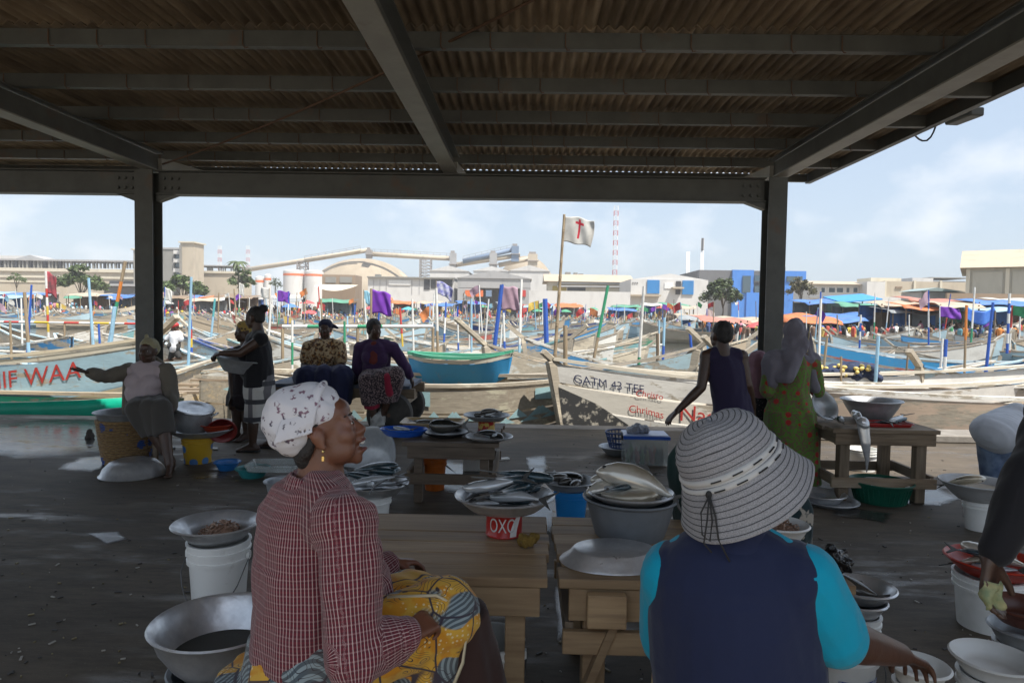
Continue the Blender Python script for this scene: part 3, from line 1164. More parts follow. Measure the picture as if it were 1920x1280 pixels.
# right-hand shore
t = thing('white_office', 'two storey white office with a row of windows right of the column', 'building', base(1575, 190))
bl(t, 'wall', 1520, 1628, 532, None, 190, 12, M_whitew)
bl(t, 'ledge', 1518, 1629, 557, 559, 189.5, 1, M_greyclad)
c = MB()
a, b = at(1515, 532, 189), at(1630, 532, 189)
c.prism([(a.x, 188.5, a.z), (a.x, 197, a.z + 1.2), (a.x, 203, a.z)], (b.x - a.x, 0, 0))
part('roof', c, M_roofcream, t, world=True)
windows(t, ((1525, 1531), (1540, 1546), (1554, 1565), (1569, 1580), (1587, 1592), (1600, 1607), (1614, 1622)), 539.5, 548, 190)
bl(t, 'door', 1571, 1580, 561, 568, 189.7, 0.4, M_dark)
t = thing('white_block', 'plain white windowless block joined to the beige block', 'building', base(1643, 186))
bl(t, 'wall', 1626, 1660, 528, None, 186, 14, M_whitew)
t = thing('beige_block', 'beige flat roofed block with white pilasters left of the hangar', 'building', base(1735, 188))
bl(t, 'wall', 1660, 1812, 528, None, 188, 14, M_beige)
for x in (1659, 1714, 1763):
    bl(t, 'pilaster', x, x + 4, 526, 556, 187.6, 0.5, M_cream)
bl(t, 'parapet', 1633, 1690, 521, 528, 192, 8, M_cream)
bl(t, 'vent', 1680, 1692, 537, 540, 187.7, 0.4, M_brownwall)
bl(t, 'plinth', 1655, 1725, 557, None, 187, 2, M_whitew)
t = thing('rooftop_block', 'small white block with faded lettering above the beige block', 'building', base(1730, 215))
bl(t, 'wall', 1711, 1750, 521, None, 215, 10, M_whitew)
t = thing('distant_roof', 'long pale roof line behind the beige block', 'building', base(1780, 230))
bl(t, 'wall', 1748, 1815, 527, None, 230, 10, M_greyclad)
bl(t, 'roof', 1746, 1815, 520, 522, 229, 12, M_greyblk)
t = thing('grey_hut', 'pale grey hut with low blue green gabled roof', 'hut', base(1760, 150))
bl(t, 'wall', 1728, 1775, 547, None, 150, 8, M_greyclad)
bl(t, 'wall', 1775, 1812, 548, None, 151, 7, M_greyblk)
c = MB()
M_bluegr = flat('blue_green_sheet', (0.28, 0.36, 0.36))
a, b, d = at(1726, 545, 149), at(1757, 539, 149), at(1812, 547, 149)
c.prism([a, b, d], (0, 9, 0))
part('roof', c, M_bluegr, t, world=True)
pa = at(1812, 503, 130)
hz = land_z(pa.x, 130)
t = thing('hangar', 'big cream hangar with panelled wall and sloping brown roof at far right', 'hangar', (pa.x, 130, hz), R(-33))
M_hang = wall_mat('hangar_panel', (0.44, 0.42, 0.35))
zE = pa.z - hz
part('wall', MB().box((25, 14, zE / 2 - 0.2), (50, 28, zE + 0.4)), M_hang, t)
for k in range(9):
    part('pilaster', MB().box((0.3 + 6.0 * k, -0.15, zE / 2 - 0.2), (0.6, 0.4, zE + 0.2)), M_cream, t)
    part('wall_panel', MB().box((3.3 + 6.0 * k, -0.05, zE / 2), (4.6, 0.25, zE - 1.4)), M_greyclad if False else M_hang, t)
c = MB()
c.prism([(-1, -1, zE + 0.05), (-1, 29, zE + 0.05), (-1, 14, zE + 4.4)], (52, 0, 0))
part('roof', c, M_roofcream, t)
t = thing('boundary_wall', 'long brown boundary wall below the cream hangar', 'wall', base(1850, 112))
bl(t, 'wall', 1776, 2010, 551, None, 112, 0.5, M_brownwall)


# ------------------------------------------------------------------ trees
def leaf_mat(name, c):
    return mat(name, c, 0.6, c2=tuple(x * 0.45 for x in c), scale=0.9, contrast=(0.35, 0.65), c3=tuple(min(1, x * 1.7) for x in c), s3=0.6, k3=(0.55, 0.8))


M_leaf = leaf_mat('acacia_leaves', (0.1, 0.15, 0.04))
M_leaf2 = leaf_mat('dull_green_leaves', (0.09, 0.125, 0.045))
M_leaf3 = leaf_mat('dry_leaves', (0.13, 0.12, 0.05))
M_bark = flat('grey_bark', (0.12, 0.1, 0.08), 0.9)
M_shadeleaf = M_leaf2


def tree(label, px, py_top, wpx, py_bot, Y, m, flatness=0.35, n=1500, seed=1, cat='tree', airy=0.75):
    r = random.Random(seed)
    top, bot = at(px, py_top, Y), at(px, py_bot, Y)
    gz = land_z(top.x, Y)
    W = wpx * Y / FPX / 2
    H = top.z - bot.z
    t = thing('tree', label, cat, (top.x, Y, gz))
    zc = (top.z + bot.z) / 2
    clumps = []
    for i in range(30):
        a, q = r.uniform(0, 2 * PI), math.sqrt(r.random())
        x, y = W * 0.8 * q * math.cos(a), W * 0.8 * q * math.sin(a)
        z = bot.z + H * (0.12 + 0.62 * (1 - q * q) * r.uniform(0.5, 1.1) + 0.2 * r.random())
        clumps.append((Vector((top.x + x, Y + y, z)), W * r.uniform(0.16, 0.36)))
    c = MB()
    c.tube([(top.x, Y, gz - 0.3), (top.x + W * 0.05, Y, gz + (bot.z - gz) * 0.6), (top.x, Y, zc)], [W * 0.045, W * 0.03, W * 0.02], 7)
    for p, s_ in clumps[:9]:
        c.tube([(top.x + W * 0.03, Y, gz + max(0.5, (bot.z - gz)) * 0.75), ((top.x + p.x) / 2, (Y + p.y) / 2, (zc + p.z) / 2 - H * 0.06), p], [W * 0.018, W * 0.012, W * 0.006], 5)
    part('trunk', c, M_bark, t, smooth=True, world=True)
    f = MB()
    for i in range(n):
        p, s_ = clumps[r.randrange(len(clumps))]
        d = Vector((r.gauss(0, 1), r.gauss(0, 1), r.gauss(0, 1))).normalized() * (r.random() ** airy)
        q = p + Vector((d.x * s_, d.y * s_, d.z * s_ * flatness * 1.6))
        k = W * r.uniform(0.05, 0.11)
        u = Vector((r.gauss(0, 1), r.gauss(0, 1), r.gauss(0, 0.5))).normalized() * k
        v = Vector((r.gauss(0, 1), r.gauss(0, 1), r.gauss(0, 0.5))).normalized() * k
        f.add([q - u, q + v * 0.7, q + u, q - v * 0.7], [(0, 1, 2, 3)])
    part('crown', f, m, t, world=True)
    return t


tree('flat topped acacia before the beige gallery at far left', 150, 497, 98, 548, 170, M_leaf, seed=1, n=3600)
tree('small round bush before the boundary wall at far left', 30, 509, 38, 530, 185, M_leaf, seed=2, n=700)
tree('wide spreading acacia below the grey office block', 342, 512, 92, 556, 165, M_leaf, seed=3, n=3600)
tree('bushy green tree under the coconut palm', 452, 500, 56, 545, 170, M_leaf, 0.5, seed=4, n=2400)
tree('small dark tree before the fuel tanks', 516, 518, 30, 542, 260, M_leaf2, 0.6, seed=5, n=700)
tree('dense green tree before the blue office building', 1356, 514, 78, 572, 140, M_leaf2, 0.5, seed=6, n=4000)
tree('thin dry leaved tree right of the column', 1503, 518, 66, 562, 150, M_leaf3, 0.5, seed=7, n=1500, airy=0.9)
# coconut palm
p = at(446, 491, 172)
t = thing('palm_tree', 'coconut palm rising above the bushy tree by the gallery', 'palm', (p.x, 172, land_z(p.x, 172)))
c = MB()
c.tube([(p.x + 0.6, 172, 0.5), (p.x + 0.3, 172, p.z * 0.5), (p.x, 172, p.z)], [0.25, 0.18, 0.14], 7)
part('trunk', c, M_bark, t, smooth=True, world=True)
f = MB()
for k in range(16):
    a = k * 2.4
    u = Vector((math.cos(a), math.sin(a), 0))
    s_ = Vector((-math.sin(a), math.cos(a), 0))
    prev = None
    for i in range(7):
        q = i / 6
        pt = p + u * (3.4 * q) + Vector((0, 0, 1.5 * q - (2.6 + (k % 3)) * q * q))
        w = 0.45 * math.sin(PI * min(1, q + 0.12))
        cur = (pt + s_ * w - Vector((0, 0, w * 0.6)), pt, pt - s_ * w - Vector((0, 0, w * 0.6)))
        if prev:
            f.add([prev[0], prev[1], cur[1], cur[0]], [(0, 1, 2, 3)])
            f.add([prev[1], prev[2], cur[2], cur[1]], [(0, 1, 2, 3)])
        prev = cur
part('crown', f, M_leaf2, t, world=True)
# ------------------------------------------------------------------ boats
def paint_wear(name, wear=0.5, wood=(0.47, 0.41, 0.32), fixed=None, sc=2.6, dirt=(0.13, 0.1, 0.07), stretch=(0.35, 1.5, 1.5)):
    """flaking paint in the object's own colour over grey wood; grime and rust runs"""
    if name in MATS:
        return MATS[name]
    m = bpy.data.materials.new(name)
    nt, N, K, P = nodes_of(m)
    P.inputs['Roughness'].default_value = 0.6
    tc = N.new('ShaderNodeTexCoord')
    oi = N.new('ShaderNodeObjectInfo')

    def noise(scale, st, off, detail=7, rough=0.68):
        mp = N.new('ShaderNodeMapping')
        mp.inputs['Scale'].default_value = st
        K(tc.outputs['Object'], mp.inputs['Vector'])
        ad = N.new('ShaderNodeVectorMath')
        ad.operation = 'ADD'
        k = N.new('ShaderNodeMath')
        k.operation = 'MULTIPLY_ADD'
        k.inputs[1].default_value = 53
        k.inputs[2].default_value = off
        K(oi.outputs['Random'], k.inputs[0])
        K(mp.outputs['Vector'], ad.inputs[0])
        K(k.outputs[0], ad.inputs[1])
        n = N.new('ShaderNodeTexNoise')
        n.inputs['Scale'].default_value = scale
        n.inputs['Detail'].default_value = detail
        n.inputs['Roughness'].default_value = rough
        K(ad.outputs[0], n.inputs['Vector'])
        return n.outputs['Fac']

    def rng(src, a, b, c=0.0, d=1.0):
        r = N.new('ShaderNodeMapRange')
        for q, v in zip(('From Min', 'From Max', 'To Min', 'To Max'), (a, b, c, d)):
            r.inputs[q].default_value = v
        K(src, r.inputs['Value'])
        return r.outputs['Result']

    def mix(f, a, b):
        x = N.new('ShaderNodeMixRGB')
        K(f, x.inputs['Fac'])
        for i, q in ((1, a), (2, b)):
            if isinstance(q, tuple):
                x.inputs[i].default_value = (*q, 1)
            else:
                K(q, x.inputs[i])
        return x.outputs['Color']
    paint = fixed if fixed else oi.outputs['Color']
    grain = noise(5, (0.4, 6, 6), 1)
    wd = mix(rng(grain, 0.35, 0.7), wood, tuple(x * 0.62 for x in wood))
    flake = noise(sc, stretch, 7)
    lo = 0.70 - 0.40 * wear
    c = mix(rng(flake, lo, lo + 0.05), paint, wd)
    c = mix(rng(noise(1.1, (0.5, 1, 1), 11), 0.5, 0.75, 0, 0.42), c, dirt)
    c = mix(rng(noise(3.5, (2.2, 1, 0.3), 21), 0.62, 0.74, 0, 0.55), c, (0.3, 0.17, 0.07))
    K(c, P.inputs['Base Color'])
    b = N.new('ShaderNodeBump')
    b.inputs['Strength'].default_value = 0.35
    b.inputs['Distance'].default_value = 0.012
    K(flake, b.inputs['Height'])
    b2 = N.new('ShaderNodeBump')
    b2.inputs['Strength'].default_value = 0.3
    b2.inputs['Distance'].default_value = 0.01
    K(grain, b2.inputs['Height'])
    K(b.outputs['Normal'], b2.inputs['Normal'])
    K(b2.outputs['Normal'], P.inputs['Normal'])
    MATS[name] = m
    return m


M_pw = paint_wear('flaking_boat_paint', 0.52)
M_pw_new = paint_wear('sound_boat_paint', 0.12)
M_pw_old = paint_wear('mostly_bare_boat_wood', 0.72)
M_hullwood = paint_wear('weathered_dugout_hull', 0.8, wood=(0.56, 0.42, 0.26), dirt=(0.22, 0.16, 0.1))
M_inwood = paint_wear('dusty_boat_inside', 0.8, wood=(0.3, 0.25, 0.19), dirt=(0.13, 0.11, 0.085))
M_letter = flat('red_lettering_paint', (0.5, 0.05, 0.04), 0.6)
M_letter_blue = flat('dark_lettering_paint', (0.03, 0.04, 0.1), 0.6)
BLUE1, BLUE2, PALE, WHITE = (0.06, 0.24, 0.47), (0.05, 0.09, 0.26), (0.4, 0.53, 0.58), (0.72, 0.7, 0.64)
TEAL, RED, YEL, GREEN, WOODC, CREAM = (0.2, 0.38, 0.39), (0.42, 0.11, 0.085), (0.58, 0.42, 0.12), (0.1, 0.29, 0.18), (0.48, 0.39, 0.28), (0.62, 0.54, 0.41)


class Hull:
    """canoe lines. s runs from -1 (stern) to 1 (bow); f from 0 (keel) to 1 (gunwale)"""

    def __init__(h, Ln, B, D, rise_b=0.7, rise_s=0.45, full=2.4, flare=0.25, keel=0.35, flip=False, bluff=0.06):
        h.L, h.B, h.D, h.rb, h.rs, h.full, h.flare, h.keel, h.bluff = Ln, B, D, rise_b, rise_s, full, flare, keel, bluff

    def half(h, s):
        return h.B / 2 * max(h.bluff, 1 - abs(s) ** h.full)

    def gun(h, s):
        return h.D + (h.rb if s > 0 else h.rs) * abs(s) ** 2.6

    def kel(h, s):
        return (h.keel * h.D) * max(0, abs(s) - 0.45) ** 2 / 0.3025

    def pt(h, s, f, side, off=0.0):
        b = h.half(s)
        z0, z1 = h.kel(s), h.gun(s)
        prof = math.sin(min(1, f / 0.62) * PI / 2) ** 0.8
        w = b * ((1 - h.flare) * prof + h.flare * f)
        z = z0 + (z1 - z0) * (f ** 1.15)
        rake = 0.16 * f * (1 if s > 0 else -0.6) * abs(s) ** 4
        return Vector((s * h.L / 2 + rake * h.D, side * max(0.0, w - off), z + off * 0.4 * (1 - f)))

    def strip(h, f0, f1, side, th=0.035, out=0.0, s0=-0.985, s1=0.985, ns=22, nf=1, mb=None, mi=0):
        mb = mb or MB()
        A, Bq = [], []
        for j in range(nf + 1):
            f = f0 + (f1 - f0) * j / nf
            for i in range(ns + 1):
                s = s0 + (s1 - s0) * i / ns
                A.append(h.pt(s, f, side, -out))
                Bq.append(h.pt(s, f, side, th - out))
        w = ns + 1
        n0 = len(A)
        fs = []
        for j in range(nf):
            for i in range(ns):
                q = (j * w + i, j * w + i + 1, (j + 1) * w + i + 1, (j + 1) * w + i)
                fs.append(q[::-1] if side > 0 else q)
                q2 = tuple(n0 + k for k in q)
                fs.append(q2 if side > 0 else q2[::-1])
        for i in range(ns):
            for j, fl in ((0, False), (nf, True)):
                q = (j * w + i, j * w + i + 1, n0 + j * w + i + 1, n0 + j * w + i)
                fs.append(q[::-1] if fl ^ (side < 0) else q)
        for i, fl in ((0, True), (ns, False)):
            for j in range(nf):
                q = (j * w + i, (j + 1) * w + i, n0 + (j + 1) * w + i, n0 + j * w + i)
                fs.append(q if fl ^ (side < 0) else q[::-1])
        mb.add(A + Bq, fs, mi)
        return mb

    def rail(h, side, w=0.09, t=0.05, ns=22, s0=-0.99, s1=0.99, mb=None, mi=0):
        mb = mb or MB()
        vs, fs = [], []
        for i in range(ns + 1):
            s = s0 + (s1 - s0) * i / ns
            p = h.pt(s, 1.0, side)
            for a, b in ((0.03, 0), (0.03, t), (-w, t), (-w, 0)):
                vs.append(p + Vector((0, side * a if p.y * side + a > 0 or a > 0 else -p.y, b)))
        for i in range(ns):
            for k in range(4):
                q = (i * 4 + k, i * 4 + (k + 1) % 4, (i + 1) * 4 + (k + 1) % 4, (i + 1) * 4 + k)
                fs.append(q if side < 0 else q[::-1])
        fs.append((0, 1, 2, 3))
        k = ns * 4
        fs.append((k + 3, k + 2, k + 1, k))
        return mb.add(vs, fs, mi)

    def stem(h, ends=((1, 0.65),), w=0.1, mb=None, mi=0):
        """the heavy upturned post that runs out past the bow or stern"""
        mb = mb or MB()
        for e, ln in ends:
            a = h.pt(e * 0.97, 0.28, 1)
            a.y = 0
            b = h.pt(e * 0.985, 1.0, 1)
            b.y = 0
            d = (b - a).normalized()
            tip = b + Vector((e * 0.8, 0, 0.62)) * ln
            mb.beam(a + Vector((e * 0.03, 0, 0)), b + Vector((e * 0.03, 0, 0)), 0.14, w * 1.6, mi)
            mb.beam(b + Vector((e * 0.03, 0, 0.003)) - (tip - b).normalized() * 0.25, tip, 0.12, w * 0.9, mi)
        return mb


BOATN = [0]


def hull_boat(label, name, bow, stern, zg, H, bands, rail_c, group=None, thw=6, draft=None, strakes=None, in_m=None, tilt=0.0, stem_ends=((1, 0.6),), hull_m=None,
              hull_c=WOODC, pm=None, cat='canoe', ns=22):
    """a detailed canoe. bow, stern: plan points; zg: gunwale height amidships. bands: [(f0, f1, colour)] strakes above the dugout"""
    b, s_ = Vector((bow[0], bow[1], 0)), Vector((stern[0], stern[1], 0))
    d = b - s_
    loc = (b + s_) / 2
    loc.z = zg - H.D
    t = thing(name, label, cat, loc, math.atan2(d.y, d.x), group)
    t.rotation_euler.x = tilt
    f_d = bands[0][0]
    hb = MB()
    for side in (-1, 1):
        H.strip(0.0, f_d, side, 0.05, ns=ns, nf=5, mb=hb)
    o = part('hull', hb, hull_m or M_hullwood, t, auto=50)
    o.color = (*hull_c, 1)
    for side in (-1, 1):
        for k, (f0, f1, c) in enumerate(bands):
            sm_ = H.strip(f0 + 0.008, f1 - 0.008, side, 0.03, out=0.012 + 0.006 * (k % 2), ns=ns)
            o = part('strake', sm_, pm or M_pw, t, auto=50)
            o.color = (*c, 1)
        o = part('gunwale', H.rail(side, ns=ns), pm or M_pw, t)
        o.color = (*rail_c, 1)
    for i in range(thw):
        s = -0.78 + 1.56 * (i + 0.5) / thw
        p, q = H.pt(s, 0.86, -1, 0.05), H.pt(s, 0.86, 1, 0.05)
        m_ = MB()
        m_.beam(p, q, 0.2, 0.04)
        part('thwart', m_, M_wood_y, t)
    m_ = MB()          # floor boards inside, so one does not look into an empty shell
    fl_pts = []
    for i in range(ns + 1):
        s = -0.9 + 1.8 * i / ns
        fl_pts.append((H.pt(s, 0.3, -1, 0.05), H.pt(s, 0.3, 1, 0.05)))
    for i in range(ns):
        a, b2 = fl_pts[i], fl_pts[i + 1]
        m_.add([a[0], a[1], b2[1], b2[0]], [(0, 3, 2, 1)])
    o = part('floor_boards', m_, in_m or M_inwood, t)
    o.color = (*WOODC, 1)
    for e in stem_ends:
        o = part('stem_post', H.stem((e,)), M_pw_old, t, bev=0.012)
        o.color = (*CREAM, 1)
    return t


def lettering(text, H, t, s_at, f_at, size, side, m, sx=1.0, italic=0.0, name='lettering', s_dir=1, out=0.022, wave=0.0):
    """painted letters bent onto the hull side"""
    cu = bpy.data.curves.new('lettering', 'FONT')
    cu.body = text
    cu.size = size
    cu.shear = italic
    tmp = bpy.data.objects.new('lettering', cu)
    col.objects.link(tmp)
    me = bpy.data.meshes.new_from_object(tmp)
    bpy.data.objects.remove(tmp)
    bm = bmesh.new()
    bm.from_mesh(me)
    bmesh.ops.subdivide_edges(bm, edges=[e for e in bm.edges if e.calc_length() > size * 0.3], cuts=2)
    bmesh.ops.triangulate(bm, faces=bm.faces)
    for v in bm.verts:
        s = s_at + s_dir * v.co.x * sx / (H.L / 2)
        f = f_at + (v.co.y + wave * math.sin(v.co.x * 9)) / max(0.3, H.gun(s) - H.kel(s))
        v.co = H.pt(s, max(0.02, min(1.05, f)), side, -out)
    bm.to_mesh(me)
    bm.free()
    me.materials.clear()
    me.materials.append(m)
    return link(name, me, t)


def pole(parent, p, h, r, colors, lean=(0, 0), name='pole', world=True, flag=None):
    """painted upright pole on a boat; colors are bands from the bottom"""
    p = Vector(p)
    top = p + Vector((lean[0] * h, lean[1] * h, h))
    c = MB()
    n = len(colors)
    mats = []
    for i, cc in enumerate(colors):
        a, b = p.lerp(top, i / n), p.lerp(top, (i + 1) / n)
        c.tube([a, b], [r * (1.12 - 0.3 * i / n), r * (1.12 - 0.3 * (i + 1) / n)], 7, mi=i)
        mats.append(cc)
    return part(name, c, mats, parent, world=world, smooth=False), top


def pmat(nm, c):
    return mat('pole_paint_' + nm, c, 0.55, c2=tuple(x * 0.6 + 0.05 for x in c), scale=6, contrast=(0.5, 0.8))


PP = {k: pmat(k, c) for k, c in dict(white=(0.7, 0.69, 0.65), blue=(0.03, 0.1, 0.42), pale=(0.3, 0.5, 0.64), red=(0.5, 0.05, 0.04), yellow=(0.6, 0.42, 0.05), green=(0.04, 0.27, 0.14),
                                     orange=(0.6, 0.2, 0.04), teal=(0.1, 0.38, 0.4)).items()}
PP['wood'] = M_bamboo
PP['dark'] = M_wood_z


def cloth_mat(nm, c, c2=None):
    return mat('cloth_' + nm, c, 0.8, c2=c2 or tuple(x * 0.7 for x in c), scale=4, bump=0.1, sheen=0.1)


def flag_mesh(w, h, seed, droop=0.25, nx=14, ny=9, amp=0.10):
    r = random.Random(seed)
    ph = r.uniform(0, 6)

    def fn(u, v):
        y = amp * w * u * math.sin(u * 7 + v * 2.2 + ph) + amp * 0.5 * w * u * math.sin(u * 13 - v * 5 + ph)
        return (w * u * (1 - 0.06 * math.sin(v * 3 + ph)), y, -h * v - droop * w * u * u + 0.03 * h * math.sin(u * 9 + ph + v * 3))
    m = MB()
    m.grid(fn, nx, ny)
    return m


def solid(o, th=0.004):
    md = o.modifiers.new('thick', 'SOLIDIFY')
    md.thickness = th
    return o


# --- the boats along the quay
def P2(px, py, Y):
    p = at(px, py, Y)
    return (p.x, p.y), p.z


# central big canoe: its weathered side faces the quay
b0, zc_ = P2(1120, 702, 10.7)
H = Hull(5.4, 1.9, 1.75, 0.12, 0.1, 3.0, 0.16, bluff=0.1)
big = hull_boat('long weathered canoe lying along the quay behind the cart, pale blue patterns on bare planks', 'canoe', (0.85, 10.8), (-4.5, 11.0), 0.44, H,
                [(0.5, 0.64, (0.55, 0.5, 0.36)), (0.64, 0.8, (0.56, 0.52, 0.38)), (0.8, 0.985, (0.6, 0.56, 0.42))], (0.6, 0.56, 0.45), thw=9, pm=M_pw_old, stem_ends=((1, 0.1),), ns=36)
M_motif = flat('pale_blue_motif_paint', (0.36, 0.55, 0.58))
for i in range(9):        # painted fan motifs along the planks
    s0 = 0.86 - i * 0.22
    mb = MB()
    for k, (dx, up) in enumerate(((-0.32, 0.17), (-0.16, 0.05), (0.0, 0.17), (0.16, 0.05), (0.32, 0.17))):
        def pp(x, z):
            s = s0 + x / (H.L / 2)
            return H.pt(s, 0.7 + z / H.D, -1, -0.035)
        mb.add([pp(dx - 0.13, up * 0.55), pp(dx + 0.13, up * 0.55), pp(dx, up + 0.05)], [(0, 1, 2)])
    part('painted_motif', mb, M_motif, big)
    if i in (1, 4):
        mb = MB()
        mb.add([H.pt(s0 + 0.08, 0.88, -1, -0.03), H.pt(s0 + 0.2, 0.86, -1, -0.03), H.pt(s0 + 0.2, 0.97, -1, -0.03), H.pt(s0 + 0.08, 0.97, -1, -0.03)], [(0, 1, 2, 3)])
        part('painted_motif', mb, flat('dark_blue_motif_paint', (0.06, 0.16, 0.22)) if i == 3 else M_motif, big)

# bow on the right of it, nosed in to the quay, black and white face
H2 = Hull(11.4, 2.1, 1.75, 0.42, 0.3, 2.2, 0.3, bluff=0.05, keel=0.3)
gat = hull_boat('white bowed canoe nosed towards the quay, black patch and dark number on its bow', 'canoe', (0.66, 10.0), (11.2, 13.9), 0.47, H2,
                [(0.48, 0.66, (0.62, 0.6, 0.55)), (0.66, 0.83, (0.66, 0.62, 0.54)), (0.83, 0.985, (0.7, 0.68, 0.63))], (0.6, 0.55, 0.45), thw=7, stem_ends=((1, 0.22),), pm=paint_wear('worn_white_boat_paint', 0.33), ns=30)
lettering('GATM 43 TEE', H2, gat, 0.95, 0.86, 0.15, 1, M_letter_blue, sx=1.0, s_dir=-1, out=0.03)
lettering('Christo', H2, gat, 0.815, 0.83, 0.12, 1, M_letter, s_dir=-1, italic=0.2, out=0.035, wave=0.01)
lettering('Chrimas', H2, gat, 0.83, 0.7, 0.14, 1, M_letter, s_dir=-1, out=0.035, wave=0.015)
lettering('Nat m', H2, gat, 0.71, 0.69, 0.3, 1, M_letter, sx=1.1, s_dir=-1, out=0.035, wave=0.02)
mb = MB()
vs = [H2.pt(s, f, 1, -0.026) for s, f in ((0.985, 0.8), (0.9, 0.72), (0.83, 0.6), (0.85, 0.52), (0.93, 0.5), (0.985, 0.5))]
mb.add(vs, [(0, 1, 2, 3, 4, 5)])
part('black_patch', mb, mat('worn_black_paint', (0.05, 0.05, 0.05), 0.6, c2=(0.5, 0.46, 0.38), scale=9, contrast=(0.52, 0.62)), gat)
vs = [H2.pt(s, f, -1, -0.026) for s, f in ((0.985, 0.85), (0.92, 0.7), (0.88, 0.55), (0.985, 0.5))]
mb = MB()
mb.add(vs, [(0, 3, 2, 1)])
part('black_patch', mb, MATS['worn_black_paint'], gat)

# long canoe on the right, white rail, faded red and blue side
H3 = Hull(9.7, 2.0, 1.7, 0.7, 0.12, 3.0, 0.18, bluff=0.08)
rb = hull_boat('long canoe at right with thick white rail and faded red, white and blue side', 'canoe', (13.4, 11.3), (3.7, 10.75), 0.4, H3,
               [(0.4, 0.56, (0.22, 0.3, 0.52)), (0.56, 0.74, (0.56, 0.36, 0.24)), (0.74, 0.985, (0.52, 0.4, 0.3))], (0.74, 0.72, 0.66), thw=8, pm=M_pw, ns=30, stem_ends=((1, 0.5), (-1, 0.35)))
for k in range(7):
    mb = MB()
    s0 = -0.62 + k * 0.11
    mb.add([H3.pt(s0, 0.6, -1, -0.035), H3.pt(s0 + 0.07, 0.63, -1, -0.035), H3.pt(s0 + 0.075, 0.68, -1, -0.035), H3.pt(s0 + 0.03, 0.66, -1, -0.035)], [(0, 1, 2, 3)])
    part('painted_motif', mb, M_letter if k % 3 else M_letter_blue, rb)

# left: pale blue canoe with red letters
H4 = Hull(13.0, 2.0, 1.85, 0.55, 0.4, 2.5, 0.3, bluff=0.05, keel=0.45)
mi = hull_boat('pale blue canoe at far left with big red letters and bare lower planks', 'canoe', (-6.55, 11.15), (-18.6, 14.2), 0.5, H4,
               [(0.46, 0.62, (0.5, 0.42, 0.28)), (0.62, 0.94, (0.34, 0.5, 0.58)), (0.94, 0.99, (0.62, 0.57, 0.46))], (0.62, 0.54, 0.4), thw=7, stem_ends=((1, 0.62),), ns=30,
               pm=paint_wear('worn_blue_boat_paint', 0.26))
lettering('MIF WAA', H4, mi, 0.61, 0.77, 0.36, -1, M_letter, sx=1.02, out=0.03)

# green tarpaulin boat low in front of it
H5 = Hull(7.0, 1.5, 1.0, 0.12, 0.2, 2.6, 0.2, bluff=0.15)
gr = hull_boat('low boat with bright green tarpaulin hung over its side, tight against the quay at left', 'canoe', (-5.35, 10.15), (-12.2, 10.35), 0.10, H5,
               [(0.5, 0.97, (0.02, 0.42, 0.26))], (0.5, 0.4, 0.28), thw=3, stem_ends=())
M_tarpg = mat('green_tarpaulin', (0.0, 0.4, 0.25), 0.38, c2=(0.0, 0.3, 0.19), scale=3, bump=0.3, bscale=5)
mb = MB()
mb.grid(lambda u, v: H5.pt(-0.97 + 1.92 * u, 1.0 - 0.92 * v, -1, -0.05 - 0.03 * math.sin(u * 38 + v * 3) * v - 0.02 * math.sin(u * 90) * v) + Vector((0, 0, 0.06 - 0.04 * v)), 90, 8)
solid(part('tarpaulin', mb, M_tarpg, gr, smooth=True), 0.006)

# plank sided boat behind the seated woman, blunt end to the right
H6 = Hull(5.4, 1.6, 1.35, 0.2, 0.2, 4.5, 0.2, bluff=0.45)
hull_boat('bare plank boat with blunt end behind the woman in the grey cardigan', 'canoe', (-5.3, 10.3), (-6.4, 15.6), 0.3, H6,
          [(0.45, 0.72, (0.46, 0.36, 0.2)), (0.72, 0.98, (0.56, 0.44, 0.28))], (0.56, 0.45, 0.3), thw=5, stem_ends=(), pm=M_pw_old)
# small blue boat
bA, bB = at(940, 690, 11.75), at(785, 690, 11.95)
H7 = Hull((bA - bB).length + 0.25, 0.95, 0.5, 0.12, 0.05, 3.2, 0.3, bluff=0.25)
bb = hull_boat('small bright blue boat with green inner rim lying across the big canoe', 'rowing_boat', (bA.x + 0.05, 11.7), (bB.x - 0.05, 11.95), at(860, 671, 11.8).z, H7,
               [(0.12, 0.86, (0.03, 0.27, 0.55)), (0.86, 0.98, (0.5, 0.48, 0.4))], (0.06, 0.32, 0.2), thw=3, stem_ends=(), pm=paint_wear('chipped_blue_boat_paint', 0.16), hull_c=(0.5, 0.4, 0.28), cat='boat')
# canoe behind the white bow, red letters
H8 = Hull(11.0, 1.7, 1.5, 0.55, 0.4, 2.4, 0.3, bluff=0.05)
c8 = hull_boat('pale canoe with raised bare bow and red letters behind the white bowed canoe', 'canoe', (3.9, 12.9), (13.9, 17.2), 0.28, H8,
               [(0.5, 0.74, (0.6, 0.5, 0.42)), (0.74, 0.98, (0.62, 0.56, 0.47))], (0.55, 0.47, 0.36), thw=6, stem_ends=((1, 0.6),))
lettering('Pa', H8, c8, 0.72, 0.72, 0.36, 1, M_letter, s_dir=-1, out=0.04)
H9 = Hull(9.5, 1.6, 1.45, 0.7, 0.4, 2.2, 0.3, bluff=0.05)
hull_boat('pale blue canoe with bow pointing right above the black bow patch', 'canoe', (2.75, 13.2), (-5.4, 16.4), 0.25, H9,
          [(0.5, 0.74, (0.5, 0.52, 0.48)), (0.74, 0.98, (0.42, 0.56, 0.6))], (0.58, 0.5, 0.4), thw=5, stem_ends=((1, 0.75),))
H10 = Hull(9.5, 1.6, 1.45, 0.7, 0.5, 2.2, 0.3, bluff=0.05)
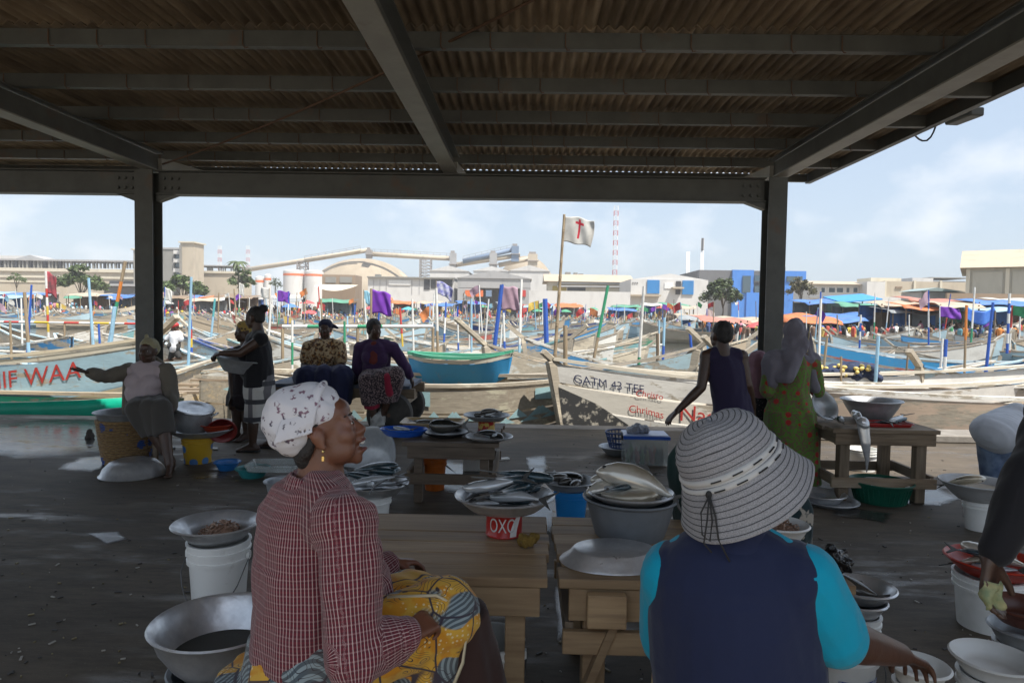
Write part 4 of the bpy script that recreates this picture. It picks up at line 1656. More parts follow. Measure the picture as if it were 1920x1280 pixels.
hull_boat('bare wooden canoe with tall slanting bow left of the flag pole', 'canoe', (-0.3, 14.2), (7.2, 18.6), 0.2, H10,
          [(0.5, 0.74, (0.52, 0.45, 0.36)), (0.74, 0.98, (0.5, 0.5, 0.46))], (0.6, 0.5, 0.38), thw=5, stem_ends=((1, 0.9),), pm=M_pw_old)
# long blue, red and yellow canoe across the water on the right
H11 = Hull(17.0, 2.1, 1.5, 0.75, 0.3, 3.0, 0.2, bluff=0.06)
c11 = hull_boat('long blue canoe with red and yellow painted blocks across the water at right', 'canoe', (9.8, 22.5), (26.0, 25.5), 0.05, H11,
                [(0.42, 0.6, (0.5, 0.22, 0.18)), (0.6, 0.97, (0.04, 0.26, 0.5))], (0.45, 0.55, 0.6), thw=8, stem_ends=((1, 0.3),), pm=paint_wear('bright_boat_paint', 0.2), hull_c=(0.45, 0.16, 0.12))
for s0, s1, cc in ((0.12, -0.02, PP['red']), (-0.02, -0.38, PP['yellow']), (-0.38, -0.52, PP['red'])):
    mb = H11.strip(0.62, 0.95, 1, 0.01, out=0.045, s0=min(s0, s1), s1=max(s0, s1), ns=8)
    part('painted_block', mb, cc, c11)
lettering('FAITH', H11, c11, -0.1, 0.7, 0.32, 1, M_letter, s_dir=-1, out=0.07)

# the tall bamboo pole with the white cross flag
fp = at(1036, 698, 11.4)
ft = at(1058, 402, 11.4)
fpole = thing('flag_pole', 'tall bamboo pole standing in the big canoe, carrying the white flag', 'pole', fp - Vector((0, 0, 0.5)))
c = MB()
n = 12
for i in range(n):
    a, b = (fp - Vector((0, 0, 0.5))).lerp(ft, i / n), (fp - Vector((0, 0, 0.5))).lerp(ft, (i + 1) / n)
    r0 = 0.034 - 0.0012 * i
    c.tube([a, a.lerp(b, 0.06), a.lerp(b, 0.94), b], [r0 * 1.15, r0, r0 * 0.97, r0 * 1.12], 8)
part('bamboo', c, M_bamboo, fpole, smooth=True, world=True)
fl0 = at(1060, 405, 11.4)
fw = 0.47
fm = flag_mesh(fw, 0.43, 5, droop=0.12, nx=28, ny=22, amp=0.07)
M_flagw = mat('dirty_white_flag', (0.55, 0.54, 0.5), 0.8, c2=(0.42, 0.41, 0.38), scale=5, bump=0.1)
f_o = part('white_flag', fm, [M_flagw, flat('red_flag_cross', (0.5, 0.03, 0.05))], None, smooth=True)
mis = [0] * len(f_o.data.polygons)
for pi_, p in enumerate(f_o.data.polygons):
    i, j = pi_ % 28, pi_ // 28
    if (13 <= i <= 14 and 2 <= j <= 16) or (10 <= i <= 17 and 4 <= j <= 5):
        mis[pi_] = 1
f_o.data.polygons.foreach_set('material_index', mis)
f_o.location = fl0
f_o.rotation_euler = (0, R(4), R(-8))
solid(f_o)
tag(f_o, 'white flag with red cross blowing from the tall bamboo pole', 'flag')

# --- simple canoes: templates whose hull, thwarts and rails keep separate parts when near
def simple_canoe(kind, detailed):
    Ls, Bs, Ds, rb_, rs_ = [(9, 1.6, 1.3, 0.75, 0.5), (11, 1.7, 1.35, 0.9, 0.5), (7, 1.5, 1.15, 0.6, 0.35), (10, 1.8, 1.4, 0.5, 0.4)][kind]
    Hh = Hull(Ls, Bs, Ds, rb_, rs_, 2.3, 0.25, bluff=0.06)
    ns = 14 if detailed else 9
    hb, st, ra, th, fl2, sp = MB(), MB(), MB(), MB(), MB(), MB()
    for side in (-1, 1):
        Hh.strip(0.1, 0.56, side, 0.04, ns=ns, nf=2, mb=hb)
        Hh.strip(0.57, 0.985, side, 0.03, out=0.02, ns=ns, mb=st)
        Hh.rail(side, ns=ns, mb=ra)
    for i in range(5):
        s = -0.7 + 1.4 * i / 4
        th.beam(Hh.pt(s, 0.86, -1, 0.05), Hh.pt(s, 0.86, 1, 0.05), 0.22, 0.04)
    for i in range(ns):
        a, b = -0.9 + 1.8 * i / ns, -0.9 + 1.8 * (i + 1) / ns
        fl2.add([Hh.pt(a, 0.35, -1, 0.04), Hh.pt(a, 0.35, 1, 0.04), Hh.pt(b, 0.35, 1, 0.04), Hh.pt(b, 0.35, -1, 0.04)], [(0, 3, 2, 1)])
    Hh.stem(((1, 0.55),), mb=sp)
    return Hh, hb, st, ra, th, fl2, sp


COLS = [('pale blue', PALE), ('white', WHITE), ('bright blue', BLUE1), ('dark blue', BLUE2), ('teal', TEAL), ('bare wood', WOODC), ('cream', CREAM), ('red', RED), ('green', GREEN), ('yellow', YEL)]
WTS = [8, 7, 2.5, 1, 1.5, 4, 5, 0.7, 0.5, 0.4]
protoD, protoS = [], []
for k in range(4):
    Hh, hb, st, ra, th, fl2, sp = simple_canoe(k, True)
    protoD.append((Hh, [('hull', hb.mesh('canoe_hull', M_pw), 0), ('strake', st.mesh('canoe_strake', M_pw), 1), ('gunwale', ra.mesh('canoe_gunwale', M_pw), 2),
                        ('thwart', th.mesh('canoe_thwart', M_wood_y), 3), ('floor_boards', fl2.mesh('canoe_floor', M_inwood), 4), ('stem_post', sp.mesh('canoe_stem', M_pw_old), 5)]))
    Hh, hb, st, ra, th, fl2, sp = simple_canoe(k, False)
    one = MB()
    for i, q in enumerate((hb, st, ra, th, fl2, sp)):
        one.add(q.v, q.f, [0, 0, 1, 1, 1, 2][i])
    protoS.append((Hh, one.mesh('far_canoe', [M_pw_new, M_inwood, M_pw_old])))


def pick(r):
    return COLS[r.choices(range(len(COLS)), WTS)[0]]


SPOTS = [(300, 'before the gallery'), (480, 'below the coconut palm'), (620, 'before the fuel tanks'), (780, 'in line with the dome'), (880, 'before the pale depot'), (1010, 'before the grey gabled shed'),
         (1180, 'below the cannery wall'), (1340, 'before the blue door warehouse'), (1520, 'before the blue office'), (1660, 'before the white office'), (1800, 'before the beige block'), (9999, 'before the cream hangar')]


def px_of(p):
    d = CAM_R.inverted() @ (Vector(p) - Vector((0, 0, CAM_H)))
    return 960 + FPX * d.x / -d.z, 640 - FPX * d.y / -d.z


def spot(p):
    x = px_of(p)[0]
    for lim, s in SPOTS:
        if x < lim:
            return s


def canoe(x, y, rz, kind, r, detailed, zoff=0.0, row='', rollx=None):
    (n1, c1), (n2, c2) = pick(r), pick(r)
    where = spot((x, y, 0))
    nm = 'canoe'
    loc = (x, y, WATER_Z - 0.42 + zoff)
    if detailed:
        Hh, ps = protoD[kind]
        pc = mast_name = ''
        lab = f'{n1} canoe with {n2} rail {row} {where}'
        t = thing(nm, lab, 'canoe', loc, rz, 'canoes moored between the quay and the far shore')
        for pn, me, k in ps:
            o = link(pn, me, t)
            o.color = (*[mixc(WOODC, c1, 0.3), c1, c2, WOODC, WOODC, CREAM][k], 1)
        t.rotation_euler.x = r.uniform(-0.06, 0.06)
    else:
        Hh, me = protoS[kind]
        o = link(nm, me, None, loc)
        o.rotation_euler = (r.uniform(-0.07, 0.07), 0, rz)
        o.color = (*c1, 1)
        tag(o, f'{n1} canoe {row} {where}', 'canoe', 'canoes crowded along the far shore')
        t = o
    return t, Hh


def mixc(a, b, t):
    return tuple(p + (q - p) * t for p, q in zip(a, b))


rb_ = random.Random(21)
placed = []


def free(x, y, rz, Lh, gap):
    c, s = math.cos(rz), math.sin(rz)
    pts = [(x + c * k * Lh, y + s * k * Lh) for k in (-0.9, -0.45, 0, 0.45, 0.9)]
    for q in placed:
        for a in pts:
            for b in q:
                if (a[0] - b[0]) ** 2 + (a[1] - b[1]) ** 2 < gap * gap:
                    return False
    placed.append(pts)
    return True


POLE_SETS = [('white',), ('white', 'blue', 'white', 'blue'), ('pale',), ('blue',), ('wood',), ('wood',), ('dark',), ('red', 'white', 'red'), ('pale', 'white'), ('yellow', 'red', 'yellow', 'blue'), ('green', 'white'), ('white',)]
FLAGC = {k: cloth_mat('flag_' + k, c) for k, c in dict(purple=(0.16, 0.03, 0.36), white=(0.62, 0.61, 0.57), red=(0.5, 0.05, 0.05), pale=(0.25, 0.5, 0.62), orange=(0.6, 0.2, 0.06), green=(0.06, 0.32, 0.14), yellow=(0.6, 0.42, 0.08),
                                                       black=(0.04, 0.04, 0.05), mauve=(0.36, 0.24, 0.3)).items()}


def mast(t, Hh, r, h, near):
    cols = r.choice(POLE_SETS)
    s = r.uniform(-0.6, 0.6)
    p = Hh.pt(s, 0.4, r.choice((-1, 1)), 0.1)
    o, top = pole(t, p, h, 0.034 if near else 0.045, [PP[k] for k in cols], (r.uniform(-0.08, 0.08), r.uniform(-0.08, 0.08)), world=False)
    return o, top


# middle water: boats of the near pack
n = 0
tries = 0
while n < 88 and tries < 4000:
    tries += 1
    y = 14.5 + 30 * rb_.random() ** 1.25
    px = rb_.uniform(-120, 2050)
    x = at(px, 600, y).x
    if (px > 1050 and y > 17.5) or (px < 480 and y > 27):
        continue
    if px > 1500 and (y > 19 or y < 14):
        continue
    rz = rb_.choice((0, PI)) + rb_.gauss(0.15 if px < 900 else -0.1, 0.42)
    k = rb_.randrange(4)
    if not free(x, y, rz, protoD[k][0].L / 2, 0.92):
        continue
    row = 'behind the quay boats' if y < 19 else ('amid the pack' if y < 30 else 'behind the pack')
    t, Hh = canoe(x, y, rz, k, rb_, y < 30, 0.1 if y < 19 else 0, row)
    n += 1
    if y < 30:
        if rb_.random() < 0.75:
            mast(t, Hh, rb_, rb_.uniform(1.8, 3.2), True)
    elif rb_.random() < 0.5:
        mast(t, Hh, rb_, rb_.uniform(2.0, 3.4), False)
# beyond the open water: the packed far boats
n = 0
tries = 0
while n < 285 and tries < 14000:
    tries += 1
    px = rb_.uniform(-60, 1990)
    if px < 480:
        y = rb_.uniform(74, 100)
    elif px < 1060:
        y = 46 + 90 * rb_.random() ** 1.3
    elif px < 1560:
        y = rb_.uniform(50, 125) if rb_.random() < 0.03 else rb_.uniform(94, 136)
    else:
        y = rb_.uniform(27, 58)
    x = at(px, 600, y).x
    if y > shore_y(x) + 3:
        continue
    rz = rb_.choice((0, PI)) + rb_.gauss(0, 0.5)
    k = rb_.randrange(4)
    if not free(x, y, rz, protoS[k][0].L / 2, 1.05 if y < 60 else 0.95):
        continue
    up = max(0, land_z(x, y) - WATER_Z + 0.2) if y > shore_y(x) - 2 else 0
    row = 'afloat by itself' if False else ('across the open water' if y < 85 else 'at the far waterline')
    t, Hh = canoe(x, y, rz, k, rb_, False, up + rb_.uniform(-0.05, 0.15), row)
    n += 1
    if rb_.random() < 0.6:
        o, top = mast(t, Hh, rb_, rb_.uniform(2.2, 4.2), False)
        if rb_.random() < 0.4:
            w = rb_.uniform(0.5, 1.1)
            fo = part('flag', flag_mesh(w, w * 0.7, rb_.randrange(99), 0.3, 6, 4), FLAGC[rb_.choices(list(FLAGC), (2, 4, 3, 2, 1, 1, 1, 1, 1))[0]], o, smooth=True)
            fo.location = top
            fo.rotation_euler = (0, R(rb_.uniform(0, 25)), rb_.uniform(-0.6, 0.6))
# ------------------------------------------------------------------ market stalls, umbrellas and people on the far shore
TARPS = [('blue', (0.08, 0.2, 0.5)), ('orange', (0.6, 0.18, 0.06)), ('white', (0.66, 0.65, 0.6)), ('beige', (0.48, 0.4, 0.3)), ('grey', (0.3, 0.32, 0.33)), ('faded red', (0.5, 0.2, 0.15)),
         ('light blue', (0.3, 0.45, 0.55)), ('green', (0.1, 0.3, 0.2)), ('brown', (0.25, 0.18, 0.12))]
TM = {k: mat('tarp_' + k.replace(' ', '_'), c, 0.7, c2=tuple(x * 0.65 for x in c), scale=1.2, c3=tuple(x * 0.5 + 0.12 for x in c), s3=0.6, bump=0.1) for k, c in TARPS}
M_stallwood = flat('stall_timber', (0.2, 0.15, 0.1), 0.8)
M_goods = mat('heaped_goods', (0.2, 0.13, 0.09), 0.9, c2=(0.4, 0.34, 0.28), scale=2.5, c3=(0.1, 0.14, 0.3), s3=1.7, k3=(0.55, 0.6))


def stall(x, y, w, d, h, tk, lab, r, wall=None, rz=0.0, group='market stalls along the shore'):
    z = land_z(x, y)
    t = thing('market_stall', lab, 'stall', (x, y, z), rz, group)
    for sx in (-1, 1):
        for sy in (-1, 1):
            c = MB()
            c.tube([(sx * w * 0.46, sy * d * 0.46, -0.4), (sx * w * 0.46, sy * d * 0.46, h)], 0.06, 6)
            part('post', c, M_stallwood, t)
    c = MB()
    sag, sl, ph = r.uniform(0.05, 0.3), r.uniform(-0.35, 0.35), r.uniform(0, 6)
    c.grid(lambda u, v: ((u - 0.5) * w * 1.08, (v - 0.5) * d * 1.15, h + sl * (u - 0.5) + 0.35 * v - sag * math.sin(PI * u) * math.sin(PI * v) + 0.07 * math.sin(u * 11 + ph) + (-0.25 if v < 0.01 else 0)), 10, 6)
    solid(part('tarpaulin_roof', c, TM[tk], t, smooth=True), 0.02)
    c = MB()
    c.box((0, -d * 0.2, 0.42), (w * 0.85, d * 0.4, 0.8))
    part('counter', c, M_stallwood, t)
    c = MB()
    for i in range(5):
        c.ell((r.uniform(-0.36, 0.36) * w, -d * 0.2, 0.9), (w * 0.09, 0.3, r.uniform(0.12, 0.3)), n=7, m=5)
    part('heaped_goods', c, M_goods, t)['kind'] = 'stuff'
    if wall:
        c = MB()
        c.grid(lambda u, v: ((u - 0.5) * w * 0.95, d * 0.4 + 0.06 * math.sin(u * 25), 0.1 + (h - 0.2) * v), 14, 2)
        solid(part('cloth_wall', c, TM[wall], t), 0.02)
    return t


r = random.Random(5)
# the right-hand beach
spec = [(1552, 62, 5.0, 'blue', 'blue'), (1518, 58, 4.2, 'orange', 'brown'), (1580, 66, 5.0, 'blue', 'grey'), (1605, 70, 4.0, 'green', 'grey'), (1668, 64, 4.4, 'beige', 'blue'), (1700, 61, 4.5, 'grey', 'brown'),
        (1725, 60, 4.0, 'orange', 'blue'), (1752, 66, 6.0, 'faded red', 'brown'), (1785, 70, 5.5, 'faded red', 'grey'), (1770, 60, 4.2, 'beige', 'grey'), (1826, 62, 5.0, 'light blue', 'green'), (1862, 64, 5.6, 'blue', 'blue'),
        (1900, 70, 5.5, 'white', 'brown'), (1945, 66, 6.0, 'white', 'brown'), (1650, 80, 6.0, 'light blue', 'grey'), (1850, 80, 7.0, 'white', 'grey'), (1905, 84, 7.0, 'white', 'brown'), (1540, 82, 6.0, 'blue', 'grey')]
names = ['left of the green hut', 'nearest the column', 'with bright sheet, beside the green hut', 'under the dry tree', 'right of the green hut', 'with sagging canvas near the waterline', 'with torn canvas in the middle of the beach',
         'with long flat canopy behind the beach', 'with wide canopy before the grey hut', 'with drooping cover below the grey hut', 'left of the blue banner', 'behind the big blue banner',
         'before the boundary wall', 'at the right edge of the beach', 'in the second row below the beige block', 'in the back row under the boundary wall', 'far back below the hangar wall', 'in the back row before the white office']
for (px, y, w, tk, wl), nm in zip(spec, names):
    p = at(px, 600, y)
    stall(p.x, y, w, 3.4, r.uniform(2.5, 3.2), tk, f'{tk} roofed market stall {nm}', r, wl, r.uniform(-0.25, 0.25), 'stalls on the right-hand beach')
# green hut with blue roof
p = at(1612, 570, 76)
t = thing('market_hut', 'green walled hut with bright blue sheet roof on the right-hand beach', 'hut', (p.x, 76, land_z(p.x, 76)))
zt = at(1612, 565, 76).z
bl(t, 'wall', 1580, 1612, 568, None, 76, 4, flat('dull_green_boards', (0.07, 0.13, 0.1)))
c = MB()
a, b = at(1577, 566, 75.4), at(1655, 560, 75.4)
c.add([a, b, (b.x, 80, b.z + 0.7), (a.x, 80, a.z + 0.7), (a.x, 75.4, a.z - 0.12), (b.x, 75.4, b.z - 0.12), (b.x, 80, b.z + 0.58), (a.x, 80, a.z + 0.58)],
      [(0, 1, 2, 3), (4, 7, 6, 5), (0, 4, 5, 1), (1, 5, 6, 2), (2, 6, 7, 3), (3, 7, 4, 0)])
part('roof', c, flat('bright_blue_sheet', (0.05, 0.28, 0.62)), t, world=True)
for x in (1617, 1634, 1652):
    bl(t, 'post', x, x + 1.4, 564, None, 76, 0.12, M_stallwood)

# the long crowded shore in the middle and left
k = 0
tries = 0
done = []
while k < 46 and tries < 900:
    tries += 1
    px = r.uniform(-30, 1500)
    x0 = at(px, 575, 140).x
    y = shore_y(at(px, 575, 125).x) + r.uniform(5, 26)
    x = at(px, 575, y).x
    if any((x - a) ** 2 + (y - b) ** 2 < 20 for a, b in done):
        continue
    done.append((x, y))
    tk = r.choice(TARPS)[0]
    deep = 'near the water' if y < shore_y(x) + 12 else 'set back from the water'
    stall(x, y, r.uniform(4, 6), 3.2, r.uniform(2.4, 3.1), tk, f'{tk} canopied market stall {deep} {spot((x, y, 1))}', r, r.choice((None, 'brown', 'grey', 'blue')), r.uniform(-0.3, 0.3))
    k += 1
# umbrellas
UMB = [('red and white', (0.55, 0.1, 0.1)), ('blue', (0.08, 0.2, 0.5)), ('yellow', (0.6, 0.42, 0.08)), ('white', (0.65, 0.64, 0.6)), ('green', (0.08, 0.32, 0.18)), ('turquoise', (0.1, 0.4, 0.45))]
for i in range(22):
    px = r.uniform(20, 1440)
    y = shore_y(at(px, 575, 125).x) + r.uniform(1, 12)
    x = at(px, 575, y).x
    n1, c1 = r.choice(UMB)
    z = land_z(x, y)
    t = thing('umbrella', f'{n1} market umbrella over the crowd {spot((x, y, 1))}', 'umbrella', (x, y, z), 0, 'umbrellas over the market crowd')
    c = MB()
    c.tube([(0, 0, -0.3), (0, 0, 2.6)], 0.03, 6)
    part('pole', c, M_stallwood, t)
    c = MB()
    c.lathe([(1.3, 2.15), (0.95, 2.38), (0.5, 2.58), (0.02, 2.7)], 8)
    part('canopy', c, mat('umbrella_' + n1.replace(' ', '_'), c1, 0.7, c2=tuple(q * 0.8 for q in c1), scale=2), t)


# people on the shore and in the boats: one small figure with its clothing, copied
def small_person_mesh(kind):
    m = MB()
    arm = [((0.3, 0.1), (0.24, 0.0)), ((0.42, 0.05), (0.3, 0.35)), ((0.26, 0.0), (0.3, -0.25))][kind]
    m.cap((0, 0.09, 0.04), (0, 0.08, 0.8), 0.065, 0.09, 6, mi=1)
    m.cap((0.0 if kind else 0.12, -0.09, 0.04), (0, -0.08, 0.8), 0.065, 0.09, 6, mi=1)
    m.cap((0, 0, 0.8), (0.02, 0, 1.33), 0.15, 0.19, 8, mi=0)
    for s, (e, f) in zip((-1, 1), (arm, arm[::-1])):
        m.cap((0.02, s * 0.2, 1.34), (0.08, s * (0.2 + e[0] * 0.25), 1.08), 0.06, 0.05, 6, mi=0)
        m.cap((0.08, s * (0.2 + e[0] * 0.25), 1.08), (0.22 + f[1] * 0.3, s * 0.2, 0.92 + f[1]), 0.045, 0.035, 5, mi=2)
    m.cap((0.02, 0, 1.36), (0.03, 0, 1.5), 0.06, 0.055, 6, mi=2)
    m.ell((0.04, 0, 1.6), (0.1, 0.085, 0.125), n=8, m=6, mi=2)
    return m.mesh('person', [mat('bright_small_clothes', (0.5, 0.5, 0.5), 0.85, objcol=True), mat('dark_small_clothes', (0.05, 0.05, 0.07), 0.85, randv=0.5), mat('small_figure_skin', (0.06, 0.035, 0.025), 0.6)], smooth=True)


pms = [small_person_mesh(i) for i in range(3)]
CL = [('white', (0.7, 0.7, 0.68)), ('red', (0.5, 0.05, 0.05)), ('blue', (0.06, 0.12, 0.4)), ('yellow', (0.62, 0.45, 0.06)), ('black', (0.03, 0.03, 0.03)), ('orange', (0.6, 0.22, 0.05)), ('green', (0.06, 0.25, 0.12)),
      ('purple', (0.22, 0.06, 0.35)), ('grey', (0.3, 0.3, 0.3)), ('pink', (0.6, 0.25, 0.32)), ('brown', (0.2, 0.12, 0.08)), ('light blue', (0.3, 0.45, 0.6))]
for i in range(230):
    px = r.uniform(-10, 1470) if i < 190 else r.uniform(1490, 1930)
    sy = shore_y(at(px, 575, 125 if px > 480 else 98).x)
    if i >= 190:
        sy = 55
    y = sy + r.uniform(-3, 16)
    x = at(px, 575, y).x
    o = link('person', pms[r.randrange(3)], None, (x, y, max(land_z(x, y), WATER_Z + 0.35)))
    o.rotation_euler = (0, 0, r.uniform(0, 2 * PI))
    s_ = r.uniform(0.92, 1.08)
    o.scale = (s_, s_, s_)
    cn, cc = r.choice(CL)
    o.color = (*cc, 1)
    where = 'at the water' if y < sy + 3 else ('among the stalls' if y < sy + 9 else 'behind the stalls')
    tag(o, f'person in {cn} top {where} {spot((x, y, 1))}', 'person', 'people on the far shore')
# the mass of goods, nets, benches and bystanders too small to tell apart
pal = []
for cc in ((0.2, 0.13, 0.09), (0.45, 0.4, 0.34), (0.06, 0.09, 0.2), (0.5, 0.1, 0.07), (0.62, 0.6, 0.56), (0.03, 0.03, 0.035), (0.1, 0.25, 0.3), (0.5, 0.36, 0.1)):
    pal.append(flat('clutter_%d' % len(pal), cc, 0.9))
c = MB()
for i in range(2600):
    px = r.uniform(-40, 1510) if i < 2100 else r.uniform(1490, 1960)
    sy = shore_y(at(px, 575, 125 if px > 480 else 98).x) if i < 2100 else 54.5
    y = sy + r.uniform(-2, 26 if i < 2100 else 14)
    x = at(px, 575, y).x
    z = max(land_z(x, y), WATER_Z + 0.3)
    if r.random() < 0.55:       # a standing or bending bystander
        h = r.uniform(1.1, 1.7)
        k = r.randrange(8)
        c.cap((x, y, z), (x + r.uniform(-0.1, 0.1), y, z + h * 0.55), 0.12, 0.14, 5, mi=r.randrange(8))
        c.cap((x, y, z + h * 0.52), (x + r.uniform(-0.2, 0.2), y, z + h * 0.84), 0.16, 0.19, 5, mi=k)
        c.ell((x + r.uniform(-0.1, 0.1), y, z + h * 0.94), (0.1, 0.1, 0.12), n=5, m=4, mi=5)
    elif r.random() < 0.5:
        w = r.uniform(0.2, 0.7)
        c.box((x, y, z + w * 0.3), (w, w, w * 0.6), r.uniform(0, 3), mi=r.randrange(8))
    else:
        c.ell((x, y, z + 0.1), (r.uniform(0.2, 0.6), 0.4, r.uniform(0.15, 0.45)), n=6, m=4, mi=r.randrange(8))
tag(part('market_clutter', c, pal), 'dense mass of goods, nets and bystanders along the far shore', 'crowd', kind='stuff')

# banner and flags that stand out
def flag_thing(lab, px, py, w_px, h_px, Y, m, base_py, pole_cols, lean=0.0, seed=3, amp=0.1, droop=0.2, name='flag_pole', pr=0.03, rzf=0.0):
    top = at(px, py, Y)
    bot = at(px - lean, base_py, Y)
    t = thing(name, lab, 'flag', bot)
    n = len(pole_cols)
    c = MB()
    for i in range(n):
        c.tube([bot.lerp(top, i / n), bot.lerp(top, (i + 1) / n)], pr, 8, mi=i)
    part('pole', c, [PP[k] for k in pole_cols], t, world=True, smooth=False)
    k = Y / FPX
    f = part('flag', flag_mesh(w_px * k, h_px * k, seed, droop, 18, 12, amp), m, t, smooth=True)
    f.location = top - t.location - Vector((0, 0, 0.03))
    f.rotation_euler = (0, 0, rzf)
    solid(f)
    return t


flag_thing('large plain purple flag on a thin pole behind the two seated women', 696, 541, 38, 43, 16, FLAGC['purple'], 690, ('wood',), seed=8, amp=0.13)
flag_thing('torn mauve net flag on a leaning bright blue pole', 941, 534, 32, 44, 15, FLAGC['mauve'], 668, ('blue',), lean=16, seed=4, pr=0.045, droop=0.05)
flag_thing('purple and yellow flag beside a white one at left of the seated women', 520, 544, 24, 20, 60, FLAGC['purple'], 620, ('pale',), seed=2)
flag_thing('worn white flag left of the purple and yellow flag', 505, 540, -16, 20, 61, FLAGC['white'], 620, ('wood',), seed=9)
flag_thing('pale blue hanging flag left of the large purple flag', 682, 543, 12, 24, 40, FLAGC['pale'], 640, ('wood',), seed=11, droop=0.4)
flag_thing('dark blue, white and purple striped flag before the pale depot', 818, 526, 30, 24, 55, cloth_mat('flag_striped', (0.1, 0.1, 0.4), (0.55, 0.55, 0.55)), 620, ('wood',), seed=6, droop=0.5)
flag_thing('purple flag on white pole before the beach stalls at right', 1762, 573, 36, 20, 38, FLAGC['purple'], 640, ('white', 'pale', 'white'), seed=12, droop=0.15)
flag_thing('white pennant on blue striped pole right of the column', 309, 538, 14, 24, 40, FLAGC['white'], 630, ('blue', 'pale', 'blue', 'pale', 'blue'), seed=13, droop=0.5)
flag_thing('white flag on a thin white pole left of the standing woman', 449, 530, 9, 22, 60, FLAGC['white'], 600, ('green', 'white', 'white'), seed=14, droop=0.5)
flag_thing('ragged red and black flag on banded pole at far left', 86, 508, 20, 40, 30, cloth_mat('flag_redblack', (0.4, 0.06, 0.08), (0.06, 0.05, 0.05)), 655, ('blue', 'white', 'yellow', 'red', 'yellow', 'white', 'red', 'white', 'white'), lean=-6, seed=15, droop=0.6, pr=0.05)
# blue banner
p0, p1 = at(1815, 576, 46), at(1867, 585, 46)
ba_ = thing('banner', 'big blue printed banner with pale shape hung over a stall at right', 'banner', ((p0.x + p1.x) / 2, 46, 0))
c = MB()
c.grid(lambda u, v: (p0.x + (p1.x - p0.x) * u, 46 + 0.15 * math.sin(u * 9), p0.z - 0.25 * math.sin(PI * u) - (0.95 - 0.3 * abs(u - 0.5)) * v), 16, 8)
solid(part('sheet', c, mat('blue_banner_print', (0.03, 0.12, 0.5), 0.6, c2=(0.08, 0.22, 0.6), scale=2, c3=(0.5, 0.48, 0.35), s3=0.9, k3=(0.66, 0.7)), ba_, smooth=True, world=True))
for q in (p0, p1):
    c = MB()
    c.tube([(q.x, 46.05, q.z + 0.1), (q.x, 46.05, -1.0)], 0.05, 6)
    part('pole', c, M_stallwood, ba_, world=True)
# named poles standing in the near boats
for i, (px, y0, y1, Y, w, cols, lean, lab) in enumerate((
        (215, 575, 665, 17, 0.07, ('pale',), -10, 'pale blue pole crossing a bare one above the red lettered canoe'),
        (235, 490, 640, 22, 0.075, ('pale', 'pale', 'green', 'orange', 'wood'), -30, 'leaning pole painted pale blue, green and orange at left of the column'),
        (46, 548, 660, 15, 0.05, ('pale', 'wood', 'wood'), 8, 'grey wooden pole over a pale blue foot at far left'),
        (171, 575, 640, 20, 0.05, ('dark',), 0, 'short bare pole between the two blue poles at left'),
        (357, 600, 668, 18, 0.055, ('pale', 'blue', 'yellow', 'red', 'blue'), 2, 'short thick pole banded blue, yellow and red near the man in white'),
        (403, 560, 640, 22, 0.05, ('pale', 'pale', 'teal'), -8, 'leaning pale blue pole left of the standing woman'),
        (548, 600, 700, 14, 0.035, ('white', 'green', 'white'), 0, 'green and white rail post left of the flowered blouse'),
        (646, 602, 700, 14, 0.035, ('white', 'green', 'green'), 0, 'green and white rail post between the seated women'),
        (750, 577, 635, 24, 0.05, ('yellow', 'red', 'red'), 4, 'red pole with yellow foot right of the seated women'),
        (773, 560, 640, 22, 0.045, ('white',), 2, 'slim white pole right of the red pole'),
        (818, 540, 668, 14, 0.04, ('wood', 'white'), 3, 'bare wooden pole left of the small blue boat'),
        (884, 560, 640, 20, 0.04, ('pale',), 0, 'thin pale pole right of the dark canopy boat'),
        (1022, 560, 655, 18, 0.09, ('blue',), 3, 'thick bright blue pole left of the tall bamboo'),
        (1060, 610, 690, 13, 0.06, ('wood',), 0, 'forked timber post right of the tall bamboo'),
        (1140, 535, 690, 16, 0.05, ('wood', 'wood', 'green', 'green'), -30, 'slanting rod pole with green upper part behind the white bow'),
        (1236, 600, 660, 20, 0.035, ('white', 'white', 'pale'), 0, 'white pole with brown post before the purple flag'),
        (1246, 595, 680, 17, 0.045, ('blue', 'pale'), -3, 'blue pole left of the woman in navy'),
        (1292, 605, 650, 22, 0.06, ('blue',), 4, 'short blue pole beside the red and white canoe'),
        (1233, 625, 678, 15, 0.05, ('dark',), 0, 'brown square post behind the white bow'),
        (1614, 590, 640, 30, 0.06, ('blue', 'white', 'blue', 'white'), -2, 'blue and white banded pole at left of the beach boats'),
        (1647, 630, 708, 13, 0.045, ('pale',), -5, 'weathered pale pole standing in the net boat'),
        (1577, 668, 712, 13, 0.03, ('wood',), 0, 'short wooden stake beside the heaped net'),
        (1704, 645, 690, 15, 0.03, ('dark',), -4, 'thin dark stake left of the lashed stem'),
        (1774, 636, 688, 15, 0.05, ('white', 'blue'), -3, 'dark blue and white short pole before the painted long canoe'),
        (1812, 572, 676, 15, 0.035, ('wood', 'orange'), -3, 'thin bare pole in front of the blue banner'),
        (1893, 550, 640, 24, 0.06, ('blue', 'white', 'blue', 'white', 'blue', 'white'), -4, 'tall blue and white banded pole near the right edge'))):
    a, b = at(px + lean, y1, Y), at(px, y0, Y)
    a = a + (a - b) * 0.25
    t = thing('boat_pole', lab, 'pole', a)
    c = MB()
    n = len(cols)
    for j in range(n):
        c.tube([a.lerp(b, j / n), a.lerp(b, (j + 1) / n)], [w * 0.72, w * 0.7], 8, mi=j)
    part('shaft', c, [PP[k] for k in cols], t, world=True)
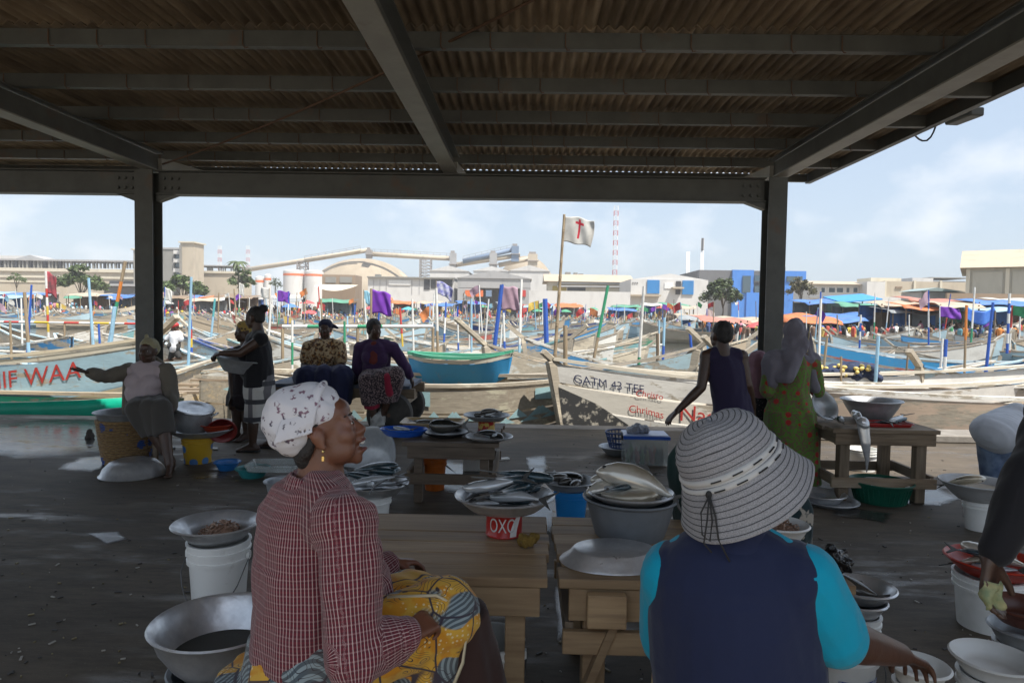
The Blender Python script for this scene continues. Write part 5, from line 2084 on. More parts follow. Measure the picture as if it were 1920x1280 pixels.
for lab, p0, p1, Y, cols in (('horizontal bar banded white and green behind the seated women', (530, 612), (812, 612), 15, ('white', 'green', 'white', 'green', 'white', 'white')),
                             ('long horizontal bar banded red, white and yellow over the water at left', (-20, 603), (262, 607), 24, ('white', 'red', 'white', 'yellow', 'white', 'red', 'white', 'yellow', 'white', 'red'))):
    a, b = at(*p0, Y), at(*p1, Y)
    t = thing('boat_rail', lab, 'rail', (a + b) / 2)
    c = MB()
    n = len(cols)
    for j in range(n):
        c.tube([a.lerp(b, j / n), a.lerp(b, (j + 1) / n)], 0.04, 8, mi=j)
    part('bar', c, [PP[k] for k in cols], t, world=True)
    for q in (a, b, a.lerp(b, 0.5)):
        c = MB()
        c.tube([q - Vector((0, 0, 0.04)), q - Vector((0, 0, 1.3))], 0.035, 6)
        part('post', c, PP['wood'], t, world=True)
# ------------------------------------------------------------------ people: continuous bodies grown from joints
def blob(name, mb, voxel, mats, parent, smooth=5, folds=0.0, fscale=18.0, faxis=(1, 1, 0.3), label=None, after=None):
    """fuse overlapping shapes into one skin, relax it and press soft folds into it"""
    me = mb.mesh('tmp')
    o = bpy.data.objects.new('tmp', me)
    col.objects.link(o)
    md = o.modifiers.new('fuse', 'REMESH')
    md.mode = 'VOXEL'
    md.voxel_size = voxel
    md.use_smooth_shade = True
    if smooth:
        ms = o.modifiers.new('relax', 'SMOOTH')
        ms.factor = 0.5
        ms.iterations = smooth
    dg = bpy.context.evaluated_depsgraph_get()
    nm = bpy.data.meshes.new_from_object(o.evaluated_get(dg))
    bpy.data.objects.remove(o)
    bpy.data.meshes.remove(me)
    nm.name = name
    n = len(nm.vertices)
    co = np.empty(n * 3, dtype=np.float32)
    nm.vertices.foreach_get('co', co)
    co = co.reshape(-1, 3)
    if folds:
        no = np.empty(n * 3, dtype=np.float32)
        nm.vertices.foreach_get('normal', no)
        no = no.reshape(-1, 3)
        p = co * np.array(faxis) * fscale
        w = np.sin(p[:, 0] * 1.7 + 1.5 * np.sin(p[:, 1] * 1.1 + p[:, 2] * 0.7) + p[:, 2] * 0.9) + 0.6 * np.sin(p[:, 1] * 2.3 + 1.7 * np.sin(p[:, 0] * 1.3 - p[:, 2] * 1.9)) \
            + 0.4 * np.sin((p[:, 0] + p[:, 1]) * 4.1 + 2 * np.sin(p[:, 2] * 2.3))
        w = np.sign(w) * np.abs(w) ** 0.8
        co = co + no * (w * folds)[:, None]
    if after:
        co = after(nm, co)
    off = np.zeros(3, dtype=np.float32)
    if parent is not None:
        off = np.array(parent.location if parent.parent is None else parent.location + parent.parent.location, dtype=np.float32)
    nm.vertices.foreach_set('co', (co - off).astype(np.float32).ravel())
    nm.polygons.foreach_set('use_smooth', [True] * len(nm.polygons))
    nm.materials.clear()
    for m in (mats if isinstance(mats, (list, tuple)) else [mats]):
        nm.materials.append(m)
    nm.update()
    ob = link(name, nm, parent)
    if label:
        ob['label'] = label
    return ob


def skin_mat(nm, c):
    return mat('skin_' + nm, c, 0.42, c2=tuple(x * 0.62 for x in c), scale=16, contrast=(0.35, 0.8), bump=0.09, bscale=190, c3=(c[0] * 1.35, c[1] * 1.15, c[2] * 1.05), s3=8, k3=(0.5, 0.8), spec=0.55)


SKIN = skin_mat('dark_brown', (0.075, 0.04, 0.026))
SKIN1 = skin_mat('warm_brown', (0.17, 0.07, 0.04))
M_hair = mat('black_hair', (0.012, 0.011, 0.011), 0.6, c2=(0.03, 0.027, 0.025), scale=60, bump=0.4, bscale=160)
M_eye = flat('eye_white', (0.6, 0.57, 0.52), 0.25)
M_pupil = flat('eye_dark', (0.015, 0.01, 0.008), 0.15)
M_lip = flat('lips', (0.13, 0.04, 0.035), 0.4)
M_teeth = flat('teeth', (0.75, 0.72, 0.65), 0.3)


def head_axes(fwd, pitch=0.0, roll=0.0):
    f = Vector(fwd).normalized()
    l = Vector((0, 0, 1)).cross(f).normalized()
    u = f.cross(l)
    f2 = (f * math.cos(pitch) + u * math.sin(pitch)).normalized()
    u2 = f2.cross(l)
    l2 = (l * math.cos(roll) + u2 * math.sin(roll)).normalized()
    u3 = f2.cross(l2)
    return Matrix((f2, l2, u3)).transposed()


def head_prims(mb, c, A, s=1.0, mouth=0.0):
    def q(x, y, z):
        return c + A @ (Vector((x, y, z)) * s)

    def e(p, r, n=14):
        mb.ell(q(*p), [k * s for k in r], A, n, 10)
    e((-0.012, 0, 0.032), (0.098, 0.074, 0.094), 20)
    e((0.022, 0, -0.03), (0.07, 0.06, 0.078), 18)
    e((0.05, 0, -0.082 - mouth * 0.4), (0.032, 0.036, 0.026))
    e((0.068, 0, -0.098 - mouth * 0.5), (0.018, 0.022, 0.018))
    e((0.044, 0, -0.012), (0.05, 0.058, 0.07), 18)
    e((0.05, 0, 0.045), (0.042, 0.058, 0.04), 18)
    e((0.074, 0.028, 0.022), (0.014, 0.024, 0.009))
    e((0.074, -0.028, 0.022), (0.014, 0.024, 0.009))
    mb.cap(q(0.082, 0, 0.012), q(0.106, 0, -0.026), 0.009 * s, 0.014 * s, 10)
    e((0.098, 0.013, -0.03), (0.014, 0.011, 0.011))
    e((0.098, -0.013, -0.03), (0.014, 0.011, 0.011))
    for sg in (-1, 1):
        e((0.06, sg * 0.036, -0.026), (0.032, 0.027, 0.032))
        e((0.034, sg * 0.038, -0.062), (0.046, 0.024, 0.038))
        e((-0.004, sg * 0.077, -0.008), (0.02, 0.009, 0.032))
        e((-0.012, sg * 0.079, 0.0), (0.014, 0.011, 0.024))
        e((0.002, sg * 0.077, -0.036), (0.01, 0.008, 0.012))
        e((0.0775, sg * 0.031, 0.003), (0.0165, 0.018, 0.013))
    e((0.094, 0, -0.054), (0.014, 0.025, 0.009))
    e((0.089, 0, -0.073 - mouth), (0.014, 0.022, 0.009))
    mb.cap(q(-0.02, 0, -0.05), q(-0.045, 0, -0.17), 0.054 * s, 0.06 * s, 14)


def head_parts(t, c, A, s=1.0, mouth=0.0, lips=True):
    """eyes, lips: small pieces set into the face, children of the person"""
    def q(x, y, z):
        return c + A @ (Vector((x, y, z)) * s)
    for sg in (-1, 1):
        m = MB()
        m.ell(q(0.081, sg * 0.031, 0.003), [0.0125 * s, 0.0125 * s, 0.006 * s], A, 10, 6)
        m.ell(q(0.0908, sg * 0.031, 0.003), [0.004 * s, 0.0055 * s, 0.0055 * s], A, 8, 6, mi=1)
        part('eye', m, [M_eye, M_pupil], t, smooth=True, world=True)
        m = MB()
        m.cap(q(0.0885, sg * 0.014, 0.026), q(0.077, sg * 0.046, 0.028), 0.0035 * s, 0.0025 * s, 8)
        part('eyebrow', m, M_hair, t, smooth=True, world=True)
    if lips:
        m = MB()
        m.ell(q(0.0975, 0, -0.055), [0.0125 * s, 0.021 * s, 0.006 * s], A, 12, 6)
        m.ell(q(0.0935, 0, -0.072 - mouth), [0.0125 * s, 0.019 * s, 0.0065 * s], A, 12, 6)
        part('lips', m, M_lip, t, smooth=True, world=True)
        if mouth > 0.004:
            m = MB()
            m.ell(q(0.096, 0, -0.063), [0.008 * s, 0.017 * s, 0.0045 * s], A, 10, 6)
            part('teeth', m, M_teeth, t, smooth=True, world=True)


def hand_prims(mb, wr, d, pn, curl=0.5, side=1, s=1.0, spread=0.12, thumb=0.6, fat=1.0):
    """palm, four fingers bent towards the palm normal pn, and a thumb leaving the side of the palm"""
    d = Vector(d).normalized()
    pn = Vector(pn)
    pn = (pn - d * pn.dot(d)).normalized()
    w = d.cross(pn) * side
    wr = Vector(wr)
    for i in range(4):
        k = wr + d * (0.085 * s) + w * ((1.5 - i) * 0.0205 * s)
        mb.cap(wr + w * ((1.5 - i) * 0.012 * s) + d * 0.005, k, 0.0135 * s * fat, 0.0115 * s * fat, 8)
        a = spread * (1.5 - i)
        fd = (d * math.cos(a) + w * math.sin(a)).normalized()
        ln = (0.07, 0.08, 0.074, 0.058)[i] * s
        p, ang = k, curl * (0.5 + 0.07 * i)
        for j, fr in enumerate((0.45, 0.31, 0.24)):
            dd = fd * math.cos(ang) + pn * math.sin(ang)
            p2 = p + dd * ln * fr
            mb.cap(p, p2, (0.0098 - 0.001 * j) * s * fat, (0.0092 - 0.001 * j) * s * fat, 8)
            p = p2
            ang += curl * 0.75
    tb = wr + d * 0.022 * s + w * 0.022 * s + pn * 0.006 * s
    td = (d * math.cos(thumb) + w * math.sin(thumb) + pn * 0.45).normalized()
    p2 = tb + td * 0.038 * s
    mb.cap(tb, p2, 0.0145 * s * fat, 0.0115 * s * fat, 8)
    td2 = (td + d * 0.5 + pn * 0.3 * curl).normalized()
    p3 = p2 + td2 * 0.03 * s
    mb.cap(p2, p3, 0.0112 * s * fat, 0.01 * s * fat, 8)
    mb.cap(p3, p3 + (td2 + d * 0.3).normalized() * 0.022 * s, 0.0102 * s * fat, 0.0085 * s * fat, 8)


def torso_prims(mb, J, k=1.0, inf=0.0, bust=1.0, belly=1.0, low=True):
    f = J['fwd']
    pel, ch = J['pel'], J['chest']
    if low:
        mb.cap(pel - (ch - pel) * 0.12, pel + (ch - pel) * 0.35, 0.165 * k + inf, 0.15 * k * belly + inf, 20, sq=0.74, hint=f)
    mb.cap(pel + (ch - pel) * 0.25, ch, 0.15 * k * belly + inf, 0.155 * k + inf, 20, sq=0.72, hint=f)
    mb.cap(J['shL'], J['shR'], 0.062 * k + inf, 0.062 * k + inf, 12)
    up = (ch - pel).normalized()
    mb.cap(ch - up * 0.02, J['neck'] - up * 0.03, 0.14 * k + inf, 0.07 * k + inf, 16, sq=0.7, hint=f)
    for sd in 'LR':
        mb.cap(J['neck'] - up * 0.005, J['sh' + sd].lerp(J['neck'], 0.3) + up * 0.012, 0.05 * k + inf * 0.7, 0.05 * k + inf * 0.8, 12)
    if belly > 1.02:
        mb.ell(pel + (ch - pel) * 0.4 + f * 0.05 * k, (0.13 * k * belly + inf, 0.13 * k * belly + inf, 0.13 * k + inf))
    lat = up.cross(f).normalized()
    if bust:
        for sg in (-1, 1):
            mb.ell(ch - up * 0.05 + f * 0.085 * k + lat * sg * 0.075 * k, (0.068 * k * bust + inf,) * 3)


def arm_prims(mb, J, sd, k=1.0, inf=0.0, upto=2.0):
    a, b, c = J['sh' + sd], J['el' + sd], J['wr' + sd]
    r0, r1, r2 = 0.056 * k + inf, 0.043 * k + inf, 0.0285 * k ** 0.6 + inf
    if upto <= 1:
        e = a.lerp(b, upto)
        mb.cap(a, e, r0, (r0 + (r1 - r0) * upto) * 1.06, 14)
        return
    mb.cap(a, b, r0, r1, 14)
    t = upto - 1
    e = b.lerp(c, t)
    mb.cap(b, b.lerp(c, min(t, 0.35)), r1, r1 * 1.02, 12)
    if t > 0.35:
        mb.cap(b.lerp(c, 0.33), e, r1 * 1.02, r1 + (r2 - r1) * t, 12)


def leg_prims(mb, J, sd, k=1.0, inf=0.0):
    a, b, c = J['hip' + sd], J['kn' + sd], J['an' + sd]
    mb.cap(a, b, 0.088 * k + inf, 0.06 * k + inf, 14)
    m = b.lerp(c, 0.3)
    mb.cap(b, m, 0.057 * k + inf, 0.056 * k + inf, 12)
    mb.cap(m, c, 0.056 * k + inf, 0.036 * k ** 0.5 + inf, 12)


def foot_prims(mb, J, sd, inf=0.0):
    c = J['an' + sd]
    d = Vector(J['toe' + sd])
    d.z = 0
    d.normalize()
    h = c - d * 0.045 + Vector((0, 0, -0.045))
    t = c + d * 0.145 + Vector((0, 0, -0.062))
    mb.cap(c, h, 0.035 + inf, 0.033 + inf, 10)
    mb.cap(h, t, 0.034 + inf, 0.024 + inf, 12)
    mb.cap(c, c + d * 0.09 + Vector((0, 0, -0.045)), 0.032 + inf, 0.028 + inf, 10)
    w = Vector((-d.y, d.x, 0))
    for i in range(5):
        q = t + w * (i - 2) * 0.014
        mb.cap(q - d * 0.02, q + d * (0.028 - abs(i - 1) * 0.004), 0.0125 + inf, 0.0095 + inf, 6)


def person(label, J, head, k=1.0, voxel=0.009, skin=None, hands=None, legs=True, hs=1.0, mouth=0.0, bust=1.0, belly=1.0, group=None, face=True, feet=True):
    """head: (centre, forward, pitch); hands: {side: (direction, palm normal, curl, spread)}; returns the thing"""
    for sd in 'LR':
        J.setdefault('toe' + sd, J['fwd'])
    low = min([v.z for kk, v in J.items() if isinstance(v, Vector) and kk not in ('fwd', 'toeL', 'toeR')])
    t = thing('person', label, 'person', (J['pel'].x, J['pel'].y, max(0, low - 0.08)), 0, group)
    A = head_axes(*head[1:])
    mb = MB()
    torso_prims(mb, J, k, 0, bust, belly)
    head_prims(mb, head[0], A, hs, mouth)
    mb.cap(J['neck'] - Vector((0, 0, 0.03)), head[0] + A @ Vector((-0.02, 0, -0.05)), 0.062 * k ** 0.5, 0.054, 14)
    for sd in 'LR':
        arm_prims(mb, J, sd, k)
        if hands and sd in hands:
            d, pn, cu, sp = hands[sd]
            hand_prims(mb, J['wr' + sd], d, pn, cu, 1 if sd == 'R' else -1, 1.0, sp, fat=1.0 if voxel < 0.007 else 1.12)
        if legs:
            leg_prims(mb, J, sd, k)
            if feet:
                foot_prims(mb, J, sd)
    blob('body', mb, voxel, skin or SKIN, t, smooth=8 if voxel < 0.006 else 4)
    if face:
        head_parts(t, head[0], A, hs, mouth)
    return t, A


def fabric(nm, c, fn=None, rough=0.85, weave=500):
    """cloth; fn(N, K, tc, mix, rng) may return a colour socket"""
    if nm in MATS:
        return MATS[nm]
    m = bpy.data.materials.new(nm)
    nt, N, K, P = nodes_of(m)
    P.inputs['Roughness'].default_value = rough
    P.inputs['Sheen Weight'].default_value = 0.15
    P.inputs['Specular IOR Level'].default_value = 0.25
    P.inputs['Base Color'].default_value = (*c, 1)
    tc = N.new('ShaderNodeTexCoord')

    def mix(f, a, b):
        x = N.new('ShaderNodeMixRGB')
        if isinstance(f, float):
            x.inputs['Fac'].default_value = f
        else:
            K(f, x.inputs['Fac'])
        for i, q in ((1, a), (2, b)):
            if isinstance(q, tuple):
                x.inputs[i].default_value = (*q, 1)
            else:
                K(q, x.inputs[i])
        return x.outputs['Color']

    def rng(src, a, b, c_=0.0, d=1.0):
        r_ = N.new('ShaderNodeMapRange')
        for q, v in zip(('From Min', 'From Max', 'To Min', 'To Max'), (a, b, c_, d)):
            r_.inputs[q].default_value = v
        K(src, r_.inputs['Value'])
        return r_.outputs['Result']

    def math_(op, a, b=None):
        x = N.new('ShaderNodeMath')
        x.operation = op
        for i, q in ((0, a), (1, b)):
            if q is None:
                continue
            if isinstance(q, (int, float)):
                x.inputs[i].default_value = q
            else:
                K(q, x.inputs[i])
        return x.outputs[0]

    def noise(s, d=4, vec=None, st=None):
        n = N.new('ShaderNodeTexNoise')
        n.inputs['Scale'].default_value = s
        n.inputs['Detail'].default_value = d
        v = vec or tc.outputs['Object']
        if st:
            mp = N.new('ShaderNodeMapping')
            mp.inputs['Scale'].default_value = st
            K(v, mp.inputs['Vector'])
            v = mp.outputs['Vector']
        K(v, n.inputs['Vector'])
        return n.outputs['Fac']

    def vor(s, feature='F1', vec=None, out='Distance', rnd_=1.0):
        n = N.new('ShaderNodeTexVoronoi')
        n.feature = feature
        n.inputs['Scale'].default_value = s
        n.inputs['Randomness'].default_value = rnd_
        K(vec or tc.outputs['Object'], n.inputs['Vector'])
        return n.outputs[out]

    def attr(nm_):
        a = N.new('ShaderNodeAttribute')
        a.attribute_name = nm_
        return a.outputs['Fac']
    H = dict(N=N, K=K, tc=tc, mix=mix, rng=rng, math=math_, noise=noise, vor=vor, attr=attr)
    base_c = fn(H) if fn else None
    shade = rng(noise(5, 4), 0.3, 0.75, 0.0, 0.22)
    dark = tuple(x * 0.55 for x in c)
    K(mix(shade, base_c if base_c is not None else c, dark), P.inputs['Base Color'])
    b = N.new('ShaderNodeBump')
    b.inputs['Strength'].default_value = 0.22
    b.inputs['Distance'].default_value = 0.012
    K(math_('ADD', noise(22, 3), math_('MULTIPLY', noise(weave, 1), 0.06)), b.inputs['Height'])
    K(b.outputs['Normal'], P.inputs['Normal'])
    MATS[nm] = m
    return m


def jj(Y, **kw):
    """joints from photograph pixels: name=(px, py[, dY])"""
    return {k: at(v[0], v[1], Y + (v[2] if len(v) > 2 else 0)) for k, v in kw.items()}
# ------------------------------------------------------------------ the two women in front
def plaid(H):
    u, v = H['attr']('pu'), H['attr']('pv')
    m, mx, rg = H['math'], H['mix'], H['rng']

    def stripe(x, per, w, ph=0.0):
        f = m('ABSOLUTE', m('SUBTRACT', m('FRACT', m('ADD', m('DIVIDE', x, per), ph)), 0.5))
        return rg(f, 0.5 - w, 0.5 - w * 0.55)
    base = (0.19, 0.026, 0.04)
    c = mx(m('MULTIPLY', stripe(v, 0.0105, 0.24), 0.55), base, (0.06, 0.012, 0.02))
    c = mx(m('MULTIPLY', stripe(v, 0.021, 0.1, 0.25), 0.3), c, (0.5, 0.42, 0.4))
    c = mx(m('MULTIPLY', stripe(u, 0.0098, 0.16, 0.5), 0.6), c, (0.05, 0.012, 0.02))
    c = mx(m('MULTIPLY', stripe(u, 0.0098, 0.13), 0.85), c, (0.56, 0.48, 0.45))
    return c


M_plaid = fabric('red_plaid_cotton', (0.2, 0.05, 0.06), plaid)


def butterflies(H):
    mp = H['N'].new('ShaderNodeVectorMath')
    mp.operation = 'ADD'
    H['K'](H['tc'].outputs['Object'], mp.inputs[0])
    nz = H['N'].new('ShaderNodeTexNoise')
    nz.inputs['Scale'].default_value = 34
    nz.inputs['Detail'].default_value = 2
    H['K'](H['tc'].outputs['Object'], nz.inputs['Vector'])
    sc_ = H['N'].new('ShaderNodeVectorMath')
    sc_.operation = 'MULTIPLY_ADD'
    sc_.inputs[1].default_value = (0.03, 0.03, 0.03)
    sc_.inputs[2].default_value = (-0.015, -0.015, -0.015)
    H['K'](nz.outputs['Color'], sc_.inputs[0])
    H['K'](sc_.outputs[0], mp.inputs[1])
    d = H['vor'](31, vec=mp.outputs[0])
    inner = H['rng'](H['noise'](95, 3), 0.46, 0.54)
    f = H['math']('MULTIPLY', H['rng'](d, 0.36, 0.28), inner)
    return H['mix'](f, (0.68, 0.68, 0.72), H['mix'](H['rng'](H['noise'](12), 0.45, 0.55), (0.05, 0.045, 0.08), (0.2, 0.1, 0.15)))


M_wrap = fabric('white_butterfly_headwrap', (0.66, 0.66, 0.7), butterflies)


def waxprint(H):
    big = H['vor'](7.5, 'DISTANCE_TO_EDGE')
    ang = H['noise'](6, 2)
    leaf = H['math']('SINE', H['math']('MULTIPLY', H['noise'](9, 1, st=(1, 1, 1.6)), 62.0))
    c = H['mix'](H['rng'](H['noise'](16, 3), 0.42, 0.5), (0.62, 0.27, 0.02), (0.66, 0.38, 0.05))
    dots = H['vor'](70, rnd_=0.6)
    c = H['mix'](H['math']('MULTIPLY', H['rng'](dots, 0.3, 0.22), H['rng'](ang, 0.48, 0.5)), c, (0.75, 0.62, 0.35))
    blue = H['mix'](H['rng'](H['math']('SINE', H['math']('MULTIPLY', H['noise'](3, 0), 300.0)), -0.1, 0.3), (0.06, 0.1, 0.13), (0.25, 0.33, 0.36))
    c = H['mix'](H['rng'](H['noise'](5.5, 1), 0.53, 0.545), c, blue)
    lines = H['rng'](H['math']('ABSOLUTE', leaf), 0.3, 0.12)
    c = H['mix'](H['math']('MULTIPLY', lines, H['rng'](H['noise'](7, 1), 0.5, 0.52)), c, (0.02, 0.025, 0.05))
    c = H['mix'](H['rng'](big, 0.03, 0.012), c, (0.025, 0.03, 0.06))
    return c


M_wax = fabric('yellow_blue_wax_print', (0.55, 0.3, 0.06), waxprint)
M_velvet = fabric('dark_brown_velvet', (0.045, 0.022, 0.018))
M_gold = flat('gold_earring', (0.7, 0.5, 0.2), 0.25, 1.0)

Y1 = 1.94
f1 = Vector((0.84, 0.54, 0)).normalized()
J = jj(Y1, pel=(585, 1215, 0.02), chest=(580, 1010, 0.03), neck=(592, 908, 0.03), shR=(648, 985, -0.15), shL=(535, 968, 0.17), elR=(664, 1222, -0.24), wrR=(762, 1190, -0.16),
       elL=(640, 1120, 0.36), hipR=(600, 1240, -0.06), hipL=(590, 1235, 0.12), knR=(836, 1152, 0.06), knL=(815, 1140, 0.28), anR=(900, 1360, 0.1), anL=(905, 1330, 0.3))
J['wrL'] = at(733, 1052, 2.44)
J['fwd'] = f1
J['anR'].z = J['anL'].z = 0.085
J['toeR'] = J['toeL'] = f1
h1 = (at(607, 808, Y1 + 0.02), (0.985, 0.12, 0), R(17))
w1, A1 = person('woman in red plaid shirt and white butterfly headwrap sitting at wooden table, in profile', J, h1, k=1.18, voxel=0.0055, skin=SKIN1, mouth=0.011, bust=0.95, belly=1.12,
                hands={'R': (at(800, 1165, Y1 - 0.1) - J['wrR'], (0.1, 0.6, -0.6), 1.25, 0.03), 'L': ((0.85, 0.35, -0.12), (0.1, -0.2, -1), 0.95, 0.04)})


def plaid_uv(segs):
    def fn(nm, co):
        n = len(co)
        best = np.full(n, 1e9)
        pu, pv = np.zeros(n), np.zeros(n)
        for a, b, ref, rr, off in segs:
            a_, b_ = np.array(a), np.array(b)
            d = b_ - a_
            ln = np.linalg.norm(d)
            d = d / ln
            rel = co - a_
            tt = rel @ d
            tc_ = np.clip(tt, -0.03, ln + 0.03)
            perp = rel - np.outer(tt, d)
            dist = np.linalg.norm(co - (a_ + np.outer(tc_, d)), axis=1) / rr
            r1 = np.array(ref) - d * np.dot(ref, d)
            r1 = r1 / np.linalg.norm(r1)
            r2 = np.cross(d, r1)
            ang = np.arctan2(perp @ r2, perp @ r1)
            # rr taken so that a full turn holds a whole number of stripes
            cnt = round(2 * PI * rr / 0.0098)
            u = ang / (2 * PI) * cnt * 0.0098
            m = dist < best
            best[m] = dist[m]
            pu[m] = u[m]
            pv[m] = tt[m] + off
        for nm_, arr in (('pu', pu), ('pv', pv)):
            at_ = nm.attributes.new(nm_, 'FLOAT', 'POINT')
            at_.data.foreach_set('value', arr.astype(np.float32))
        return co
    return fn


mb = MB()
k = 1.18
torso_prims(mb, J, k, 0.02, 0.95, 1.14)
dn = (J['pel'] - J['chest']).normalized()
mb.cap(J['chest'] + dn * 0.05, J['pel'] + dn * 0.0, 0.2, 0.222, 22, sq=0.78, hint=f1, flat=True)
for sd in 'LR':
    arm_prims(mb, J, sd, k, 0.02, 1.93 if sd == 'R' else 1.86)
mb.cap(J['elR'] + Vector((0.01, 0, -0.01)), J['elR'].lerp(J['wrR'], 0.7) + Vector((0, 0, -0.02)), 0.08, 0.055, 14)
mb.cap(J['shR'], J['elR'], 0.086, 0.076, 14)
u3 = (J['chest'] - J['pel']).normalized()
back = -f1
blob('plaid_shirt', mb, 0.0055, M_plaid, w1, smooth=5, folds=0.0048, fscale=13, faxis=(1.2, 1.2, 0.75),
     after=plaid_uv([(J['pel'], J['chest'] + u3 * 0.12, f1, 0.19, 0.0), (J['shR'], J['elR'], (0, 1, 0), 0.075, 0.3), (J['elR'], J['wrR'], (0, 1, 0), 0.06, 0.6),
                     (J['shL'], J['elL'], (0, 1, 0), 0.075, 0.3), (J['elL'], J['wrL'], (0, 1, 0), 0.06, 0.6)]))
# shirt collar and cuff
mb = MB()
cN = J['neck'] + Vector((0.012, 0, 0.0))
for i in range(26):
    a0 = -2.5 + 5.0 * i / 25
    bdir = (-f1 * math.cos(a0) + Vector((-f1.y, f1.x, 0)) * math.sin(a0))
    p = cN + bdir * (0.082 + 0.012 * (1 - math.cos(a0)) * 0.5) + Vector((0, 0, 0.035 - 0.028 * (1 - math.cos(a0))))
    mb.cap(p, p + bdir * 0.022 - Vector((0, 0, 0.05)), 0.0075, 0.007, 6)
blob('shirt_collar', mb, 0.005, M_plaid, w1, smooth=3, after=plaid_uv([(J['pel'], J['neck'], f1, 0.1, 0.0)]))
mb = MB()
mb.cap(J['elR'].lerp(J['wrR'], 0.78), J['elR'].lerp(J['wrR'], 0.96), 0.052, 0.05, 16, flat=True)
blob('shirt_cuff', mb, 0.005, M_plaid, w1, smooth=2, after=plaid_uv([(J['elR'], J['wrR'], (0, 1, 0), 0.05, 0.0)]))
# head wrap: wound cloth swelling to the back
mb = MB()


def hq(x, y, z):
    return h1[0] + A1 @ Vector((x, y, z))


mb.ell(hq(-0.03, 0, 0.06), (0.108, 0.088, 0.088), A1, 22, 14)
mb.ell(hq(-0.078, 0, 0.04), (0.084, 0.084, 0.082), A1, 22, 14)
mb.ell(hq(-0.07, 0, 0.085), (0.085, 0.08, 0.068), A1, 20, 12)
mb.ell(hq(-0.088, 0, 0.0), (0.055, 0.066, 0.05), A1, 20, 12)
blob('headwrap_base', mb, 0.0055, M_wrap, w1, smooth=6, folds=0.0034, fscale=26, faxis=(0.5, 0.5, 1.3))
mb = MB()
for i in range(9):          # the twisted band from the brow over the crown to the nape
    pts = []
    for j in range(15):
        a = R(-62 + 190 * j / 14)
        x, z = 0.012 + 0.088 * math.sin(-a + R(40)) * 0, 0
        rr = 0.118 + 0.006 * math.sin(i * 2.1 + j * 0.6)
        tilt = (i - 4) * 0.0125
        cx, cz = -0.052, 0.045
        yy = -0.1 + 0.0 * j
        th = -PI / 2 + (j / 14) * PI          # from the near ear over the top to the far ear
        y = 0.093 * math.sin(th)
        up = 0.1 * math.cos(th)
        p = hq(cx + 0.005 + tilt + 0.055 * math.cos(th) - 0.05 * abs(math.sin(th)) * 0 - 0.018, y * 1.0, cz - 0.03 + up * 1.02 + tilt * 0.35 * math.cos(th))
        pts.append(p)
    mb.tube(pts, [0.0062 + 0.003 * math.sin(PI * j / 14) for j in range(15)], 8)
blob('headwrap_twist', mb, 0.0038, M_wrap, w1, smooth=1, folds=0.001, fscale=40)
mb = MB()
mb.ell(hq(-0.068, 0, -0.05), (0.036, 0.056, 0.05), A1, 18, 12)
mb.cap(hq(-0.035, -0.064, -0.02), hq(0.0, -0.066, 0.035), 0.012, 0.012, 10)
mb.cap(hq(-0.055, -0.05, -0.04), hq(-0.03, -0.064, -0.02), 0.02, 0.013, 10)
blob('hair', mb, 0.0055, M_hair, w1, smooth=5)
for sg in (-1, 1):
    mb = MB()
    e0 = hq(0.0, sg * 0.086, -0.044)
    mb.ell(e0, (0.005, 0.004, 0.005), A1, 8, 6)
    mb.box(e0 - Vector((0, 0, 0.02)), (0.009, 0.005, 0.016), mi=0)
    part('earring', mb, M_gold, w1, world=True, bev=0.0015)
# wax print wrapper over hips and lap, velvet skirt below
mb = MB()
mb.cap(J['pel'] + Vector((0, 0, -0.1)), J['pel'] + Vector((0, 0, 0.045)), 0.235, 0.2, 22, sq=0.86, hint=f1, flat=True)
mb.cap(J['hipR'] + Vector((0, -0.02, 0.01)), J['knR'] + Vector((0.0, 0, 0.0)), 0.128, 0.112, 16)
mb.cap(J['hipL'] + Vector((0, 0.02, 0.01)), J['knL'], 0.125, 0.11, 16)
mb.cap(J['knR'] + Vector((-0.02, 0, 0)), J['knR'] + Vector((-0.06, -0.02, -0.28)), 0.105, 0.1, 16)
mb.ell((J['knR'] + J['knL']) / 2 + Vector((-0.12, 0, 0.02)), (0.16, 0.17, 0.09))
mb.cap(J['pel'] + Vector((-0.03, 0, -0.06)), J['pel'] + Vector((-0.03, 0, -0.4)), 0.24, 0.23, 20, flat=True)
blob('wax_print_wrapper', mb, 0.007, M_wax, w1, smooth=5, folds=0.004, fscale=15)
mb = MB()
mb.tube([J['knR'] + Vector((-0.16, -0.085, 0.085)), J['knR'] + Vector((-0.02, -0.075, 0.09)), J['knR'] + Vector((0.075, -0.06, 0.035)), J['knR'] + Vector((0.06, -0.085, -0.1)), J['knR'] + Vector((-0.01, -0.12, -0.27))], 0.005, 6)
part('hem_piping', mb, flat('cream_piping', (0.6, 0.52, 0.35)), w1, smooth=True, world=True)
mb = MB()
for sd in 'LR':
    mb.cap(J['kn' + sd] + Vector((0.03, 0.03, -0.005)), Vector((J['kn' + sd].x + 0.12, J['kn' + sd].y + 0.08, 0.14)), 0.095, 0.125, 16, flat=True)
mb.cap(J['knR'] + Vector((0.0, 0.04, -0.03)), J['knL'] + Vector((0.0, 0.0, -0.03)), 0.09, 0.09, 14)
blob('velvet_skirt', mb, 0.009, M_velvet, w1, smooth=4, folds=0.005, fscale=16)
st_ = thing('stool', 'small wooden stool under the woman in plaid', 'stool', (J['pel'].x, J['pel'].y, 0))
zs_ = J['pel'].z - 0.2
part('seat', MB().box((0, 0, zs_), (0.34, 0.3, 0.035)), M_wood, st_)
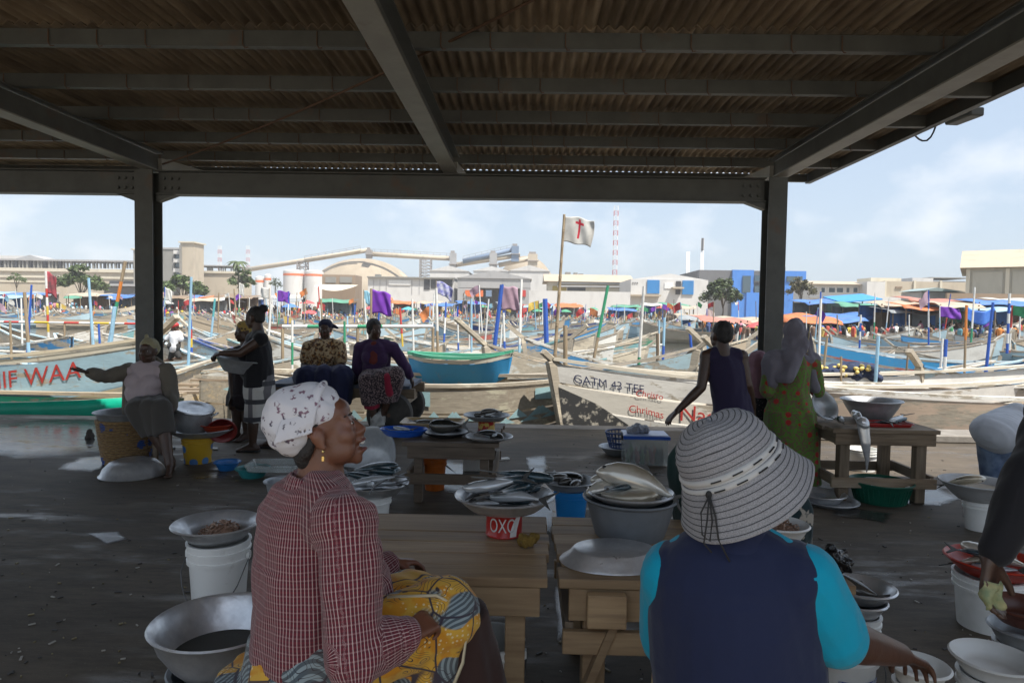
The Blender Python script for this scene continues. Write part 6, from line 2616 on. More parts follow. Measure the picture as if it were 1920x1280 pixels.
for sx in (-1, 1):
    for sy in (-1, 1):
        part('leg', MB().box((sx * 0.14, sy * 0.12, (zs_ - 0.018) / 2), (0.035, 0.035, zs_ - 0.018)), M_wood_z, st_)

# --- the woman in the striped sun hat, from behind
Y2 = 1.66
f2 = Vector((0.25, 0.97, 0)).normalized()
J = jj(Y2, pel=(1385, 1290, 0.05), chest=(1372, 1130, 0.03), neck=(1372, 1010, 0.02), shR=(1502, 1085, -0.02), shL=(1262, 1078, 0.08), elR=(1572, 1196, 0.0), wrR=(1688, 1226, 0.16),
       elL=(1252, 1205, 0.18), wrL=(1290, 1230, 0.4))
J['fwd'] = f2
sp = 0.1
J['hipR'] = J['pel'] + Vector((0.1, 0.0, -0.04))
J['hipL'] = J['pel'] + Vector((-0.07, 0.0, -0.05))
J['knR'] = J['hipR'] + Vector((0.12, 0.4, 0.03))
J['knL'] = J['hipL'] + Vector((0.03, 0.42, 0.0))
J['anR'] = Vector((J['knR'].x, J['knR'].y + 0.05, 0.085))
J['anL'] = Vector((J['knL'].x, J['knL'].y + 0.05, 0.085))
J['toeR'] = J['toeL'] = f2
h2 = (at(1398, 938, Y2 + 0.1), (0.62, 0.78, 0), R(-14), R(-10))
w2, A2 = person('woman seen from behind in striped grey sun hat, navy vest and turquoise shirt', J, h2, k=1.15, voxel=0.0055, skin=skin_mat('deep_brown', (0.1, 0.048, 0.03)), belly=1.08,
                hands={'R': (at(1770, 1268, Y2 + 0.3) - J['wrR'], (0.1, -0.1, -1), 0.5, 0.14), 'L': ((0.6, 0.6, -0.3), (0, 0, -1), 0.8, 0.05)})
M_turq = fabric('turquoise_jersey', (0.0, 0.32, 0.48))
M_navy = fabric('navy_cotton', (0.014, 0.021, 0.06))
mb = MB()
torso_prims(mb, J, 1.15, 0.012, 1.0, 1.08)
for sd in 'LR':
    arm_prims(mb, J, sd, 1.15, 0.024, 0.93)
    mb.cap(J['sh' + sd] + Vector((0, 0, -0.005)), J['sh' + sd].lerp(J['el' + sd], 0.92), 0.076, 0.08, 16, flat=True)
blob('turquoise_shirt', mb, 0.006, M_turq, w2, smooth=4, folds=0.0028, fscale=17)
mb = MB()
torso_prims(mb, dict(J, shL=J['shL'].lerp(J['shR'], 0.1), shR=J['shR'].lerp(J['shL'], 0.1)), 1.15, 0.027, 1.0, 1.1)
lat2 = Vector((f2.y, -f2.x, 0))
for sg, sd in ((-1, 'L'), (1, 'R')):
    mb.cap(J['neck'] - lat2 * sg * 0.03 + Vector((0, 0, -0.03)), J['sh' + sd] - lat2 * sg * 0.028 + Vector((0, 0, 0.0)), 0.07, 0.098, 20)
    mb.cap(J['sh' + sd] - lat2 * sg * 0.03 + Vector((0, 0, 0.0)), J['pel'] + lat2 * sg * 0.1, 0.097, 0.1, 18)
dn = (J['pel'] - J['chest']).normalized()
mb.cap(J['chest'] + dn * 0.02, J['pel'] + dn * 0.06, 0.19, 0.226, 24, sq=0.84, hint=f2)
blob('navy_vest', mb, 0.006, M_navy, w2, smooth=10, folds=0.0036, fscale=8, faxis=(1, 1, 0.6))
mb = MB()
mb.cap(J['chest'] + Vector((0, -0.0, 0.03)), J['neck'] + Vector((0.003, 0.0, 0.02)), 0.15, 0.085, 20, sq=0.9, hint=f2)
blob('vest_neckline', mb, 0.006, M_navy, w2, smooth=2)


def stripes_hat(H):
    v = H['attr']('pv')
    m = H['math']
    f = m('ABSOLUTE', m('SUBTRACT', m('FRACT', m('DIVIDE', m('ADD', v, m('MULTIPLY', H['noise'](9, 2), 0.006)), 0.0145)), 0.5))
    line = H['rng'](f, 0.40, 0.46)
    base = H['mix'](H['rng'](H['noise'](420, 2), 0.4, 0.6), (0.23, 0.23, 0.245), (0.36, 0.36, 0.375))
    return H['mix'](line, base, (0.02, 0.02, 0.025))


M_hat = fabric('grey_striped_hat_straw', (0.3, 0.3, 0.31), stripes_hat)
axis = Vector((-0.5, -0.05, 0.87)).normalized()
hat_c = at(1366, 864, Y2 + 0.05)
hx, hy, hz_ = frame_of(axis, (0, 1, 0))
HM = Matrix((hx, hy, hz_)).transposed()
prof = [(0.001, 0.118), (0.03, 0.117), (0.06, 0.112), (0.085, 0.1), (0.105, 0.08), (0.118, 0.052), (0.123, 0.022), (0.124, 0.0), (0.128, -0.004), (0.14, -0.028), (0.152, -0.056), (0.165, -0.085), (0.176, -0.108), (0.179, -0.114)]
# finer profile with raised plies
fine, arc, s_ = [], [], 0.0
for (a, b), (c_, d) in zip(prof, prof[1:]):
    n = 6
    for i in range(n):
        t_ = i / n
        fine.append((a + (c_ - a) * t_, b + (d - b) * t_))
        arc.append(s_)
        s_ += math.hypot(c_ - a, d - b) / n
fine.append(prof[-1])
arc.append(s_)
nseg = 72
vs, fs, pv = [], [], []
for ri, (r_, z_) in enumerate(fine):
    for kk in range(nseg):
        a = 2 * PI * kk / nseg
        brim = max(0, (-z_) / 0.114)
        w = 1 + brim * (0.035 * math.sin(2 * a + 0.6) + 0.02 * math.sin(5 * a + 1)) + 0.012 * math.sin(3 * a + r_ * 30)
        ply = 0.0012 * math.cos(arc[ri] / 0.0145 * 2 * PI)
        p = Vector((r_ * w * math.cos(a) * 1.0, r_ * w * math.sin(a) * 0.94, z_ + brim * 0.01 * math.sin(2 * a + 2) + 0.004 * math.sin(3 * a + 1) * (r_ < 0.11)))
        p += Vector((math.cos(a), math.sin(a), 0.5)) * ply
        vs.append(HM @ p + hat_c - w2.location)
        pv.append(arc[ri])
for i in range(len(fine) - 1):
    for kk in range(nseg):
        k2 = (kk + 1) % nseg
        fs.append(((i + 1) * nseg + kk, (i + 1) * nseg + k2, i * nseg + k2, i * nseg + kk))
me = bpy.data.meshes.new('sun_hat')
me.from_pydata(vs, [], fs)
me.polygons.foreach_set('use_smooth', [True] * len(me.polygons))
at_ = me.attributes.new('pv', 'FLOAT', 'POINT')
at_.data.foreach_set('value', pv)
me.materials.append(M_hat)
hat = link('sun_hat', me, w2)
solid(hat, 0.004)
M_hband = fabric('white_hat_ribbon', (0.55, 0.55, 0.54))
mb = MB()
for z0, z1, r0 in ((0.004, 0.018, 0.1285), (-0.018, -0.003, 0.133)):
    mb.lathe([(r0, z0), (r0 + 0.002, (z0 + z1) / 2), (r0 - 0.001, z1)], 48, hat_c, sy=0.94, M=HM)
mb.lathe([(0.1262, -0.004), (0.128, 0.004)], 48, hat_c, sy=0.94, M=HM)
o = part('hat_band', mb, M_hband, w2, smooth=True, world=True)
solid(o, 0.003)
mb = MB()
for kk in range(6):
    a = -2.2 + kk * 0.42
    for z_ in (0.011, -0.011):
        p = [HM @ Vector(((0.1325 if z_ > 0 else 0.1375) * math.cos(a + q), 0.94 * (0.1325 if z_ > 0 else 0.1375) * math.sin(a + q), z_)) + hat_c for q in (0, 0.06, 0.12, 0.2)]
        mb.tube(p, 0.002, 5)
part('hat_stitching', mb, M_black, w2, world=True)['kind'] = 'stuff'
mb = MB()
k0 = HM @ Vector((0.134 * math.cos(-2.35), 0.128 * math.sin(-2.35), -0.012)) + hat_c
mb.ell(k0 + Vector((0, -0.006, 0)), (0.008, 0.006, 0.01), n=8, m=6)
for pts in (((0, 0), (-0.02, -0.04), (-0.018, -0.09), (0.0, -0.105), (0.006, -0.06), (0.0, 0)), ((0, 0), (0.014, -0.05), (0.02, -0.1), (0.046, -0.15)), ((0, 0), (-0.006, -0.06), (-0.014, -0.11), (0.004, -0.13))):
    mb.tube([k0 + Vector((x, -0.012 - 0.14 * abs(z), z)) for x, z in pts], 0.0022, 5)
part('hat_cord', mb, M_black, w2, smooth=True, world=True)['kind'] = 'stuff'
mb = MB()
mb.ell(h2[0] + A2 @ Vector((-0.02, 0, 0.02)), (0.1, 0.08, 0.095), A2, 16, 12)
blob('hair', mb, 0.008, M_hair, w2, smooth=2)
mb = MB()
mb.cap(J['pel'] + Vector((0, 0.03, -0.02)), J['pel'] + Vector((0, 0.05, -0.2)), 0.17, 0.17, 20, sq=0.8, hint=f2)
for sd in 'LR':
    mb.cap(J['hip' + sd], J['kn' + sd], 0.105, 0.09, 14)
    mb.cap(J['kn' + sd], J['an' + sd] + Vector((0, 0, 0.12)), 0.09, 0.09, 14, flat=True)


def rosewax(H):
    c = H['mix'](H['rng'](H['vor'](22), 0.3, 0.25), (0.55, 0.42, 0.18), (0.3, 0.03, 0.12))
    return H['mix'](H['rng'](H['noise'](14), 0.56, 0.6), c, (0.06, 0.02, 0.08))


M_rose = fabric('rose_wax_print', (0.4, 0.25, 0.15), rosewax)
blob('print_skirt', mb, 0.009, M_rose, w2, smooth=4, folds=0.004)
st2 = thing('stool', 'low wooden stool under the woman in the sun hat', 'stool', (J['pel'].x, J['pel'].y, 0))
zs_ = J['pel'].z - 0.2
part('seat', MB().box((0, 0, zs_), (0.36, 0.3, 0.035)), M_wood, st2)
for sx in (-1, 1):
    for sy in (-1, 1):
        part('leg', MB().box((sx * 0.14, sy * 0.12, (zs_ - 0.018) / 2), (0.035, 0.035, zs_ - 0.018)), M_wood_z, st2)
# ------------------------------------------------------------------ the people by the quay and the shed posts
def dress(name, t, fn, m, voxel=0.009, folds=0.004, fs=16, smooth=4, ax=(1, 1, 0.3)):
    mb = MB()
    fn(mb)
    return blob(name, mb, voxel, m, t, smooth=smooth, folds=folds, fscale=fs, faxis=ax)


def hair_cap(t, h, A, s=1.0, bun=None, big=0.0):
    mb = MB()

    def q(x, y, z):
        return h + A @ (Vector((x, y, z)) * s)
    mb.ell(q(-0.022, 0, 0.046), [(0.096 + big) * s, (0.08 + big) * s, (0.088 + big) * s], A, 18, 12)
    mb.ell(q(-0.05, 0, 0.0), [(0.06 + big) * s, (0.072 + big) * s, (0.07 + big) * s], A, 16, 10)
    if bun:
        mb.ell(q(*bun), (0.052, 0.05, 0.048), A, 14, 10)
        mb.cap(q(bun[0] * 0.6, 0, bun[2] * 0.8), q(*bun), 0.04, 0.035, 10)
    blob('hair', mb, 0.008, M_hair, t, smooth=2, folds=0.002, fscale=60)


V = Vector
# seated woman in grey cardigan by the left column
Y = 6.78
J = jj(Y, pel=(277, 752, 0.02), chest=(278, 706), neck=(278, 688), shR=(242, 696), shL=(312, 696), elR=(200, 706, -0.12), wrR=(166, 698, -0.3), elL=(324, 738, -0.05), wrL=(322, 766, -0.28),
       hipR=(264, 757), hipL=(292, 757), knR=(256, 768, -0.42), knL=(302, 766, -0.42), anR=(322, 842, -0.36), anL=(318, 830, -0.56))
J['fwd'] = V((0, -1, 0))
J['anR'].z = J['anL'].z = 0.085
J['toeR'] = J['toeL'] = V((0.4, -1, 0))
hd = (at(278, 659, Y - 0.03), (0.02, -1, 0), R(4))
p3, A = person('seated woman in grey cardigan and pale top by the left column, arm held out', J, hd, k=1.12, hands={'R': (at(134, 692, Y - 0.42) - J['wrR'], (0, 0.2, 1), 0.15, 0.1), 'L': ((0.1, -0.6, -0.4), (-0.5, 0, -0.5), 0.9, 0.05)}, belly=1.15, feet=True)
M_vest = fabric('pale_pink_knit', (0.5, 0.42, 0.44))
M_card = fabric('grey_brown_cardigan', (0.17, 0.15, 0.12))
M_gskirt = fabric('dark_grey_skirt', (0.085, 0.078, 0.07))
dress('vest_top', p3, lambda mb: torso_prims(mb, J, 1.12, 0.012, 1.1, 1.17), M_vest, folds=0.003)


def f(mb):
    for sd in 'LR':
        arm_prims(mb, J, sd, 1.12, 0.02, 1.86)
    for sg, sd in ((-1, 'R'), (1, 'L')):
        a = J['neck'] + V((sg * 0.06, 0.0, -0.02))
        mb.cap(a, J['sh' + sd] + V((0, 0.0, 0.01)), 0.06, 0.08, 12)
        mb.cap(J['sh' + sd] + V((-sg * 0.03, 0.01, -0.02)), J['pel'] + V((sg * 0.19, 0.02, -0.12)), 0.085, 0.075, 12)
    mb.cap(J['chest'] + V((0, 0.1, 0.05)), J['pel'] + V((0, 0.13, -0.1)), 0.15, 0.17, 16, sq=0.5, hint=(0, 1, 0))


dress('cardigan', p3, f, M_card, folds=0.005)


def skirt(J, r0, r1, drop, flare=1.0, knee=0.1):
    def f(mb):
        mb.cap(J['pel'] + V((0, 0, 0.04)), J['pel'] + V((0, 0, -0.1)), r0, r0 * 1.08, 18, sq=0.8, hint=J['fwd'])
        for sd in 'LR':
            mb.cap(J['hip' + sd], J['kn' + sd], r1, knee, 14)
            e = J['kn' + sd].lerp(J['an' + sd], drop)
            mb.cap(J['kn' + sd], e, knee, knee * flare, 14, flat=True)
        mb.cap((J['hipL'] + J['hipR']) / 2, (J['knL'] + J['knR']) / 2, r1, knee, 12)
        e = (J['knL'].lerp(J['anL'], drop) + J['knR'].lerp(J['anR'], drop)) / 2
        mb.cap((J['knL'] + J['knR']) / 2, e, knee, knee, 12, flat=True)
    return f


dress('skirt', p3, skirt(J, 0.2, 0.115, 0.45, 1.0), M_gskirt, folds=0.004)
mb = MB()
mb.ell(hd[0] + A @ V((-0.02, 0, 0.065)), (0.1, 0.084, 0.075), A, 18, 12)
mb.ell(hd[0] + A @ V((-0.06, 0, 0.03)), (0.075, 0.082, 0.08), A, 18, 12)
mb.ell(hd[0] + A @ V((0.0, -0.02, 0.15)), (0.025, 0.02, 0.03), A, 10, 8)
blob('headwrap', mb, 0.008, fabric('pale_olive_headwrap', (0.35, 0.32, 0.2)), p3, smooth=3, folds=0.002, fscale=50)
s3 = thing('stool', 'wooden stool under the woman in the grey cardigan', 'stool', (J['pel'].x, J['pel'].y, 0))
z_ = J['pel'].z - 0.19
part('seat', MB().box((0, 0, z_), (0.36, 0.32, 0.04)), M_wood, s3)
for sx in (-1, 1):
    for sy in (-1, 1):
        part('leg', MB().box((sx * 0.15, sy * 0.13, z_ / 2 - 0.01), (0.04, 0.04, z_ - 0.02)), M_wood_z, s3)

# standing woman carrying a basin
Y = 7.42
J = jj(Y, pel=(487, 718), chest=(484, 656), neck=(484, 626), shL=(490, 636, -0.16), shR=(474, 636, 0.17), elL=(450, 662, -0.24), wrL=(415, 662, -0.2), elR=(452, 664, 0.25), wrR=(418, 664, 0.2),
       hipL=(484, 728, -0.09), hipR=(490, 728, 0.09), knL=(474, 786, -0.1), knR=(502, 784, 0.1), anL=(474, 833, -0.1), anR=(510, 828, 0.12))
J['fwd'] = V((-0.99, 0.1, 0)).normalized()
J['toeL'], J['toeR'] = V((-1, -0.1, 0)), V((-1, 0.1, 0))
for a in ('anL', 'anR'):
    J[a].z = 0.085
hd = (at(478, 596, Y), (-0.98, 0.12, 0), R(-2))
p4, A = person('standing woman in black top and checked shorts holding a grey basin, hair in a bun', J, hd, k=1.08, hands={'L': ((-0.95, 0.1, -0.3), (0.0, 0.5, -0.85), 0.9, 0.05), 'R': ((-0.95, -0.1, -0.3), (0, -0.5, -0.85), 0.9, 0.05)}, bust=1.05)
M_blk = fabric('black_jersey', (0.013, 0.013, 0.016))


def f(mb):
    torso_prims(mb, J, 1.08, 0.014, 1.05, 1.05)
    mb.cap(J['chest'], J['pel'] + V((0, 0, -0.03)), 0.165, 0.2, 18, sq=0.8, hint=J['fwd'], flat=True)


dress('black_top', p4, f, M_blk)


def checks(H):
    sx = H['N'].new('ShaderNodeSeparateXYZ')
    H['K'](H['tc'].outputs['Object'], sx.inputs[0])
    m = H['math']
    a = m('FRACT', m('MULTIPLY', sx.outputs['X'], 6.5))
    b = m('FRACT', m('MULTIPLY', sx.outputs['Z'], 5.2))
    c = H['mix'](H['rng'](a, 0.66, 0.7), (0.62, 0.6, 0.56), (0.16, 0.15, 0.16))
    return H['mix'](H['rng'](b, 0.72, 0.75), c, (0.05, 0.05, 0.06))


def f(mb):
    mb.cap(J['pel'] + V((0, 0, 0.02)), J['pel'] + V((0, 0, -0.1)), 0.19, 0.2, 18, sq=0.85, hint=J['fwd'])
    for sd in 'LR':
        mb.cap(J['hip' + sd], J['kn' + sd] + V((0, 0, -0.03)), 0.12, 0.1, 16, flat=True)


dress('checked_shorts', p4, f, fabric('black_white_check', (0.5, 0.5, 0.48), checks))
hair_cap(p4, hd[0], A, 1.0, (-0.1, 0, 0.1))
for sd in 'LR':
    part('sandal', MB().box((J['an' + sd].x - 0.05, J['an' + sd].y, 0.012), (0.25, 0.09, 0.024)), M_black, p4, world=True, bev=0.01)

# girl with yellow scarf half hidden behind her
Y = 7.95
J = jj(Y, pel=(452, 735), chest=(456, 680), neck=(458, 652), shR=(436, 662), shL=(478, 662), elR=(434, 705, -0.02), wrR=(436, 745, -0.1), elL=(482, 705), wrL=(478, 740, -0.05), hipR=(444, 740), hipL=(462, 740),
       knR=(444, 788), knL=(462, 788), anR=(444, 822), anL=(462, 822))
J['fwd'] = V((-0.4, -0.9, 0)).normalized()
J['toeL'] = J['toeR'] = J['fwd']
J['anL'].z = J['anR'].z = 0.085
hd = (at(458, 622, Y), (-0.7, -0.7, 0), 0.0)
p12, A = person('girl in dark dress and yellow headscarf half hidden behind the woman with the basin', J, hd, k=0.9, hands={'R': ((0, -0.2, -1), (0.5, -0.5, 0), 0.4, 0.05), 'L': ((0, -0.2, -1), (-0.5, -0.5, 0), 0.4, 0.05)}, bust=0.6)


def long_dress(J, k, hem, r_hem, r_w=0.15, upto=0.5, bust=1.0, inf=0.014, belly=1.0, r_h=None):
    def f(mb):
        torso_prims(mb, J if upto else dict(J, shL=J['shL'].lerp(J['shR'], 0.17), shR=J['shR'].lerp(J['shL'], 0.17)), k, inf, bust, belly)
        base_ = V((((J['anL'] + J['anR']) / 2).x, ((J['anL'] + J['anR']) / 2).y, hem))
        rh = r_h or 0.19 * k
        mb.cap(J['pel'].lerp(J['chest'], 0.3), J['pel'] + V((0, 0, -0.06)), r_w * k, rh, 18, sq=0.8, hint=J['fwd'])
        mb.cap(J['pel'] + V((0, 0, -0.03)), base_, rh, r_hem, 20, sq=0.85, hint=J['fwd'], flat=True)
        if upto:
            for sd in 'LR':
                arm_prims(mb, J, sd, k, inf + 0.006, upto)
    return f


dress('dark_dress', p12, long_dress(J, 0.9, 0.42, 0.19), fabric('dark_brown_dress', (0.03, 0.022, 0.025)), folds=0.005)
mb = MB()
mb.ell(hd[0] + A @ V((-0.02, 0, 0.05)), (0.108, 0.09, 0.09), A, 16, 12)
mb.ell(hd[0] + A @ V((-0.06, 0, 0.0)), (0.07, 0.08, 0.09), A, 16, 12)
blob('headscarf', mb, 0.009, fabric('yellow_patterned_scarf', (0.4, 0.28, 0.06), lambda H: H['mix'](H['rng'](H['vor'](26), 0.4, 0.3), (0.45, 0.32, 0.1), (0.12, 0.08, 0.05))), p12, smooth=3, folds=0.003, fscale=40)

# the hand cart
cx0, cx1 = at(520, 715, 8.75).x, at(778, 715, 8.75).x
zc = at(740, 722, 8.6).z
cart = thing('hand_cart', 'wooden hand cart with rubber wheels on which the two women sit', 'cart', ((cx0 + cx1) / 2, 8.85, 0))
cm = (cx0 + cx1) / 2
for i in range(6):
    part('plank', MB().box((0, -0.42 + 0.168 * i, zc + 0.0), (cx1 - cx0, 0.155, 0.04)), mat('blue_worn_planks', (0.06, 0.1, 0.17), 0.7, c2=(0.1, 0.085, 0.07), scale=6, stretch=(0.4, 4, 4), bump=0.2, randv=0.2), cart)
for y in (-0.4, 0.4):
    part('rail', MB().box((0, y, zc - 0.085), (cx1 - cx0 + 0.1, 0.08, 0.12)), M_wood, cart)
for x in (-0.78, 0.0, 0.8):
    part('cross_beam', MB().box((x, 0, zc - 0.19), (0.09, 1.1, 0.09)), M_wood_y, cart)
M_hub = flat('blue_wheel_rim', (0.05, 0.2, 0.55), 0.5)
wr_ = 0.285
for x in (at(733, 775, 8.4).x - cm, -0.62):
    part('axle', MB().tube([(x, -0.6, wr_), (x, 0.6, wr_)], 0.025, 8), M_rust, cart)
    part('axle_block', MB().box((x, 0, (wr_ + zc - 0.23) / 2 + 0.015), (0.12, 0.8, max(0.05, zc - 0.24 - wr_ - 0.03))), M_wood, cart)
    for y in (-0.52, 0.5):
        MW = Matrix.Rotation(PI / 2, 3, 'X')
        prof = [(0.15, -0.075), (0.23, -0.085), (0.27, -0.07), (wr_, -0.03), (wr_, 0.03), (0.27, 0.07), (0.23, 0.085), (0.15, 0.075)]
        w_ = part('wheel', MB().lathe(prof, 28, (x, y, wr_), M=MW), M_tyre, cart, auto=40)
        rim = MB().lathe([(0.155, -0.05), (0.15, -0.066), (0.1, -0.06), (0.07, -0.03), (0.04, -0.07), (0.001, -0.075)], 24, (x, y, wr_), M=MW)
        rim.lathe([(0.155, 0.05), (0.15, 0.066), (0.1, 0.06), (0.07, 0.03), (0.04, 0.07), (0.001, 0.075)], 24, (x, y, wr_), M=MW)
        part('rim', rim, M_hub, w_, auto=40)
        nb = MB()
        for q in range(6):
            a = q * PI / 3
            for sy in (-1, 1):
                nb.tube([(x + 0.085 * math.cos(a), y + sy * 0.05, wr_ + 0.085 * math.sin(a)), (x + 0.085 * math.cos(a), y + sy * 0.068, wr_ + 0.085 * math.sin(a))], 0.012, 6)
        part('wheel_nut', nb, M_rust, w_)['kind'] = 'stuff'

M_floral = fabric('brown_floral_blouse', (0.3, 0.18, 0.08), lambda H: H['mix'](H['rng'](H['noise'](26, 3), 0.47, 0.53), H['mix'](H['rng'](H['vor'](30), 0.45, 0.35), (0.1, 0.05, 0.03), (0.4, 0.2, 0.06)), (0.55, 0.42, 0.25)))
M_dnavy = fabric('dark_blue_skirt', (0.02, 0.024, 0.07))
Y = 8.72
J = jj(Y, pel=(604, 704, 0.1), chest=(607, 660), neck=(608, 640), shR=(579, 650), shL=(637, 650), elR=(570, 686, -0.06), wrR=(594, 695, -0.24), elL=(642, 686, -0.06), wrL=(614, 695, -0.24),
       hipR=(590, 708), hipL=(620, 708), knR=(578, 706, -0.42), knL=(640, 706, -0.42), anR=(585, 770, -0.4), anL=(632, 770, -0.4))
J['fwd'] = V((0.02, -1, 0))
hd = (at(610, 617, Y), (0.15, -1, 0), 0.0)
p5, A = person('seated woman in brown flowered blouse and dark cap, hands folded, on the cart', J, hd, k=1.08, belly=1.12, hands={'R': ((0.9, -0.2, -0.1), (0, 0.6, -0.6), 0.7, 0.05), 'L': ((-0.9, -0.25, -0.1), (0, 0.6, -0.6), 0.7, 0.05)})


def f(mb):
    torso_prims(mb, J, 1.08, 0.014, 1.05, 1.14)
    for sd in 'LR':
        arm_prims(mb, J, sd, 1.08, 0.026, 0.62)


dress('flowered_blouse', p5, f, M_floral)
dress('dark_skirt', p5, lambda mb: (skirt(J, 0.25, 0.16, 0.75, 1.1, 0.15)(mb), mb.cap(J['hipR'] + V((-0.15, 0, -0.0)), J['knR'] + V((-0.1, 0.1, -0.02)), 0.13, 0.12, 12), mb.cap(J['hipL'] + V((0.12, 0, 0)), J['knL'] + V((0.06, 0.1, -0.02)), 0.13, 0.1, 12)), M_dnavy, folds=0.008, fs=12)
mb = MB()
mb.ell(hd[0] + A @ V((-0.015, 0, 0.06)), (0.105, 0.09, 0.075), A, 16, 12)
mb.ell(hd[0] + A @ V((-0.05, 0, 0.02)), (0.07, 0.085, 0.07), A, 16, 12)
mb.cap(hd[0] + A @ V((-0.04, 0.07, 0.05)), hd[0] + A @ V((-0.05, 0.14, 0.02)), 0.035, 0.02, 10)
blob('tied_cap', mb, 0.009, fabric('dark_blue_headtie', (0.02, 0.022, 0.05)), p5, smooth=3, folds=0.003, fscale=40)

Y = 8.55
J = jj(Y, pel=(704, 706, 0.12), chest=(705, 664), neck=(704, 641), shR=(676, 652), shL=(737, 652), elR=(670, 684, 0.02), wrR=(670, 708, 0.02), elL=(756, 682, 0.0), wrL=(770, 706, 0.02),
       hipR=(692, 708), hipL=(718, 708), knR=(690, 716, -0.42), knL=(742, 704, -0.42), anR=(702, 778, -0.36), anL=(716, 770, -0.3))
J['fwd'] = V((0.1, -1, 0)).normalized()
J['anR'].z, J['anL'].z = 0.22, 0.26
J['toeR'] = J['toeL'] = V((0.1, -1, 0))
hd = (at(702, 618, Y), (0.6, -0.8, 0), 0.0)
p6, A = person('seated woman in purple jacket and dark flowered skirt at the right end of the cart', J, hd, k=1.06, hands={'R': ((0.0, -0.2, -1), (0.5, -0.4, 0), 0.5, 0.05), 'L': ((0.3, -0.2, -0.9), (-0.5, -0.4, 0), 0.5, 0.05)})
M_purp = fabric('dark_purple_jacket', (0.055, 0.025, 0.085))


def f(mb):
    torso_prims(mb, J, 1.06, 0.02, 1.0, 1.06)
    for sd in 'LR':
        arm_prims(mb, J, sd, 1.06, 0.022, 1.9)


dress('purple_jacket', p6, f, M_purp)
dress('red_inner_blouse', p6, lambda mb: mb.cap(J['neck'] + V((0.0, -0.09, -0.02)), J['chest'] + V((0, -0.14, -0.06)), 0.045, 0.06, 12, sq=0.5, hint=J['fwd']), fabric('dull_red_lace', (0.15, 0.03, 0.025)))
dress('flowered_skirt', p6, skirt(J, 0.21, 0.13, 0.55, 1.05, 0.115), fabric('dark_flowered_cotton', (0.07, 0.05, 0.055), lambda H: H['mix'](H['rng'](H['noise'](60, 3), 0.5, 0.56), (0.03, 0.022, 0.03), (0.28, 0.2, 0.2))), folds=0.006)
dress('red_petticoat', p6, lambda mb: (mb.cap(J['knL'] + V((-0.08, -0.06, -0.02)), J['knL'] + V((-0.06, -0.05, -0.2)), 0.06, 0.05, 12), mb.cap(J['knR'].lerp(J['anR'], 0.5), J['knR'].lerp(J['anR'], 0.66), 0.1, 0.1, 14, flat=True)), fabric('crimson_cotton', (0.3, 0.02, 0.05)))
dress('white_socks', p6, lambda mb: [(mb.cap(J['an' + sd] + V((0, 0, 0.06)), J['an' + sd], 0.05, 0.045, 12), foot_prims(mb, J, sd, 0.012)) for sd in 'LR'], fabric('grey_white_sock', (0.5, 0.5, 0.48)), folds=0.003, fs=40)
hair_cap(p6, hd[0], A, 1.0, None, 0.012)
part('footrest', MB().box((J['anR'].x - cm, J['anR'].y - 8.85 - 0.02, 0.1), (0.5, 0.35, 0.05)), M_wood, cart)
part('footrest_strut', MB().box((J['anR'].x - cm, J['anR'].y - 8.85 + 0.12, 0.27), (0.06, 0.06, 0.3)), M_wood_z, cart)

# woman in navy dress seen from behind
Y = 5.95
J = jj(Y, pel=(1374, 770), chest=(1360, 690), neck=(1354, 657), shL=(1325, 668), shR=(1390, 668), elL=(1315, 726, -0.05), wrL=(1270, 770, -0.05), elR=(1402, 722, -0.02), wrR=(1412, 764, 0.12), hipL=(1352, 780), hipR=(1392, 780),
       knL=(1354, 858), knR=(1392, 858), anL=(1354, 915), anR=(1392, 915))
J['fwd'] = V((-0.15, 1, 0)).normalized()
for a in ('anL', 'anR'):
    J[a].z = 0.085
hd = (at(1352, 629, Y), (-0.35, 0.94, 0), R(2))
p7, A = person('woman in sleeveless navy dress seen from behind, short hair, left arm swung out', J, hd, k=1.0, hands={'L': (at(1247, 792, Y - 0.08) - J['wrL'], (0.6, 0.2, -0.4), 0.45, 0.12), 'R': ((0.1, 0.1, -1), (-0.5, 0.5, 0), 0.5, 0.05)})
dress('navy_dress', p7, long_dress(J, 1.0, 0.42, 0.2, 0.15, 0, r_h=0.185), fabric('dark_navy_dress', (0.028, 0.022, 0.06)), folds=0.004)
hair_cap(p7, hd[0], A, 1.0)

# woman in green dress and grey headscarf
Y = 6.18
J = jj(Y, pel=(1482, 762), chest=(1484, 694), neck=(1486, 662), shL=(1450, 680), shR=(1522, 680), elL=(1438, 730), wrL=(1462, 752, 0.2), elR=(1532, 734, 0.02), wrR=(1536, 728, 0.24), hipL=(1465, 775), hipR=(1500, 775),
       knL=(1466, 850), knR=(1500, 850), anL=(1466, 905), anR=(1500, 905))
J['fwd'] = V((0.3, 0.95, 0)).normalized()
for a in ('anL', 'anR'):
    J[a].z = 0.085
hd = (at(1492, 628, Y), (0.75, 0.66, 0), R(-4))
p8, A = person('woman in long green dress with red dots and grey headscarf beside the right column', J, hd, k=1.02, hands={'L': ((0.4, 0.7, 0.1), (0, 0, -1), 0.6, 0.05), 'R': ((0.0, 0.6, 0.5), (-0.7, 0, 0.3), 0.9, 0.05)})


def dots(H):
    g = H['mix'](H['rng'](H['noise'](55, 3), 0.46, 0.54), (0.1, 0.24, 0.03), (0.17, 0.1, 0.07))
    d = H['vor'](11.5, rnd_=0.25)
    return H['mix'](H['rng'](d, 0.32, 0.27), g, (0.42, 0.015, 0.025))


dress('green_dress', p8, long_dress(J, 1.02, 0.06, 0.25, 0.17, 1.6, r_h=0.225), fabric('green_red_dotted_print', (0.12, 0.25, 0.05), dots), folds=0.007, fs=13)


